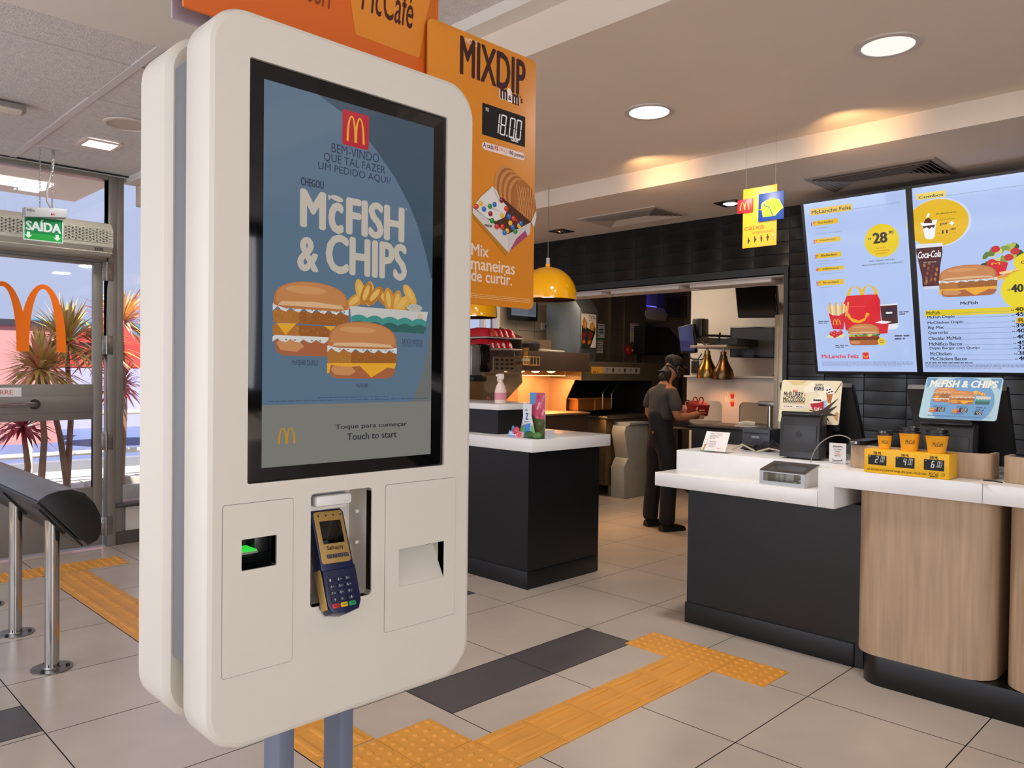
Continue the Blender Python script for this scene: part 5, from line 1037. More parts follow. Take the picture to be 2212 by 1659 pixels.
A.poly([(-1.8947,2.1829), (-1.8482,2.2021), (-1.8481,2.1951), (-1.892,2.1709)], '#e8c014'); A.poly([(-1.9433,2.2343), (-1.9009,2.2492), (-1.9008,2.2422), (-1.9406,2.2244)], '#e8c014'); A.line([(-1.9759,2.2034), (-1.9478,2.2019)], .006, '#e8c014'); A.line([(-1.9534,2.231), (-1.9481,2.2184), (-1.9227,2.2102), (-1.9018,2.1605)], .0035, '#123a5a')
for k in range(9): c_ = (-1.8903,2.2126); A.rect((c_[0] - .012 + .009 * (k % 3) + .003 * (k // 3), c_[1] + .008 - .009 * (k // 3)), (c_[0] - .007 + .009 * (k % 3) + .003 * (k // 3), c_[1] + .012 - .009 * (k // 3)), '#8fb010')
A.go('register_print', bp)
A = Art((3.75, 0, 0), (0, -1, 0), (0, 0, 1)); A.text('caixa', (-2.065,2.1058), (-1.9527,2.1304), '#c8501c'); A.text('especial', (-2.0173,2.0774), (-1.908,2.1013), '#d8701c'); A.text('AQUI VOC\u00caS S\u00c3O ESPECIAIS', (-2.0648,2.0214), (-1.9028,2.0222), '#1d1710', .03)
for k, px_ in enumerate(((-2.039,2.0523), (-2.0026,2.0543), (-1.9666,2.0562), (-1.9311,2.057))):
    x_, y_ = px_; A.ell((x_ - .002, y_ + .013), .0038, .004, '#1d1710', n=12); A.poly([(x_ - .005, y_ + .008), (x_ + .003, y_ + .008), (x_ + (.009 if k < 2 else .004), y_ - .003), (x_ + .002, y_ - .006), (x_ + .001, y_ - .016), (x_ - .004, y_ - .016), (x_ - .005, y_ - .004)], '#1d1710')
    if k == 2: A.line([(x_ + .009, y_ - .016), (x_ + .009, y_ - .002), (x_ + .004, y_ + .002)], .0016, '#1d1710')
    if k == 3: A.line([(x_ - .012, y_ + .001), (x_ - .002, y_ + .006), (x_ + .008, y_ + .001)], .003, '#1d1710')
A.ell((-1.9036,2.068), .004, .005, '#c9cdd2', n=14); A.line([(-1.9035,2.0633), (-1.9083,2.0497), (-1.8957,2.0413)], .003, '#cf8f6a'); A.go('sign_print', sp_)
for yy in (-(-2.0595,2.3146)[0], -(-1.8957,2.3174)[0]): b = B(); b.cyl((3.752, yy, zt - .01), (3.752, yy, 2.6), .0008, n=5); b.go('hanging_line', mat('nylon line', '#9a928a', .4), t)

# ================================================================ SIDE COUNTER
b = B(); b.box((3.505, 3.37, 0), (4.2, 5.1, .857)); b.box((3.497, 3.362, 0), (4.17, 5.1, .11), .002); b.go('service_counter', NAVY, label='dark side counter base left of the walkway below the pendant lamps', cat='counter')
b = B(); b.box((3.488, 3.326, .858), (4.266, 5.1, .936), .003); b.go('counter_slab', QUARTZ, label='white stone slab on the side counter left of the walkway, carrying a sachet display', cat='worktop')
t = E('raised_shelf', (3.9, 4.3, .936), 'dark raised shelf with a white top standing on the side counter', 'shelf')
b = B(); b.box((3.62, 3.77, .9365), (4.03, 5.1, 1.099)); b.go('shelf_base', NAVY, t); b = B(); b.box((3.6, 3.745, 1.099), (4.06, 5.1, 1.137), .003); b.go('shelf_top', QUARTZ, t)
t = E('sachet_display', (3.64, 3.45, .936), 'colourful cardboard sweetener sachet display on the end of the side counter', 'display stand')
b = B(); b.box((3.60, 3.325, .937), (3.604, 3.457, 1.226)); b.box((3.604, 3.335, .937), (3.70, 3.345, .99)); b.box((3.604, 3.437, .937), (3.70, 3.447, .99)); bk = b.go('back_card', mat('printed card back', '#c9cdd2', .5), t)
A = Art((3.60, 0, 0), (0, -1, 0), (0, 0, 1)); A.rect((-3.457, .937), (-3.325, 1.226), '#4f5a34'); A.poly([(-3.457, 1.226), (-3.325, 1.226), (-3.325, 1.06), (-3.4, 1.06), (-3.457, 1.1)], '#c85470'); A.poly([(-3.457, 1.226), (-3.40, 1.226), (-3.41, 1.16), (-3.457, 1.13)], '#5a96d0')
for k in range(22): A.ell((-3.39 + .06 * ((k * 29) % 11) / 11, 1.07 + .145 * ((k * 17) % 13) / 13), .009, .009, ['#d8788c', '#b83c5c', '#e8a0b0'][k % 3], n=10)
for k in range(20): A.ell((-3.38 + .055 * ((k * 29) % 11) / 11, .945 + .1 * ((k * 17) % 13) / 13), .008, .008, ['#3a4a24', '#68753f', '#5a4a3a'][k % 3], n=10)
A.go('back_print', bk)
def sachet(du, ang, col, z0, h, w_, x, nm):
    M_ = Matrix.Translation((x, 3.45 - du, z0)) @ Matrix.Rotation(R(ang), 4, 'X'); U = M_.to_3x3() @ Vector((0, -1, 0)); V = M_.to_3x3() @ Vector((0, 0, 1)); O = M_.translation; N = Vector((-1, 0, 0))
    b = B(); n = 9; vs = []
    prof = [(-w_ * .36, 0), (w_ * .36, 0), (w_ * .5, h)] + [(w_ * .5 - w_ * k / 8, h + (.006 if k % 2 else -.002)) for k in range(1, 8)] + [(-w_ * .5, h)]
    L = [O + U * p + V * q for p, q in prof]; n = len(L); b.add([q + N * .002 for q in L] + [q - N * .002 for q in L], [tuple(range(n)), tuple(range(n, 2 * n))[::-1]] + [(k, (k + 1) % n, n + (k + 1) % n, n + k) for k in range(n)]); o = b.go('sachet', mat('sachet paper', '#dfe4ea', .5), t)
    A = Art(O - Vector((.0022, 0, 0)), U, V); A.poly([(-w_ * .36, 0), (w_ * .36, 0), (w_ * .42, h * .4), (-w_ * .42, h * .33)], col); A.text('Z', (-w_ * .16, h * .5), (w_ * .16, h * .72), nm, .05); A.lines((-w_ * .3, h * .38), (w_ * .3, h * .46), 2, '#8a97a5'); A.lines((-w_ * .25, h * .78), (w_ * .25, h * .85), 1, '#7a9a8a'); A.go('sachet_print', o)
sachet(-.045, 16, '#e08a7a', .965, .15, .055, 3.575, '#c87a5a'); sachet(.0, 0, '#4f8ad0', .955, .195, .078, 3.57, '#2c4c9c'); sachet(.045, -20, '#7fba74', .955, .15, .062, 3.575, '#7f9c3a')
b = B(); b.prism([(3.545, .937), (3.60, .937), (3.562, .975), (3.558, .975)], 'y', 3.475, 3.60, .0); fc = b.go('front_card', mat('printed card back', '#c9cdd2', .5), t)
A = Art((3.545, 0, .937), (0, -1, 0), (.013, 0, .038)); A.rect((-3.60, .001), (-3.475, .039), '#e58aa0'); A.poly([(-3.60, .001), (-3.54, .001), (-3.55, .039), (-3.60, .039)], '#7fa8de'); A.lines((-3.59, .012), (-3.52, .032), 2, '#e8eef6'); A.rect((-3.512, .006), (-3.485, .033), '#d8344c'); A.arches((-3.507, .01), (-3.49, .029), '#f0b43c'); A.go('front_print', fc)
for c_, r_, m_ in (((3.565, 3.54, .975), (.02, .028, .03), '#c8445c'), ((3.57, 3.575, .98), (.012, .012, .03), '#4a8ac0'), ((3.575, 3.49, .985), (.02, .022, .028), '#4f9448'), ((3.575, 3.43, .96), (.03, .04, .024), '#35602c'), ((3.58, 3.37, .958), (.03, .04, .022), '#4a7c40')):
    b = B(); b.ell(c_, r_, 12); b.go('fruit_cutout', mat('printed fruit ' + m_, m_, .5, var=.3, vscale=40), t)
# ================================================================ KITCHEN
SATIN = mat('satin steel', '#8d877e', .35, .9, var=.1, vscale=5)
WARMST = mat('warm steel sheet', '#a2876a', .4, .6, var=.08, vscale=4)
DARKMETAL = mat('dark brown metal', '#3b2d26', .45, .3, var=.1)
def pbox(c0, c1, axis, a, b, bev=.0):
    # box whose face in the plane across `axis` spans corners c0-c1
    bb = B(); p = [(min(c0[0], c1[0]), min(c0[1], c1[1])), (max(c0[0], c1[0]), max(c0[1], c1[1]))]
    if axis == 'y': bb.box((p[0][0], a, p[0][1]), (p[1][0], b, p[1][1]), bev)
    else: bb.box((a, p[0][0], p[0][1]), (b, p[1][0], p[1][1]), bev)
    return bb
# steel lined exhaust wall
b = B(); xa, xb = (7.3146,1.9406)[0], (7.7639,1.9635)[0]; xc = (8.0579,1.9784)[0]; xd = (8.5177,2.0019)[0]
b.box((xa, 6.1, 0), (xb - .02, 6.3, 2.5)); b.box((xb - .02, 6.06, 0), (xb, 6.3, 2.5)); b.box((xb, 6.1, 0), (xc, 6.3, 2.5)); b.box((xc, 6.08, 0), (xd, 6.3, 2.5))
b.m = 1
for z in (1.2, 1.55, 1.9, 2.2): b.box((xb, 6.098, z), (xc, 6.1, z + .004))
struct(b, 'wall_steel_lining', [mat('dull steel lining', '#7d7262', .45, .7, var=.08, vscale=2), DARKMETAL])
# fry holding station
t = E('fry_station', (5.5, 5.45, 0), 'steel fry holding station glowing under heat lamps behind the side counter', 'food warmer')
zl = (5.7831,0.9468)[1]
b = B(); b.box((4.86, 5.2, .05), (6.28, 5.75, zl - .02), .004); b.go('cabinet', DARKMETAL, t)
b = B(); b.box((4.84, 5.18, zl - .02), (6.3, 5.76, zl), .003); b.go('tray', WARMST, t)
b = B(); b.box((4.86, 5.74, zl), (6.3, 5.76, 1.7)); b.box((5.32, 5.70, zl), (5.35, 5.74, 1.66)); b.go('back_panel', WARMST, t)
h0, h1 = (5.2572,1.5432), (6.1131,1.3766)
b = B(); b.box((h0[0], 5.2, (5.7751,1.3643)[1]), (6.3, 5.74, (5.7714,1.5565)[1]), .004); b.go('hood', mat('brown enamel hood', '#5a4a41', .4, .3), t)
b = B(); b.prism([(5.3286,1.4599), (5.346,1.3627), (5.515,1.0701), (5.5189,0.9119), (5.7937,0.9041), (5.8032,1.4598)], 'x', 6.3, 6.312); b.go('side_panel', WARMST, t)
b = B(); b.prism([(5.22, 1.40), (5.20, 1.25), (5.45, zl + .1), (5.45, zl), (5.74, zl), (5.74, 1.40)], 'x', 5.30, 5.31); b.go('side_panel', WARMST, t)
HB = mat('lit heat lamp', '#ffc070', .4, emit=7.0)
for k, x in enumerate((5.33, 5.50, 5.72, 5.95)):
    b = B(); b.lathe([(0, -.03), (.03, -.025), (.05, -.008), (.052, 0), (0, 0)], (x, 5.42, h1[1] - .001), 20); b.go('heat_bulb', HB, t, label='glowing heat lamp bulb')
light('heat_lamp', 'AREA', (5.75, 5.45, h1[1] - .05), 34, (1, .50, .19), .9, .2, aim=(5.75, 5.5, 0))
b = B()
for yy in (5.36, 5.48): b.cyl((5.32, yy, h1[1] - .06), (6.1, yy, h1[1] - .06), .004, n=6)
for x in (5.32, 5.6, 5.85, 6.1):
    b.cyl((x, 5.36, h1[1] - .06), (x, 5.48, h1[1] - .06), .004, n=6); b.cyl((x, 5.36, h1[1] - .06), (x, 5.36, h1[1]), .003, n=6)
b.go('lamp_guard', WARMST, t)
g0, g1 = (4.8245,1.063), (5.2545,1.3336)
b = B(); b.box((g0[0], 5.2, zl), (g1[0], 5.206, (5.0119,1.3407)[1])); b.go('glass_shield', glass('warm glass', (.9, .86, .76, 1), .12), t, label='clear glass shield')
s0, s1 = (4.9004,1.3568), (5.2705,1.4911)
b = B(); hol = []
wx = abs(s1[0] - s0[0]); hz = abs(s1[1] - s0[1])
for r in range(3):
    for k in range(4): cx, cz = s0[0] + wx * (.12 + .17 * k), s0[1] + hz * (.22 + .28 * r); hol.append([(cx + .022 * math.cos(R(30 * q)), cz + .010 * math.sin(R(30 * q))) for q in range(12)])
b.plate(rrect(s0[0], s0[1], s0[0] + wx, s0[1] + hz), hol, 'y', 5.17, 5.18); sp = b.go('slotted_panel', STEEL, t)
b = B(); b.box((s0[0] + .02, 5.182, s0[1] + .01), (s0[0] + wx - .02, 5.2, s0[1] + hz - .01)); b.go('panel_backing', DARKMETAL, t)
# rack with red number markers
rk = E('marker_rack', (5.0, 5.2, 1.5), 'tiered steel rack of red number markers above the slotted steel panel', 'rack')
zt1, zt2 = (4.9878,1.6668)[1], (5.019,1.5662)[1]; xr0, xr1 = (4.7464,1.6574)[0], (5.2043,1.6752)[0]
for z, x0_ in ((zt1, xr0), (zt2, (4.85,1.5613)[0])): b = B(); b.box((x0_, 5.1, z - .012), (xr1, 5.42, z), .003); b.go('tier', mat('white enamel tier', '#d8d2ca', .4), rk)
b = B(); b.prism([(5.12, zt2 - .02), (5.12, zt1 + .02), (5.42, zt1 + .12), (5.42, zt2 - .02)], 'x', xr1 + .004, xr1 + .012); b.go('rack_side', SATIN, rk)
b = B(); b.box((xr0 + .1, 5.40, s0[1] + hz - .02), (xr1, 5.43, zt1)); b.go('rack_back', SATIN, rk)
REDP = mat('red plastic', '#c4132a', .3, coat=.3); ORP = mat('orange red plastic', '#d8452c', .35)
def marker(x, z, num, lab, m):
    t = E('number_marker', (x, 5.2, z), lab, 'number marker', 'red number markers on the steel rack')
    b = B(); L = []
    for k, (yy, w_, h_) in enumerate(((5.06, .018, .03), (5.07, .034, .062), (5.10, .040, .078), (5.22, .044, .084), (5.36, .036, .07))):
        L.append([(x + w_ * math.cos(R(a)), yy + .02 * (math.sin(R(a))), z + .001 + h_ * max(0, math.sin(R(a)))) for a in range(0, 181, 20)])
    n = len(L[0]); b.add(sum(L, []), [(l * n + q, l * n + q + 1, (l + 1) * n + q + 1, (l + 1) * n + q) for l in range(4) for q in range(n - 1)] + [tuple(range(n)), tuple(range(4 * n, 5 * n))[::-1]] + [(l * n, (l + 1) * n, (l + 1) * n + n - 1, l * n + n - 1) for l in range(4)])
    bd = b.go('marker_shell', m, t, angle=60)
    if num: A = Art((0, 5.066, 0), (1, 0, 0), (0, 0, 1), base=.006); A.text(num, (x - .010, z + .014), (x + .010, z + .042), '#f0d8d4', .04); A.go('marker_number', bd)
o5 = ('first', 'second', 'third', 'fourth', 'fifth')
for k, px in enumerate(((4.7613,1.6938), (4.8292,1.6967), (4.8982,1.6997), (4.968,1.7026), (5.0508,1.7062))): marker(px[0], zt1, '', '%s %s number marker from the left on the upper rack tier' % (o5[k], 'orange red' if k == 1 else 'red'), ORP if k == 1 else REDP)
for k, px in enumerate(((4.7854,1.5918), (4.8595,1.5942), (4.9289,1.5964), (5.0169,1.5993))): marker(px[0], zt2, '1234'[k], '%s red number marker from the left on the lower rack tier' % o5[k], REDP)
# hand towel dispenser, bottles on and by the station
d0, d1 = (4.4849,1.2559), (4.7028,1.5835)
t = E('towel_dispenser', (4.7, 5.05, 1.3), 'black and silver towel dispenser left of the slotted steel panel', 'dispenser')
b = B(); xm = (d0[0] + d1[0]) / 2 + .0; b.box((d0[0], 5.0, d0[1] + .06), (xm + .04, 5.14, d1[1]), .02); b.go('dispenser_body', mat('silver dispenser front', '#a7a6a2', .25, .7), t)
b = B(); b.box((xm - .02, 4.985, d0[1] + .09), (d1[0], 5.14, d1[1] + .01), .02); b.go('dispenser_cover', mat('gloss black cover', '#0b0b0d', .1), t)
b = B(); b.box((d0[0] + .03, 5.01, d0[1] + .01), (d1[0] - .03, 5.12, d0[1] + .06), .01); b.go('dispenser_outlet', BLACK, t)
b = B(); b.box((d0[0] + .06, 5.14, 0), (d0[0] + .10, 5.17, d1[1] - .02)); b.go('support_post', SATIN, t)
zs = 1.137; bx = (3.7108,3.842)
t = E('spray_bottle', (bx[0], bx[1], zs), 'white spray bottle with a pink label on the raised shelf', 'bottle')
b = B(); b.lathe([(0, 0), (.043, .002), (.046, .02), (.046, .085), (.036, .12), (.017, .15), (.016, .165), (0, .165)], (bx[0], bx[1], zs), 24, sy=.7); bt = b.go('bottle_body', mat('peach white plastic', '#e8cfc2', .4), t)
b = B(); b.box((bx[0] - .02, bx[1] - .014, zs + .165), (bx[0] + .022, bx[1] + .014, zs + .205), .006); b.box((bx[0] - .042, bx[1] - .008, zs + .185), (bx[0] - .018, bx[1] + .008, zs + .2), .003); b.box((bx[0] - .03, bx[1] - .005, zs + .15), (bx[0] - .022, bx[1] + .005, zs + .188), .002); b.go('trigger', mat('white trigger', '#efe3dc', .4), t)
b = B(); b.lathe([(.0468, .028), (.0468, .075)], (bx[0], bx[1], zs), 24, sy=.705); b.go('bottle_label', mat('pink label', '#d98a9a', .5), bt, fix=False)
q = (5.2652,1.3909)
t = E('sauce_bottle', (q[0], 5.12, 1.33), 'amber sauce bottle in a small wire basket hooked on the brown hood', 'bottle')
z0_ = (5.2646,1.4256)[1]
b = B(); b.lathe([(0, 0), (.035, .002), (.036, .05), (.022, .08), (.02, .12), (.034, .15), (.034, .155), (0, .155)], (q[0], 5.12, z0_), 20); b.go('bottle_body', mat('amber plastic', '#b07820', .3, var=.1), t)
b = B(); b.lathe([(.0365, .03), (.0365, .055), ], (q[0], 5.12, z0_), 20); b.go('bottle_label', mat('white label', '#d8cfc0', .5), t, fix=False)
t = E('wire_basket', (q[0] + .02, 5.12, z0_ - .01), 'small wire basket hooked on the brown hood, holding the amber bottle', 'basket')
b = B()
for zz in (z0_ - .006, z0_ + .07):
    P = [(q[0] - .09, 5.06, zz), (q[0] + .13, 5.06, zz), (q[0] + .13, 5.19, zz), (q[0] - .09, 5.19, zz), (q[0] - .09, 5.06, zz)]; b.tube(P, .0025, 6)
for k in range(6): b.cyl((q[0] - .09 + .044 * k, 5.06, z0_ - .006), (q[0] - .09 + .044 * k, 5.06, z0_ + .07), .002, n=5); b.cyl((q[0] - .09 + .044 * k, 5.06, z0_ - .006), (q[0] - .09 + .044 * k, 5.19, z0_ - .006), .002, n=5)
b.cyl((q[0] - .07, 5.19, z0_ + .07), (q[0] - .07, 5.2, z0_ + .12), .003, n=5); b.go('wire_frame', mat('brassy wire', '#c49a54', .3, .8), t)
hz_ = (5.7714,1.5565)[1]
b = B(); c_ = (5.7343,1.6279); b.lathe([(0, .11), (.07, .105), (.1, .08), (.105, .03), (.105, 0), (0, 0)], (c_[0], 5.5, hz_ + .004), 20, sy=.8); b.prism([(c_[0] - .1, 5.45), (c_[0] - .2, 5.42), (c_[0] - .22, 5.36), (c_[0] - .1, 5.42)], 'z', hz_ + .004, hz_ + .02); b.go('visor_cap', mat('black fabric', '#121013', .8), label='black work cap lying on top of the brown hood', cat='cap')
b = B(); c_ = (5.9027,1.5707); b.tube([(c_[0] - .12, 5.35, hz_ + .015), (c_[0] + .16, 5.35, hz_ + .008)], .012, 10); b.box((c_[0] - .2, 5.33, hz_ + .0), (c_[0] - .11, 5.37, hz_ + .03), .006); b.go('scoop_handle', mat('cream plastic', '#cbbfae', .4), label='cream plastic scraper lying on the brown hood right of the cap', cat='scraper')
# wall screen, socket and cord
t = E('wall_monitor', (5.9, 6.2, 1.9), 'small wall monitor peeking out below the orange poster', 'monitor')
m0, m1 = (6.1087,1.9338), (6.5675,2.2249)
b = B(); b.box((m0[0], 6.2, m0[1]), (m1[0], 6.24, m1[1]), .006); mm = b.go('monitor_casing', BLACK, t); b = B(); b.box((m0[0] + .03, 6.197, m0[1] + .05), (m1[0] - .03, 6.2, m1[1] - .03)); b.m = 1; b.box((m0[0] + .035, 6.1965, m0[1] + .058), (m1[0] - .035, 6.1975, m0[1] + .064)); b.go('display', [ink('#6a7382', .55), ink('#9aa3b0', .5)], mm, fix=False)
b = B(); b.box((6.24 - .1 + m0[0] - 5.9, 6.24, m0[1] + .1), (m0[0] + .4, 6.33, m0[1] + .2)); b.go('wall_arm', BLACK, t)
w0, w1 = (6.7573,1.8543), (6.8604,1.936)
t = E('wall_socket', (w0[0], 6.32, w0[1]), 'cream wall socket with a black plug on the tiled kitchen wall', 'socket')
b = B(); b.box((w0[0], 6.312, w0[1]), (w1[0], 6.33, w1[1]), .004); b.go('socket_plate', mat('cream plastic', '#cbbfae', .4), t); b = B(); b.box((w1[0] - .045, 6.28, w0[1] + .02), (w1[0] - .005, 6.312, w1[1] - .02), .004); b.go('plug', BLACK, t)
b = B(); P = [(w1[0], 6.29, w0[1] + .05), (w1[0] + .06, 6.27, w0[1] + .02), (w1[0] + .11, 6.26, w0[1] - .12), (w1[0] + .11, 6.26, w0[1] - .3)]; b.tube(P, .008, 8); b.go('cord', BLACK, t)
# pie cabinet
t = E('pie_cabinet', (6.35, 5.85, 1.35), 'tall steel pie cabinet with a picture of two pastry pies on its door', 'cabinet')
xl = (6.5531,1.8828)[0]; xrr = (6.8561,1.8983)[0]; zb_, ztp = (6.6922,1.6348)[1], (6.6834,2.0525)[1]
b = B(); b.prism([(5.55, zb_ - .02), (5.55, ztp), (5.66, ztp + .13), (6.05, ztp + .13), (6.05, zb_ - .25), (5.6, zb_ - .25)], 'x', xl, xrr, .003); cb_ = b.go('cabinet_body', mat('blue grey steel', '#8f9698', .35, .85, var=.08, stretch=(1, 8, 1)), t)
b = B(); b.box((xl + .012, 5.535, zb_), (xrr - .012, 5.55, ztp - .03), .004); dd = b.go('cabinet_door', mat('bronze steel door', '#6f6860', .4, .7), t)
b = B(); b.box((xl + .03, 5.50, zb_ - .30), (xrr - .03, 5.56, zb_ - .25)); b.box((xl + .01, 5.52, zb_ - .36), (xrr + .1, 6.05, zb_ - .345)); b.go('cabinet_shelf', SATIN, t)
A = Art((0, 5.535, 0), (1, 0, 0), (0, 0, 1)); a0, a1 = (6.5522,1.6304), (6.811,1.9983); W_, H_ = a1[0] - a0[0], a1[1] - a0[1]; S = lambda l: [(a0[0] + W_ * p, a0[1] + H_ * q) for p, q in l]
A.rect(a0, a1, '#c9beb4', .012); A.poly(S([(.02, 0), (.62, 0), (.95, .45), (.95, .62), (.55, .55), (.4, .6), (.05, .66)]), '#1c2a1c')
A.poly(S([(.12, .58), (.35, .55), (.42, .72), (.2, .92), (.1, .78)]), '#a8642c'); A.poly(S([(.55, .55), (.85, .5), (.92, .66), (.8, .78), (.6, .72)]), '#a86a30'); A.poly(S([(.15, .62), (.3, .6), (.33, .72), (.2, .8)]), '#c4823c'); A.poly(S([(.62, .58), (.8, .56), (.82, .68), (.65, .7)]), '#c4863c')
A.poly(S([(.05, .42), (.36, .5), (.36, .34), (.05, .2)]), '#6a1c20'); A.poly(S([(.5, .5), (.8, .45), (.72, .28), (.45, .2)]), '#6a2018'); A.poly(S([(.1, .1), (.3, .14), (.28, .24), (.1, .2)]), '#b0581c'); A.poly(S([(.45, .08), (.65, .12), (.66, .22), (.45, .2)]), '#b0581c'); A.text('TORTAS', S([(.5, .84)])[0], S([(.98, .96)])[0], '#2a221c', .02); A.lines(S([(.5, .79)])[0], S([(.96, .82)])[0], 1, '#3a322c', rnd=False); A.go('door_print', dd)
def notice(nm, c0, c1, y, lab, paint):
    b = pbox(c0, c1, 'y', y, y + .003); o = b.go('notice', mat('notice paper', '#cfc8bd', .6), label=lab, cat='notice')
    x0_, x1_ = sorted((c0[0], c1[0])); z0_, z1_ = sorted((c0[1], c1[1])); A = Art((0, y, 0), (1, 0, 0), (0, 0, 1)); paint(A, lambda p, q: (x0_ + (x1_ - x0_) * p, z0_ + (z1_ - z0_) * q)); A.go('notice_print', o)
def n1(A, S): A.rect(S(0, .02), S(1, .16), '#2f6a3c'); A.lines(S(.05, .85), S(.9, .93), 1, '#3a3a38'); A.poly([S(.2, .68), S(.85, .72), S(.85, .6), S(.25, .58)], '#2c4a7a'); A.poly([S(.2, .52), S(.85, .54), S(.85, .44), S(.25, .42)], '#2c4a7a'); A.lines(S(.05, .24), S(.6, .32), 1, '#4a4a48')
def n2(A, S): A.lines(S(.08, .12), S(.92, .9), 5, '#4a4640', .5)
def n3(A, S): A.rect(S(0, .9), S(1, 1), '#d08a8a'); A.rect(S(0, 0), S(1, .07), '#d08a8a'); A.rect(S(.56, .5), S(.92, .86), '#4f5262'); A.lines(S(.08, .52), S(.48, .85), 4, '#8a7f78', .4); A.rect(S(.1, .39), S(.9, .45), '#e0a83c'); [A.ell(S(.2, .3 - .11 * k), .01, .01, '#c8403c', n=10) for k in range(3)]; A.rect(S(.58, .08), S(.85, .18), '#a05a50')
notice('n', (7.5185,1.7521), (7.6682,1.9582), 6.095, 'notice with a green footer on the steel wall beside the pie cabinet', n1)
notice('n', (7.4593,1.5974), (7.6365,1.7393), 6.095, 'plain text notice on the steel wall below the green footed one', n2)
notice('n', (8.1698,1.7517), (8.3434,1.998), 6.075, 'pink edged notice on the steel wall above the red alarm bell', n3)
c_ = (8.133,1.6439); t = E('alarm_bell', (c_[0], 6.06, c_[1]), 'round red alarm bell on the steel wall', 'alarm bell')
b = B(); b.lathe([(0, .06), (.035, .055), (.06, .03), (.066, 0), (0, 0)], (c_[0], 6.08, c_[1]), 24, mtx=Matrix.Rotation(R(90), 4, 'X')); b.go('bell_dome', mat('red enamel', '#b01a20', .25), t); b = B(); b.lathe([(0, .07), (.012, .066), (.014, .05), (0, .05)], (c_[0] + .012, 6.08, c_[1]), 12, mtx=Matrix.Rotation(R(90), 4, 'X')); b.go('bell_cap', WHITE, t)
pbox((8.2931,1.5824), (8.4119,1.6877), 'y', 6.07, 6.079).go('sign_plate', mat('red sign plate', '#b8283a', .5), label='small plain red plate on the steel wall right of the alarm bell', cat='sign')
# wall unit, grille and black hood further right
t = E('air_unit', (7.6, 6.2, 2.1), 'cream rounded wall air unit glowing blue above, right of the steel wall', 'air unit')
a0, a1 = (8.4864,2.0185), (8.9914,2.2522); zc_ = (a0[1] + a1[1]) / 2; hh = abs(a1[1] - a0[1]) / 2
b = B(); b.prism([(6.33, a1[1]), (6.12, a1[1] - .01), (6.06, zc_ + .02), (6.09, zc_ - hh * .6), (6.2, a0[1]), (6.33, a0[1])], 'x', a0[0], a1[0], .02); b.go('unit_casing', mat('cream casing', '#c9c0b0', .4), t)
b = B(); b.box((a0[0] + .05, 6.18, a1[1] - .004), (a1[0] - .1, 6.26, a1[1] + .006)); b.go('blue_lamp', mat('lit blue tube', '#3a3cff', .4, emit=8.0), t, label='glowing blue lamp')
t = E('air_grille', (8.4, 6.2, 2.2), 'grey wall grille with three slatted panels beside the blue glow', 'air vent')
g0, g1 = (9.148,2.161), (9.7441,2.4689); b = pbox(g0, g1, 'y', 6.26, 6.335); b.go('grille_frame', mat('grey grille', '#57555c', .5), t)
for k in range(3):
    b = B(); w_ = (g1[0] - g0[0]); xg = g0[0] + w_ * (.2 + .2 * k)
    for r in range(9): b.box((xg, 6.252, g0[1] + .03 + .026 * r), (xg + w_ * .16, 6.26, g0[1] + .046 + .026 * r))
    b.go('slat_panel', mat('dark slats', '#26262c', .5), t)
h0, h1 = (8.2477,1.6098), (8.9639,1.962)
t = E('black_hood', (7.3, 5.95, 1.7), 'black sloping equipment hood between the steel wall and the blue screen', 'hood')
b = B(); b.prism([(h0[0], h0[1]), (h1[0] + .3, h0[1]), (h1[0] + .1, h1[1] - .18), (h1[0] - .18, h1[1]), (h0[0], h1[1])], 'y', 5.9, 6.3, .004); b.go('hood_shell', mat('matt black metal', '#0c0c0c', .5), t)
for xq in (h0[0], h1[0] + .25): b = B(); b.box((xq, 5.97, 0), (xq + .02, 6.02, h0[1])); b.go('hood_post', BLACK, t)
b = B(); b.box((h0[0] + .03, 6.07, 0), (h1[0] + .2, 6.3, h0[1] - .02)); b.go('steel_locker', mat('dull steel lining', '#7d7262', .45, .7), label='plain dull steel locker standing behind the worker below the black hood', cat='locker')
# fryer bank
yf = 5.3
t = E('deep_fryer', (6.9, 5.7, 0), 'steel deep fryer with a control panel, left of the grey waste bin', 'fryer')
xf0, xf1 = (6.7172,0.6282)[0], (7.6823,0.5769)[0]; zt_ = (6.9659,0.8818)[1]
b = B(); b.box((xf0, yf, .13), (xf1, 6.05, zt_ - .03), .004); b.go('fryer_body', mat('brown steel front', '#6a5d4a', .38, .7, var=.1), t)
b = B(); b.box((xf0 - .02, yf - .03, zt_ - .03), (xf1 + .02, 6.05, zt_), .004); b.go('fryer_top', SATIN, t)
xs_ = (6.831,0.6222)[0]
b = B(); b.box((xs_, yf - .02, (6.9721,0.6147)[1]), (xf1, yf, zt_ - .035), .003); cp = b.go('control_panel', mat('brown steel front', '#6a5d4a', .38, .7), t)
A = Art((0, yf - .02, 0), (1, 0, 0), (0, 0, 1)); c_ = (6.944,0.6943); A.rect((c_[0] - .09, c_[1] - .05), (c_[0] + .2, c_[1] + .06), '#20231f')
for k in range(4):
    for r in range(2): A.ell((c_[0] - .06 + .06 * k, c_[1] + .03 - .045 * r), .012, .014, ['#d8d4cc', '#b8c0b8'][r], n=12)
A.rect((c_[0] - .08, c_[1] - .045), (c_[0] - .02, c_[1] - .025), '#2f8a5a'); A.text('HENNY PENNY', (c_[0] - .09, c_[1] + .08), (c_[0] + .16, c_[1] + .1), '#2a241c', .02) if False else None
A.go('control_print', cp)
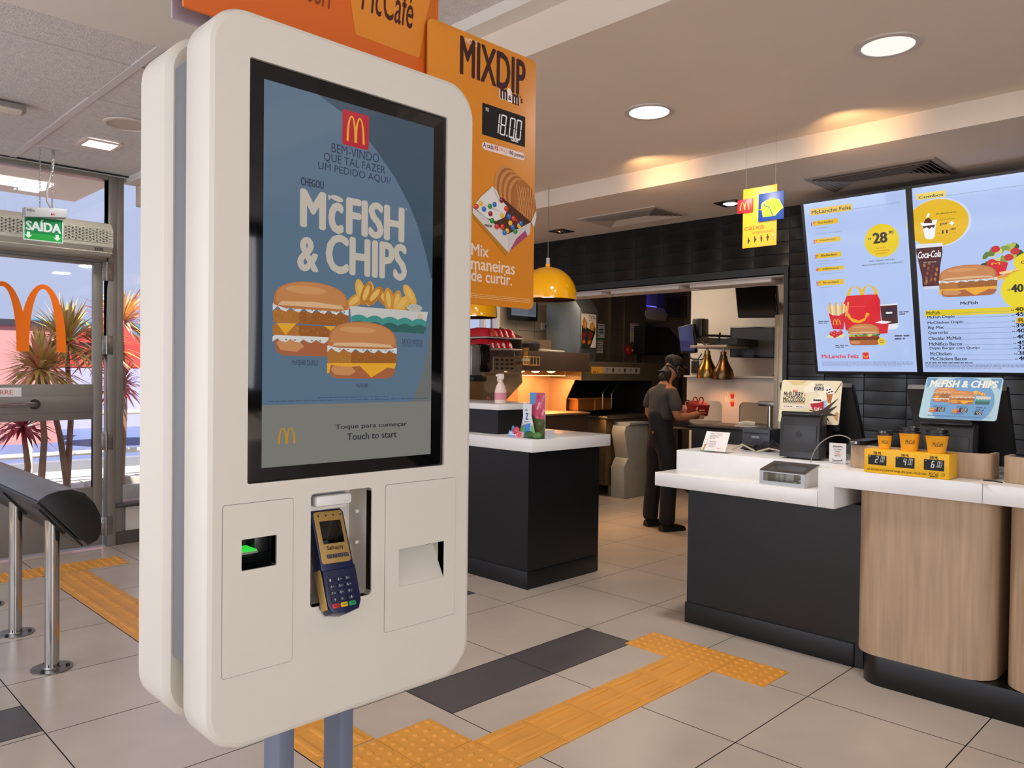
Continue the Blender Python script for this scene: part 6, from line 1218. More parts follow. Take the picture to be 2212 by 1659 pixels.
b = B(); b.box((xs_ + .005, yf - .015, .19), (xs_ + .40, yf, (6.9727,0.589)[1]), .003); dr = b.go('fryer_door', mat('brown steel door', '#5c5040', .4, .6), t)
A = Art((0, yf - .015, 0), (1, 0, 0), (0, 0, 1)); c_ = (6.8786,0.5698); A.rect((c_[0] - .02, c_[1] - .02), (c_[0] + .03, c_[1] + .02), '#c08a2c'); A.rect((c_[0] + .07, c_[1] - .06), (c_[0] + .09, c_[1] - .02), '#b8b0a4'); A.go('door_print', dr)
for xx in (xs_ + .04, xf1 - .08):
    for yy in (yf + .05, 5.95): b = B(); b.cyl((xx, yy, 0), (xx, yy, .14), .03, n=12); b.go('leg', SATIN, t)
# fryer hood with control strip
t = E('fryer_hood', (6.9, 5.6, 1.4), 'long bronze fryer hood with a white and yellow instruction strip', 'hood')
e0, e1 = (6.2924,1.2711), (7.5209,1.4586)
b = B(); b.prism([(yf, e0[1]), (yf + .0, e1[1]), (yf + .25, e1[1] + .02), (6.05, e1[1] + .02), (6.05, e0[1] + .04)], 'x', e0[0], e1[0] + .25, .003); hd = b.go('hood_shell', mat('bronze hood', '#6b604b', .4, .6, var=.08), t)
b = B(); b.box((e0[0] + .02, 6.03, zt_), (e1[0] + .2, 6.05, e0[1] + .05)); b.box((e1[0] + .15, yf + .1, zt_), (e1[0] + .17, 6.03, e0[1] + .05)); b.go('splashback', mat('dark splashback', '#1b1713', .5), t)
A = Art((0, yf, 0), (1, 0, 0), (0, 0, 1)); a_, c_ = (6.4501,1.3472), (7.315,1.4135); mid = (6.6527,1.381)[0]; A.rect((a_[0], (6.8721,1.3475)[1]), (c_[0], (6.8705,1.4185)[1]), '#8d8780'); A.rect((a_[0], (6.8721,1.3475)[1]), (mid, (6.8705,1.4185)[1]), '#c08a28')
for k in range(7): xq = mid + .05 + .105 * k; zq = (6.8713,1.383)[1]; A.rect((xq, zq - .02), (xq + .035, zq + .022), '#2a2622') if k % 2 else A.lines((xq, zq - .02), (xq + .05, zq + .022), 3, '#4a443c', .5)
A.text('FRY', (a_[0] + .03, (6.872,1.3525)[1]), (a_[0] + .13, (6.8715,1.3728)[1]), '#6a3a10', .04); A.ell((6.3191,1.4312), .02, .02, '#c08a3c', n=16); A.go('hood_print', hd)
t = E('fry_basket', (6.4, 5.5, 1.0), 'wire fry basket with two long handles resting over the fryer', 'basket')
k0, k1 = (6.3344,0.9459), (6.7044,1.0724); kx = (6.9672,1.0216)[0]
CB = mat('coppery wire mesh', '#a8743a', .35, .8); b = B(); x0_, x1_, z0_, z1_ = k0[0], kx, k0[1], k1[1]
b.box((x0_ + .03, 5.4, z0_), (x1_ - .03, 5.402, z1_)); b.box((x0_ + .03, 5.6, z0_), (x1_ - .03, 5.602, z1_)); b.box((x0_ + .03, 5.4, z0_), (x0_ + .032, 5.6, z1_)); b.box((x1_ - .032, 5.4, z0_), (x1_ - .03, 5.6, z1_)); b.box((x0_ + .03, 5.4, z0_), (x1_ - .03, 5.6, z0_ + .002)); b.go('basket_mesh', CB, t)
b = B(); b.tube([(x0_, 5.39, z1_), (x1_, 5.39, z1_), (x1_, 5.61, z1_), (x0_, 5.61, z1_), (x0_, 5.39, z1_)], .006, 8); xm = (x0_ + x1_) / 2 - .02; b.tube([(xm, 5.39, z1_), (xm, 5.39, z0_)], .005, 6); b.go('basket_rim', CB, t)
for px in ((6.7511,1.1027), (6.9065,1.1006)): b = B(); b.tube([(px[0], 5.38, z0_ + .02), (px[0], 5.38, z1_ + .05), (px[0] + .05, 5.4, z1_ + .08), (px[0] + .3, 5.5, z1_ + .19)], .008, 8); b.go('handle', SATIN, t)
# curved grey bin by the worker
t = E('waste_bin', (6.95, 5.05, 0), 'pale grey curved waste bin standing left of the worker', 'bin')
pts = [(6.7881,0.0308), (6.7809,0.3404), (6.8526,0.4349), (6.8161,0.5872), (6.7804,0.7135), (6.8033,0.7821), (6.8689,0.7945), (7.2101,0.7809), (7.2301,-0.0152)]; pts[0] = (pts[0][0], 0.0); pts[-1] = (pts[-1][0], 0.0)
b = B(); b.prism(pts, 'y', 5.1, 5.28, .01); b.go('bin_body', mat('pale grey plastic', '#8f9599', .5, var=.06), t); b = pbox((6.8556,0.7906), (7.2126,0.8174), 'y', 5.09, 5.29, .004); b.go('bin_lid', mat('pale grey plastic', '#8f9599', .5), t)
# ---- bagging table with the heat lamp panel
t = E('bagging_table', (6.3, 3.4, 0), 'dark steel bagging table in front of the worker', 'table')
zt_ = .905
b = B(); b.box((6.02, 2.55, zt_ - .04), (6.72, 4.2, zt_), .004); b.go('table_top', mat('black steel top', '#2a2622', .25, .5), t)
b = B(); b.box((6.0, 2.55, zt_ - .045), (6.03, 4.2, zt_ - .028), .003); b.go('edge_rail', SATIN, t)
for xx, yy in ((6.08, 4.1), (6.08, 2.65), (6.65, 4.1), (6.65, 2.65)):
    b = B(); b.cyl((xx, yy, .11), (xx, yy, zt_ - .04), .022, n=12); b.cyl((xx, yy, 0), (xx, yy, .12), .014, n=10); b.lathe([(.035, 0), (.03, .012), (.014, .02)], (xx, yy, 0), 14); b.go('leg', DARKMETAL, t)
b = B(); b.box((6.06, 2.62, .31), (6.67, 4.13, .36), .004); b.box((6.05, 3.3, .36), (6.6, 4.1, .40), .004); b.go('lower_shelf', mat('grey steel shelf', '#5a534c', .4, .6), t)
b = B(); b.tube([(6.1, 3.9, .31), (6.3, 3.7, .1)], .012, 8); b.go('brace', BLACK, t)
for q, (yy, m_, lab, h_, w_) in enumerate(((3.55, '#8b1f22', 'red storage box on the lower part of the bagging table', .26, .46), (3.92, '#6f86a8', 'blue grey storage tub beside the red box under the bagging table', .16, .22))):
    b = B(); z_ = .401 if q else .401; b.box((6.09, yy - w_ / 2 if q else 3.12, z_), (6.4, yy + w_ / 2 if q else 3.72, z_ + (h_ if q else .44)), .012); b.go('storage_box', mat('box ' + m_, m_, .5), label=lab, cat='box')
WP = mat('white laminate panel', '#cbc6c0', .45)
t = E('tee_divider', (6.5, 3.6, .9), 'white tee shaped panel standing on the bagging table, lit orange by the heat lamps', 'panel')
z1p, z0p = (3.7737,1.1036)[1], (4.1761,1.3344)[1]; ya, yb, y1, y2 = 4.155, 3.25, 3.775, 3.60
pts = [(ya, z1p), (ya, z0p), (yb, z0p), (yb, z1p)]
r_ = .05; pts += [(y2 - r_, z1p)] + [(y2 - r_ + r_ * math.sin(R(a)), z1p - r_ + r_ * math.cos(R(a))) for a in range(15, 91, 15)] + [(y2, .906), (y1, .906)] + [(y1 + r_ - r_ * math.cos(R(a)), z1p - r_ + r_ * math.sin(R(a))) for a in range(0, 91, 15)]
b = B(); b.prism(pts, 'x', 6.5, 6.52); hp = b.go('panel_sheet', WP, t); b = B(); b.box((6.47, yb, z0p - .012), (6.52, ya + .02, z0p + .006), .003); b.go('panel_ledge', WP, t)
A = Art((6.5, 0, 0), (0, -1, 0), (0, 0, 1))
for q in ((-3.6702,1.154), (-3.6689,1.0818)):
    x_, z_ = q; A.poly([(x_ - .014, z_ - .022), (x_ + .014, z_ - .022), (x_ + .022, z_ + .016), (x_ - .022, z_ + .016)], '#c8242a'); A.rect((x_ - .018, z_ + .016), (x_ + .018, z_ + .034), '#e0a030')
A.rect((-3.745,1.1003), (-3.7134,1.1953), '#e2d3b4'); A.text('f', ((-3.7361,1.1348)[0], (-3.7364,1.1519)[1]), ((-3.7273,1.1778)[0], (-3.7274,1.1821)[1]), '#b04a30'); A.go('panel_print', hp)
# brass heat lamps hanging from a shelf
sh = E('lamp_shelf', (6.3, 3.8, 1.6), 'narrow cream shelf with a black cable tray carrying the two brass heat lamps', 'shelf')
zs_ = (3.76,1.5905)[1]; b = B(); b.box((6.2, (3.5651,1.588)[0], zs_), (7.05, (3.9382,1.5927)[0], zs_ + .025), .006); b.go('shelf_board', mat('cream shelf', '#9c8f80', .5), sh)
b = B(); b.prism([((3.7143,1.587)[0], zs_ + .026), ((3.6635,1.6028)[0], zs_ + .06), ((3.5631,1.6176)[0], zs_ + .085), ((3.4733,1.6081)[0], zs_ + .08), ((3.4728,1.5839)[0], zs_ + .026)], 'x', 6.22, 6.6); b.go('cable_tray', BLACK, sh)
BRASS = mat('brushed brass', '#9a7a45', .28, 1.0, var=.08, stretch=(8, 8, 1))
for k, (px, lab) in enumerate((((3.817,1.3169), 'brass bell shaped heat lamp, the nearer to the worker of two'), ((3.6518,1.3069), 'darker brass bell shaped heat lamp beside the wide wall screen'))):
    y, z = px; t = E('heat_lamp', (6.3, y, z), lab, 'heat lamp', 'brass heat lamps over the bagging table')
    b = B(); b.lathe([(.09, 0), (.092, .01), (.092, .05), (.08, .09), (.055, .135), (.036, .18), (.032, .21), (.026, .215), (.026, .25), (.012, .252)], (6.3, y, z), 36); b.go('lamp_shade', BRASS if k == 0 else mat('dark bronze', '#6e563c', .3, 1.0), t)
    b = B(); b.cyl((6.3, y, z + .25), (6.3, y, zs_ + .002), .012, n=12); b.go('stem', mat('grey stem', '#a09486', .4, .5), t)
    b = B(); b.lathe([(0, .004), (.083, .006), (.083, .02), (0, .02)], (6.3, y, z), 28); b.go('bulb', mat('lit amber bulb', '#ffcf5a', .4, emit=6.0), t)
    light('heat_lamp_light', 'SPOT', (6.3, y, z - .01), 5, (1, .45, .2), .04, aim=(6.36, y - .06, 0), spot=R(150), blend=.9)
# screens on the white wall
def tv(c, x, lab, ty='monitor', lit=None, th=.05):
    ys = [q[0] for q in c]; zs2 = [q[1] for q in c]; t = E('wall_screen', (x, sum(ys) / 4, min(zs2)), lab, ty)
    b = B(); n = len(c); b.add([(x, q[0], q[1]) for q in c] + [(x + th, q[0], q[1]) for q in c], [(0, 1, 2, 3), (7, 6, 5, 4)] + [(k, (k + 1) % 4, 4 + (k + 1) % 4, 4 + k) for k in range(4)]); cs = soft(b.go('screen_casing', mat('gloss black casing', '#08080a', .15), t), .008, 2)
    cy, cz = sum(ys) / 4, sum(zs2) / 4; b = B(); b.add([(x - .002, cy + (q[0] - cy) * .9, cz + (q[1] - cz) * .86 + .006) for q in c], [(0, 1, 2, 3)]); b.go('display', lit or mat('dark screen', '#0a0a0b', .12), cs)
    b = B(); b.box((x + th, cy - .04, cz - .03), (7.05, cy + .04, cz + .03)); b.go('wall_arm', BLACK, t)
    return t
tv([(3.7778,2.1781), (3.366,2.1669), (3.3429,1.873), (3.7388,1.8845)], 6.7, 'switched off black monitor tilted high on the white kitchen wall')
tv([(3.7624,1.7979), (3.3089,1.7834), (3.3038,1.5027), (3.762,1.5129)], 6.6, 'wide dark television below the tilted monitor on the white kitchen wall', 'television', mat('grey reflective screen', '#30312e', .22))
t = tv([(4.2075,1.8024), (4.0349,1.8273), (4.0049,1.5531), (4.1667,1.5413)], 6.4, 'tilted order screen with a violet blue picture, above the worker', 'monitor', ink('#272a55', .9))
b = B(); y_ = (4.0361,1.7336)[0]; b.box((6.48, y_ - .05, 1.70), (6.6, y_ + .06, 1.88), .01); b.tube([(6.5, y_, 1.7), (6.5, y_ - .08, 1.62), (6.6, y_ - .16, 1.66), (6.55, y_ - .2, 1.74)], .01, 8); b.tube([(6.5, y_ + .02, 1.72), (6.6, y_ - .1, 1.72), (6.8, y_ - .16, 1.72)], .012, 8); b.go('screen_bracket', BLACK, t)
b = B(); P = [(6.6,4.1915,1.5238), (6.6,4.1494,1.4877), (6.6,4.0625,1.492), (6.6,3.9876,1.5315)]; b.tube(P, .006, 6); P = [(6.6,4.2074,1.5419), (6.6,4.1755,1.5012), (6.6,4.0982,1.4965), (6.6,4.0584,1.5497)]; b.tube(P, .006, 6); b.go('cable', BLACK, label='loops of black cable hanging below the order screen', cat='cable')
t = E('wall_keypad', (6.48, 4.1, 1.4), 'black numeric keypad on the white panel left of the brass lamps', 'keypad')
c0, c1 = (4.4492,1.3616), (4.3639,1.4898); b = pbox(c0, c1, 'x', 7.03, 7.05, .006); kb = b.go('keypad_body', BLACK, t)
b = B()
for r in range(5):
    for k in range(3): yk = c1[0] + (c0[0] - c1[0]) * (.14 + .26 * k); zk = c0[1] + (c1[1] - c0[1]) * (.1 + .17 * r); b.box((7.024, yk, zk), (7.03, yk + .018, zk + .014), .002, 1)
b.go('key_block', mat('dark key', '#202124', .5), kb)
for a_, c_, z_ in (((4.485,1.3907), (4.2507,1.3924), 1.0),): pass
t = E('cable_conduit', (7.04, 3.5, 1.36), 'slim cream ledge along the white wall right of the brass lamps', 'ledge'); b = B(); b.box((7.0, (3.5289,1.3447)[0], (3.6707,1.3385)[1]), (7.05, (3.748,1.342)[0], (3.671,1.3563)[1])); b.go('ledge_board', WP, t)
# tall steel column, pole and cabinet behind the counter
b = B(); y0_, y1_ = (2.5761,1.4542)[0], (2.6668,1.4543)[0]; b.box((5.3, y0_, 0), (5.6, y1_, (2.6729,1.7864)[1]), .004); b.box((5.296, y1_ - .03, .5), (5.3, y1_ - .026, 1.7)); b.go('steel_locker', mat('pale steel', '#b3a58e', .35, .8, var=.1), label='tall pale steel locker edge beside the black tiled wall', cat='locker')
t = E('back_cabinet', (5.4, 2.95, 0), 'black low cabinet behind the printer, carrying the steel pole', 'cabinet'); b = B(); b.box((5.2, y1_ + .01, 0), (5.62, 3.28, .95), .006); b.go('cabinet_body', mat('black cabinet', '#121010', .4), t); b = B(); b.box((5.18, y1_ + .01, .95), (5.64, 3.3, .965), .003); b.go('cabinet_top', mat('brown black top', '#2f231c', .3), t)
t = E('steel_pole', (5.4, 2.74, .965), 'short steel pole with a flat head standing on the black cabinet', 'pole')
b = B(); b.cyl((5.4, 2.74, .966), (5.4, 2.74, 1.13), .018, n=16); b.go('pole_tube', CHROME, t); b = B(); b.box((5.36, 2.66, 1.125), (5.44, 2.82, 1.16), .008); b.go('pole_head', STEEL, t)
b = B(); b.tube([(5.3, 2.93, .985), (5.3, 2.87, .998), (5.3, 2.80, .992)], .018, 10); b.box((5.27, 2.78, .966), (5.33, 2.96, .98), .006); b.go('phone_handset', mat('cream plastic', '#cbbfae', .4), label='cream telephone handset lying on the black cabinet beside the steel pole', cat='phone')
# kitchen smoke detector under the ceiling
# ================================================================ LEANING RAIL
t = E('leaning_rail', (1.02, 4.6, 0), 'padded black and grey leaning rail on three steel posts near the entrance door', 'rail')
prof = [(.921, .784), (.955, .806), (1.0, .819), (1.047, .821), (1.098, .800), (1.14, .75), (1.162, .70), (1.169, .653), (1.165, .61), (1.15, .582), (1.112, .567)]
b = B(); b.prism(prof, 'y', 3.785, 5.75, .006); b.go('rail_pad', mat('grey vinyl pad', '#74747a', .38, var=.04), t, angle=60)
cpt = [(p + .0, q) for p, q in prof]; b = B(); b.prism(cpt, 'y', 3.765, 3.784, .004); b.go('end_cap', mat('black vinyl cap', '#141416', .4), t)
b = B(); b.prism([(.925, .776), (1.10, .566), (1.094, .560), (.918, .77)], 'y', 3.79, 5.75); b.go('base_plate', BLACK, t)
for k, y in enumerate((3.925, 4.565, 5.205)):
    x = 1.012; b = B(); b.cyl((x, y, .006), (x, y, .672), .030, n=28); po_ = b.go('post', CHROME, t)
    b = B(); b.lathe([(.084, 0), (.084, .006), (.034, .007), (.032, .012), (0, .012)], (x, y, 0), 36); pl_ = b.go('foot_plate', STEEL, t)
    b = B()
    for a in range(3): b.cyl((x + .062 * math.cos(R(100 + 120 * a)), y + .062 * math.sin(R(100 + 120 * a)), .006), (x + .062 * math.cos(R(100 + 120 * a)), y + .062 * math.sin(R(100 + 120 * a)), .015), .008, n=6)
    b.go('bolt', mat('dark bolt', '#3a3633', .4, .8), pl_)
    b = B(); b.prism([(.95, .735), (1.05, .615), (1.042, .608), (.942, .728)], 'y', y - .06, y + .06); b.go('mount_plate', BLACK, t)

# ================================================================ ENTRANCE FITTINGS
t = E('exit_sign', (1.5, 5.9, 2.2), 'hanging green exit sign under the tiled ceiling in front of the entrance door', 'exit sign')
ys_ = 5.88
h0, h1 = (1.3481,2.3275), (1.5921,2.413)
b = B(); b.prism([(h0[0], (1.3428,2.3237)[1]), (h1[0], (1.5923,2.3323)[1] + .02), (h1[0], (1.5922,2.3882)[1]), (h0[0] + .25, (1.4762,2.4105)[1]), (h0[0], (1.348,2.3875)[1])], 'y', 5.85, 5.93, .004); hb = b.go('sign_housing', mat('grey sign housing', '#a5a4a8', .4), t)
A = Art((0, 5.85, 0), (1, 0, 0), (0, 0, 1)); A.text('intelbras', (1.3568,2.3622), (1.4017,2.3826), '#3a3a42', .02); A.ell((1.5,2.3611), .006, .006, '#2a2024', n=12); A.ell((1.5122,2.363), .007, .007, '#e83a3a', n=14); A.go('housing_print', hb)
g0, g1 = (1.3457,2.1859), (1.5769,2.3456)
zlo, zhi = (1.4549,2.1785)[1], (1.4546,2.337)[1]
b = B(); b.box(((1.3442,2.2608)[0], 5.878, zlo), ((1.5771,2.2619)[0], 5.886, zhi), .001); gp = b.go('sign_plate', mat('white acrylic edge', '#cfe3da', .4), t)
A = Art((0, 5.878, 0), (1, 0, 0), (0, 0, 1)); xL, xR = (1.3503,2.2614)[0], (1.571,2.2609)[0]; A.rect((xL, zlo + .008), (xR, zhi - .002), '#0e7a44'); A.rect((xL, zlo + .008), (xR, zlo + .05), '#1f9a3c')
w_ = xR - xL; A.text('SA\u00cdDA', (xL + w_ * .03, zlo + .065), (xR - w_ * .03, zhi - .015), '#c3cbca', .05)
for f_ in (.1, .86): xx = xL + w_ * f_; A.poly([(xx - .022, zlo + .035), (xx + .022, zlo + .035), (xx, zlo + .014)], '#d8efe0'); A.rect((xx - .009, zlo + .034), (xx + .009, zlo + .055), '#d8efe0')
A.go('sign_print', gp)
for px in ((1.4409,2.4263)[0], (1.513,2.4224)[0]):
    b = B(); z = zhi + .06
    while z < 2.79:
        for s_ in (0, 1): b.tube([(px + (.005 * math.cos(R(60 * q)) if not s_ else 0), 5.89 + (.005 * math.cos(R(60 * q)) if s_ else 0), z + .012 * s_ + .010 * math.sin(R(60 * q))) for q in range(7)], .0014, 5, cap=False)
        z += .026
    b.go('chain', STEEL, t)
b = B(); P = [(1.5836,5.9,2.3834), (1.5751,5.9,2.4039), (1.55,5.9,2.4093), (1.5086,5.9,2.4091), (1.4866,5.9,2.4517), (1.4837,5.9,2.5126), (1.4999,5.9,2.6075), (1.519,5.9,2.6725), (1.5271,5.9,2.7511), (1.5215,5.9,2.7961)]; b.tube(P, .007, 8); b.go('power_cable', mat('pale grey cable', '#9b958f', .5), t)
# air curtain over the door
t = E('air_curtain', (1.2, 6.25, 2.3), 'grey white air curtain with a perforated grille mounted over the entrance door', 'air curtain')
yc0 = 6.13; cz0, cz1 = (1.5967,2.1558)[1], (1.9575,2.4028)[1]; xe = (1.9768,2.3112)[0]
b = B(); b.prism([(6.325, cz1), (yc0 + .05, cz1), (yc0 + .005, cz1 - .05), (yc0, cz0 + .07), (yc0 + .05, cz0 + .012), (6.325, cz0)], 'x', -.1, xe, .008); ac = b.go('curtain_casing', mat('warm grey casing', '#b5b0a3', .4), t)
b = B(); zz0, zz1 = cz0 + .10, cz1 - .055; b.box((-.08, yc0 - .001, zz0), (xe - .03, yc0 + .004, zz1)); b.go('grille', mat('perforated grille dark', '#3a3936', .6), ac)
b = B(); rows_n = 9
for r in range(rows_n + 1): zq = zz0 + (zz1 - zz0) * r / rows_n; b.box((-.08, yc0 - .003, zq - .0045), (xe - .03, yc0 + .001, zq + .0045))
k = 0
while -.08 + .045 * k < xe - .03:
    for r in range(rows_n): zq = zz0 + (zz1 - zz0) * r / rows_n; xq = -.08 + .045 * k + (.0225 if r % 2 else 0); b.box((xq, yc0 - .003, zq), (min(xq + .012, xe - .03), yc0 + .001, zq + (zz1 - zz0) / rows_n))
    k += 1
b.go('grille_web', mat('warm grey casing', '#b5b0a3', .4), ac)
A = Art((0, yc0, 0), (1, 0, 0), (0, 0, 1), base=.002); A.text('EOS.', (1.8493,2.1918), (1.908,2.2153), '#1d1b1a', .04); A.go('casing_print', ac)
b = B(); b.box((-.1, yc0 + .03, cz0 + .03), (xe + .003, yc0 + .034, cz0 + .036)); b.go('casing_seam', mat('cream strip', '#d6cfbe', .4), ac)
# ceiling items by the door
zc2 = 2.793
t = E('led_panel', (1.68, 5.45, zc2), 'square lit panel light in the tiled ceiling by the entrance door', 'ceiling light')
q = [(1.577,5.59), (1.5801,5.3957), (1.797,5.4133), (1.8,5.6148)]; xa, xb = min(p[0] for p in q), max(p[0] for p in q); ya, yb = min(p[1] for p in q), max(p[1] for p in q)
b = B(); b.plate([(xa, ya), (xb, ya), (xb, yb), (xa, yb)], [[(xa + .025, ya + .025), (xb - .025, ya + .025), (xb - .025, yb - .025), (xa + .025, yb - .025)]], 'z', zc2 - .006, zc2); b.go('panel_frame', mat('peach white frame', '#d6bfb0', .5), t)
b = B(); b.box((xa + .025, ya + .025, zc2 - .004), (xb - .025, yb - .025, zc2 - .001)); b.go('diffuser', mat('lit panel', '#fffaf2', .4, emit=4.0), t)
light('led_panel_lamp', 'AREA', ((xa + xb) / 2, (ya + yb) / 2, zc2 - .02), 8, (1, .97, .92), .17, aim=((xa + xb) / 2, (ya + yb) / 2, 0))
c_ = (1.6625,4.9163); t = E('ceiling_speaker', (c_[0], c_[1], zc2), 'round flush ceiling speaker in the tiled ceiling, half hidden by the kiosk', 'speaker')
b = B(); b.lathe([(.135, zc2), (.133, zc2 - .008), (.118, zc2 - .010), (.115, zc2 - .003)], (c_[0], c_[1], 0), 36); b.go('speaker_ring', mat('speaker ring', '#cabdb2', .5), t); b = B(); b.lathe([(0, zc2 - .008), (.115, zc2 - .004), (.115, zc2), (0, zc2)], (c_[0], c_[1], 0), 36); b.go('speaker_cover', mat('speaker cover', '#b9a698', .6), t)
e0, e1 = (1.0347,5.0146), (1.1542,5.0094); t = E('emergency_light', (e1[0] - .1, e1[1], zc2), 'grey emergency light fitting on the tiled ceiling at the left edge', 'emergency light')
b = B(); b.box((e1[0] - .3, e1[1] - .03, zc2 - .045), (e1[0], e1[1] + .04, zc2), .008); b.go('fitting_body', mat('grey fitting', '#8f8a84', .5), t); b = B(); b.box((e1[0] - .29, e1[1] - .034, zc2 - .05), (e1[0] - .02, e1[1] + .03, zc2 - .03), .008); b.go('lens', mat('pale lens', '#d8cdbf', .3), t)

# ================================================================ WORKER (seen from behind)
PX, PY = 5.75, 3.93
FW = Vector((.93, -.37, 0)).normalized(); LF = Vector((-FW.y, FW.x, 0))     # facing and left-hand directions
def W(f, l, z): return Vector((PX, PY, 0)) + FW * f + LF * l + Vector((0, 0, z))
def skin(name, chains, m, parent=None, lv=2, root=0):
    """chains: list of (list of (f,l,z,r)), the first point of each later chain is the index of an existing joint."""
    vs = []; es = []; rs = []
    for ch in chains:
        prev = None
        for p in ch:
            if isinstance(p, int): prev = p; continue
            vs.append(W(*p[:3]) if not isinstance(p[0], Vector) else p[0]); rs.append(p[3] if not isinstance(p[0], Vector) else p[1]); i = len(vs) - 1
            if prev is not None: es.append((prev, i))
            prev = i
    me = bpy.data.meshes.new(name); me.from_pydata([tuple(v) for v in vs], es, [])
    o = bpy.data.objects.new(name, me); COL.objects.link(o); s = o.modifiers.new('skin', 'SKIN'); s.use_smooth_shade = True; s.branch_smoothing = .6
    for i, r in enumerate(rs): sv = me.skin_vertices[0].data[i]; sv.radius = r if isinstance(r, tuple) else (r, r); sv.use_root = i == root
    d = o.modifiers.new('sub', 'SUBSURF'); d.levels = lv; d.render_levels = lv
    dg = bpy.context.evaluated_depsgraph_get(); me2 = bpy.data.meshes.new_from_object(o.evaluated_get(dg)); bpy.data.objects.remove(o)
    me2.name = name; me2.materials.clear(); me2.materials.append(m); me2.polygons.foreach_set('use_smooth', [True] * len(me2.polygons))
    o = bpy.data.objects.new(name, me2); COL.objects.link(o)
    if parent: o.parent = parent
    return o
HAIR = mat('dark hair', '#15110f', .6, var=.2, vscale=30)
hd_ = (.105, -.01, 1.385)
person = skin('person', [
    [(0, 0, .88, (.075, .06)), (.0, 0, 1.0, (.075, .06)), (.01, 0, 1.12, (.09, .07)), (.025, 0, 1.21, (.09, .07)), (.05, 0, 1.285, (.05, .05)), (.075, 0, 1.325, (.046, .046)), (.095, -.005, 1.37, (.066, .074)), (.115, -.01, 1.425, (.07, .08)), (.12, -.01, 1.465, (.045, .05))],
    [3, (.02, .13, 1.205, .05), (-.01, .17, 1.07, .04), (-.01, .185, .985, .036), (.08, .17, .93, .03), (.17, .12, .96, .024), (.21, .10, .975, .024)],
    [3, (.03, -.13, 1.205, .05), (.02, -.17, 1.08, .042), (.04, -.185, .985, .04), (.14, -.19, .985, .035), (.235, -.175, 1.005, .027), (.275, -.16, 1.01, .03)],
    [0, (0, .08, .80, .07), (.01, .10, .47, .05), (-.02, .115, .10, .045), (.0, .118, .05, .042)],
    [0, (0, -.08, .80, .07), (.015, -.105, .47, .05), (-.01, -.12, .10, .045), (.01, -.122, .05, .042)],
], SKIN)
tag(person, 'kitchen worker seen from behind in a grey tee shirt, dark jeans and black cap', 'person')
def finger(nm, pts, r): return skin(nm, [[(p, (r * (1 - .12 * k), r * (1 - .12 * k))) for k, p in enumerate(pts)]], SKIN, person, 1)
# right hand closing around the red box: palm plus five fingers
bm_ = []
for k in range(4):
    z_ = 1.035 - .021 * k; L_ = (.0, .008, .004, -.006)[k]
    finger('finger', [W(.275, -.165, z_), W(.305 + L_, -.168, z_), W(.338 + L_, -.158, z_), W(.352 + L_, -.135, z_)], .0105)
finger('thumb', [W(.25, -.165, 1.035), W(.275, -.14, 1.06), W(.305, -.115, 1.068), W(.33, -.1, 1.07)], .0115)
for k in range(4):
    z_ = 1.0 - .02 * k; finger('finger', [W(.215, .095, z_), W(.245, .08, z_), W(.27, .055, z_), W(.278, .035, z_)], .010)
finger('thumb', [W(.2, .1, 1.0), W(.225, .075, 1.02), W(.25, .05, 1.03)], .011)
b = B(); 
for s_ in (1, -1): pass
# face
fc = W(.192, -.015, 1.40)
b = B(); b.ell(tuple(W(.195, -.015, 1.395)), (.014, .012, .018), 12); b.go('nose', SKIN, person)
for s_ in (1, -1): b = B(); b.ell(tuple(W(.108, -.008 + .074 * s_, 1.392)), (.012, .008, .026), 12); b.go('ear', SKIN, person); b = B(); b.ell(tuple(W(.18, -.012 + .03 * s_, 1.415)), (.009, .009, .006), 10); b.go('eye', mat('dark eye', '#1a1412', .2), person)
b = B(); b.ell(tuple(W(.185, -.012, 1.36)), (.01, .024, .006), 10); b.go('mouth', mat('lip', '#8a4f42', .5), person)
# hair: covers the back of the head down to the nape, with strands beside the face
h = skin('hair', [[(.07, -.005, 1.345, (.058, .06)), (.085, -.008, 1.40, (.082, .088)), (.1, -.01, 1.445, (.08, .086))], [1, (.11, .066, 1.36, (.02, .02)), (.125, .06, 1.31, (.012, .012))], [1, (.12, -.078, 1.37, (.02, .022)), (.135, -.075, 1.315, (.012, .014))], [0, (.02, .0, 1.325, (.04, .045)), (-.03, .005, 1.318, (.025, .03))]], HAIR, person)
cap = skin('cap', [[(.06, -.006, 1.425, (.085, .09)), (.1, -.01, 1.45, (.088, .092)), (.14, -.012, 1.445, (.075, .082)), (.17, -.014, 1.42, (.05, .07))]], mat('black cap cloth', '#0f0e10', .75), person)
b = B(); V0 = [W(.15, -.014 + .075 * math.sin(R(a)), 1.425) + FW * .03 * math.cos(R(a)) for a in range(-80, 81, 20)]; V1 = [W(.16, -.014 + .085 * math.sin(R(a)), 1.405) + FW * .085 * math.cos(R(a)) for a in range(-80, 81, 20)]
n = len(V0); b.add([tuple(v) for v in V0 + V1] + [tuple(v - Vector((0, 0, .006))) for v in V0 + V1], [(k, k + 1, n + k + 1, n + k) for k in range(n - 1)] + [(2 * n + k, 3 * n + k, 3 * n + k + 1, 2 * n + k + 1) for k in range(n - 1)] + [(n + k, n + k + 1, 3 * n + k + 1, 3 * n + k) for k in range(n - 1)]); b.go('cap_brim', mat('black cap cloth', '#0f0e10', .75), person)
b = B(); b.tube([W(.12, -.095, 1.415), W(.13, -.1, 1.395), W(.16, -.09, 1.365), W(.185, -.06, 1.352)], .006, 8); b.ell(tuple(W(.112, -.092, 1.40)), (.018, .014, .024), 12); b.go('headset', BLACK, person)
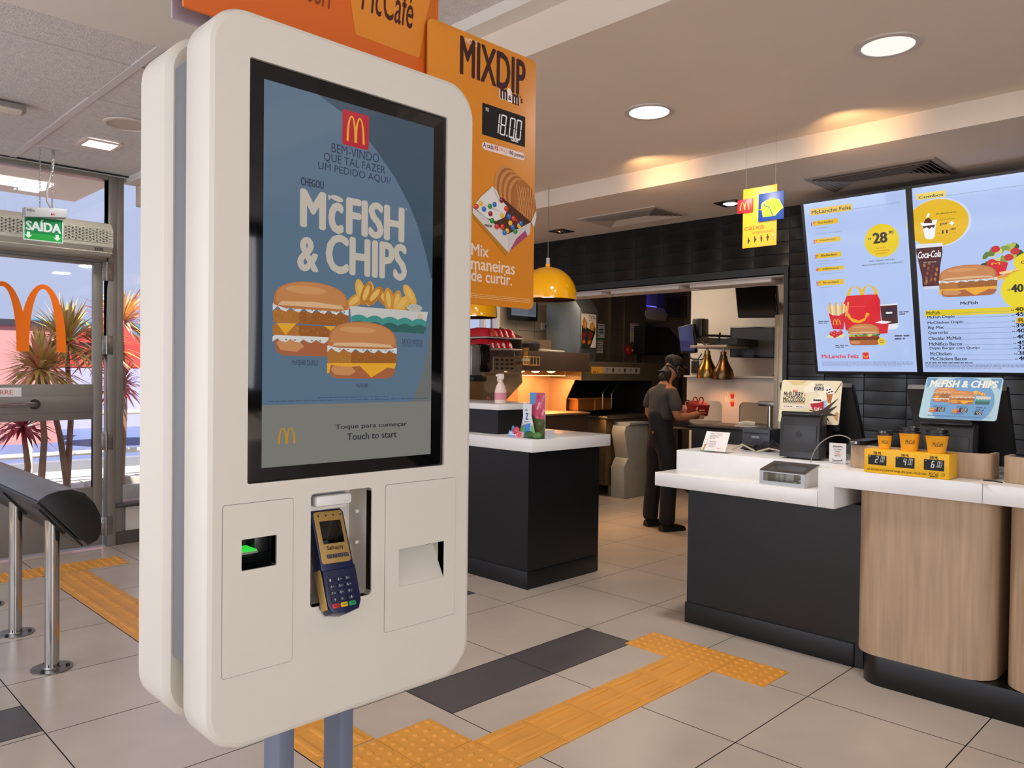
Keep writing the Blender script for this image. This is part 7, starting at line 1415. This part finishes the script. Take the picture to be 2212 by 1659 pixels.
SHIRT = mat('charcoal grey cotton', '#403d3b', .85, var=.12, vscale=9, stretch=(3, 3, .6), bump=.12, bscale=14)
shirt = skin('tee_shirt', [
    [(.0, 0, .93, (.132, .108)), (-.005, 0, 1.0, (.14, .112)), (-.005, 0, 1.08, (.145, .11)), (.005, 0, 1.15, (.145, .105)), (.02, 0, 1.215, (.13, .09)), (.045, 0, 1.262, (.085, .066))],
    [3, (.01, .14, 1.205, .058), (-.008, .175, 1.12, .058), (-.012, .19, 1.03, .062)],
    [3, (.02, -.14, 1.205, .058), (.02, -.17, 1.12, .06), (.04, -.18, 1.015, .064)]], SHIRT, person)
JEAN = mat('dark indigo denim', '#12131b', .8, var=.2, vscale=10)
jeans = skin('trousers', [
    [(0, 0, 1.06, (.135, .11)), (0, 0, .99, (.14, .115)), (0, 0, .91, (.15, .125)), (0, 0, .83, (.15, .125))],
    [3, (0, .088, .74, .098), (.01, .105, .47, .078), (-.015, .118, .2, .072), (-.02, .12, .045, .075)],
    [3, (0, -.088, .74, .098), (.015, -.108, .47, .078), (-.005, -.122, .2, .072), (-.01, -.124, .045, .075)]], JEAN, person)
A = Art(W(-.128, -.0, .87), LF * -1, (0, 0, 1), base=.004); b = B(); A.rect((.06, -.03), (.085, -.012), '#b5641c', .003); A.go('pocket_patch', person)
for s_, l_ in ((1, .118), (-1, -.122)):
    b = B(); L = []
    for f_, w_, h_ in ((-.07, .035, .06), (-.02, .042, .075), (.06, .045, .06), (.13, .046, .045), (.17, .03, .03)):
        L.append([W(f_, l_ + w_ * math.cos(R(a)), .002 + max(0, h_ * math.sin(R(a)))) for a in range(0, 181, 20)])
    n = len(L[0]); b.add([tuple(v) for l in L for v in l], [(l * n + q, l * n + q + 1, (l + 1) * n + q + 1, (l + 1) * n + q) for l in range(4) for q in range(n - 1)] + [tuple(range(n)), tuple(range(4 * n, 5 * n))] + [(l * n, (l + 1) * n, (l + 1) * n + n - 1, l * n + n - 1) for l in range(4)]); b.go('shoe', mat('black work shoe', '#0c0b0c', .5), person, angle=60)
# red lunch boxes held by the worker
REDB = mat('red card box', '#8f1420', .5, var=.05)
def lunch(f, l, z, s, lab, m):
    c = W(f, l, z); t = E('lunch_box', c, lab, 'lunch box', 'lunch boxes held by the worker'); U, V_, Z = FW, LF, Vector((0, 0, 1)); w, d, h = .085 * s, .055 * s, .135 * s
    b = B(); p = [c + U * x * w + V_ * y * d for x, y in ((-.8, -.8), (.8, -.8), (.8, .8), (-.8, .8))]; q = [c + U * x * w + V_ * y * d + Z * h * .72 for x, y in ((-1, -1), (1, -1), (1, 1), (-1, 1))]; r = [c + U * x * w * .85 + Z * h + V_ * y * .004 for x, y in ((-1, -1), (1, -1), (1, 1), (-1, 1))]
    b.add([tuple(v) for v in p + q + r], [(0, 1, 2, 3), (8, 9, 10, 11)] + [(k, (k + 1) % 4, 4 + (k + 1) % 4, 4 + k) for k in range(4)] + [(4 + k, 4 + (k + 1) % 4, 8 + (k + 1) % 4, 8 + k) for k in range(4)]); b.go('box_body', m, t)
    for sx in (-.42, .42): b = B(); b.tube([c + Z * (h - .004 + .034 * math.sin(R(a))) + U * (sx * w * .9 + .024 * math.cos(R(a))) for a in range(0, 181, 15)], .0055, 8); b.go('arch_handle', m, t)
lunch(.325, -.085, .985, 1.0, 'dark red lunch box with arched handles in the right hand of the worker', REDB)
lunch(.325, .03, .95, .95, 'second lunch box with pale arched handles just behind the dark red one', mat('pale red card', '#b07a78', .5))
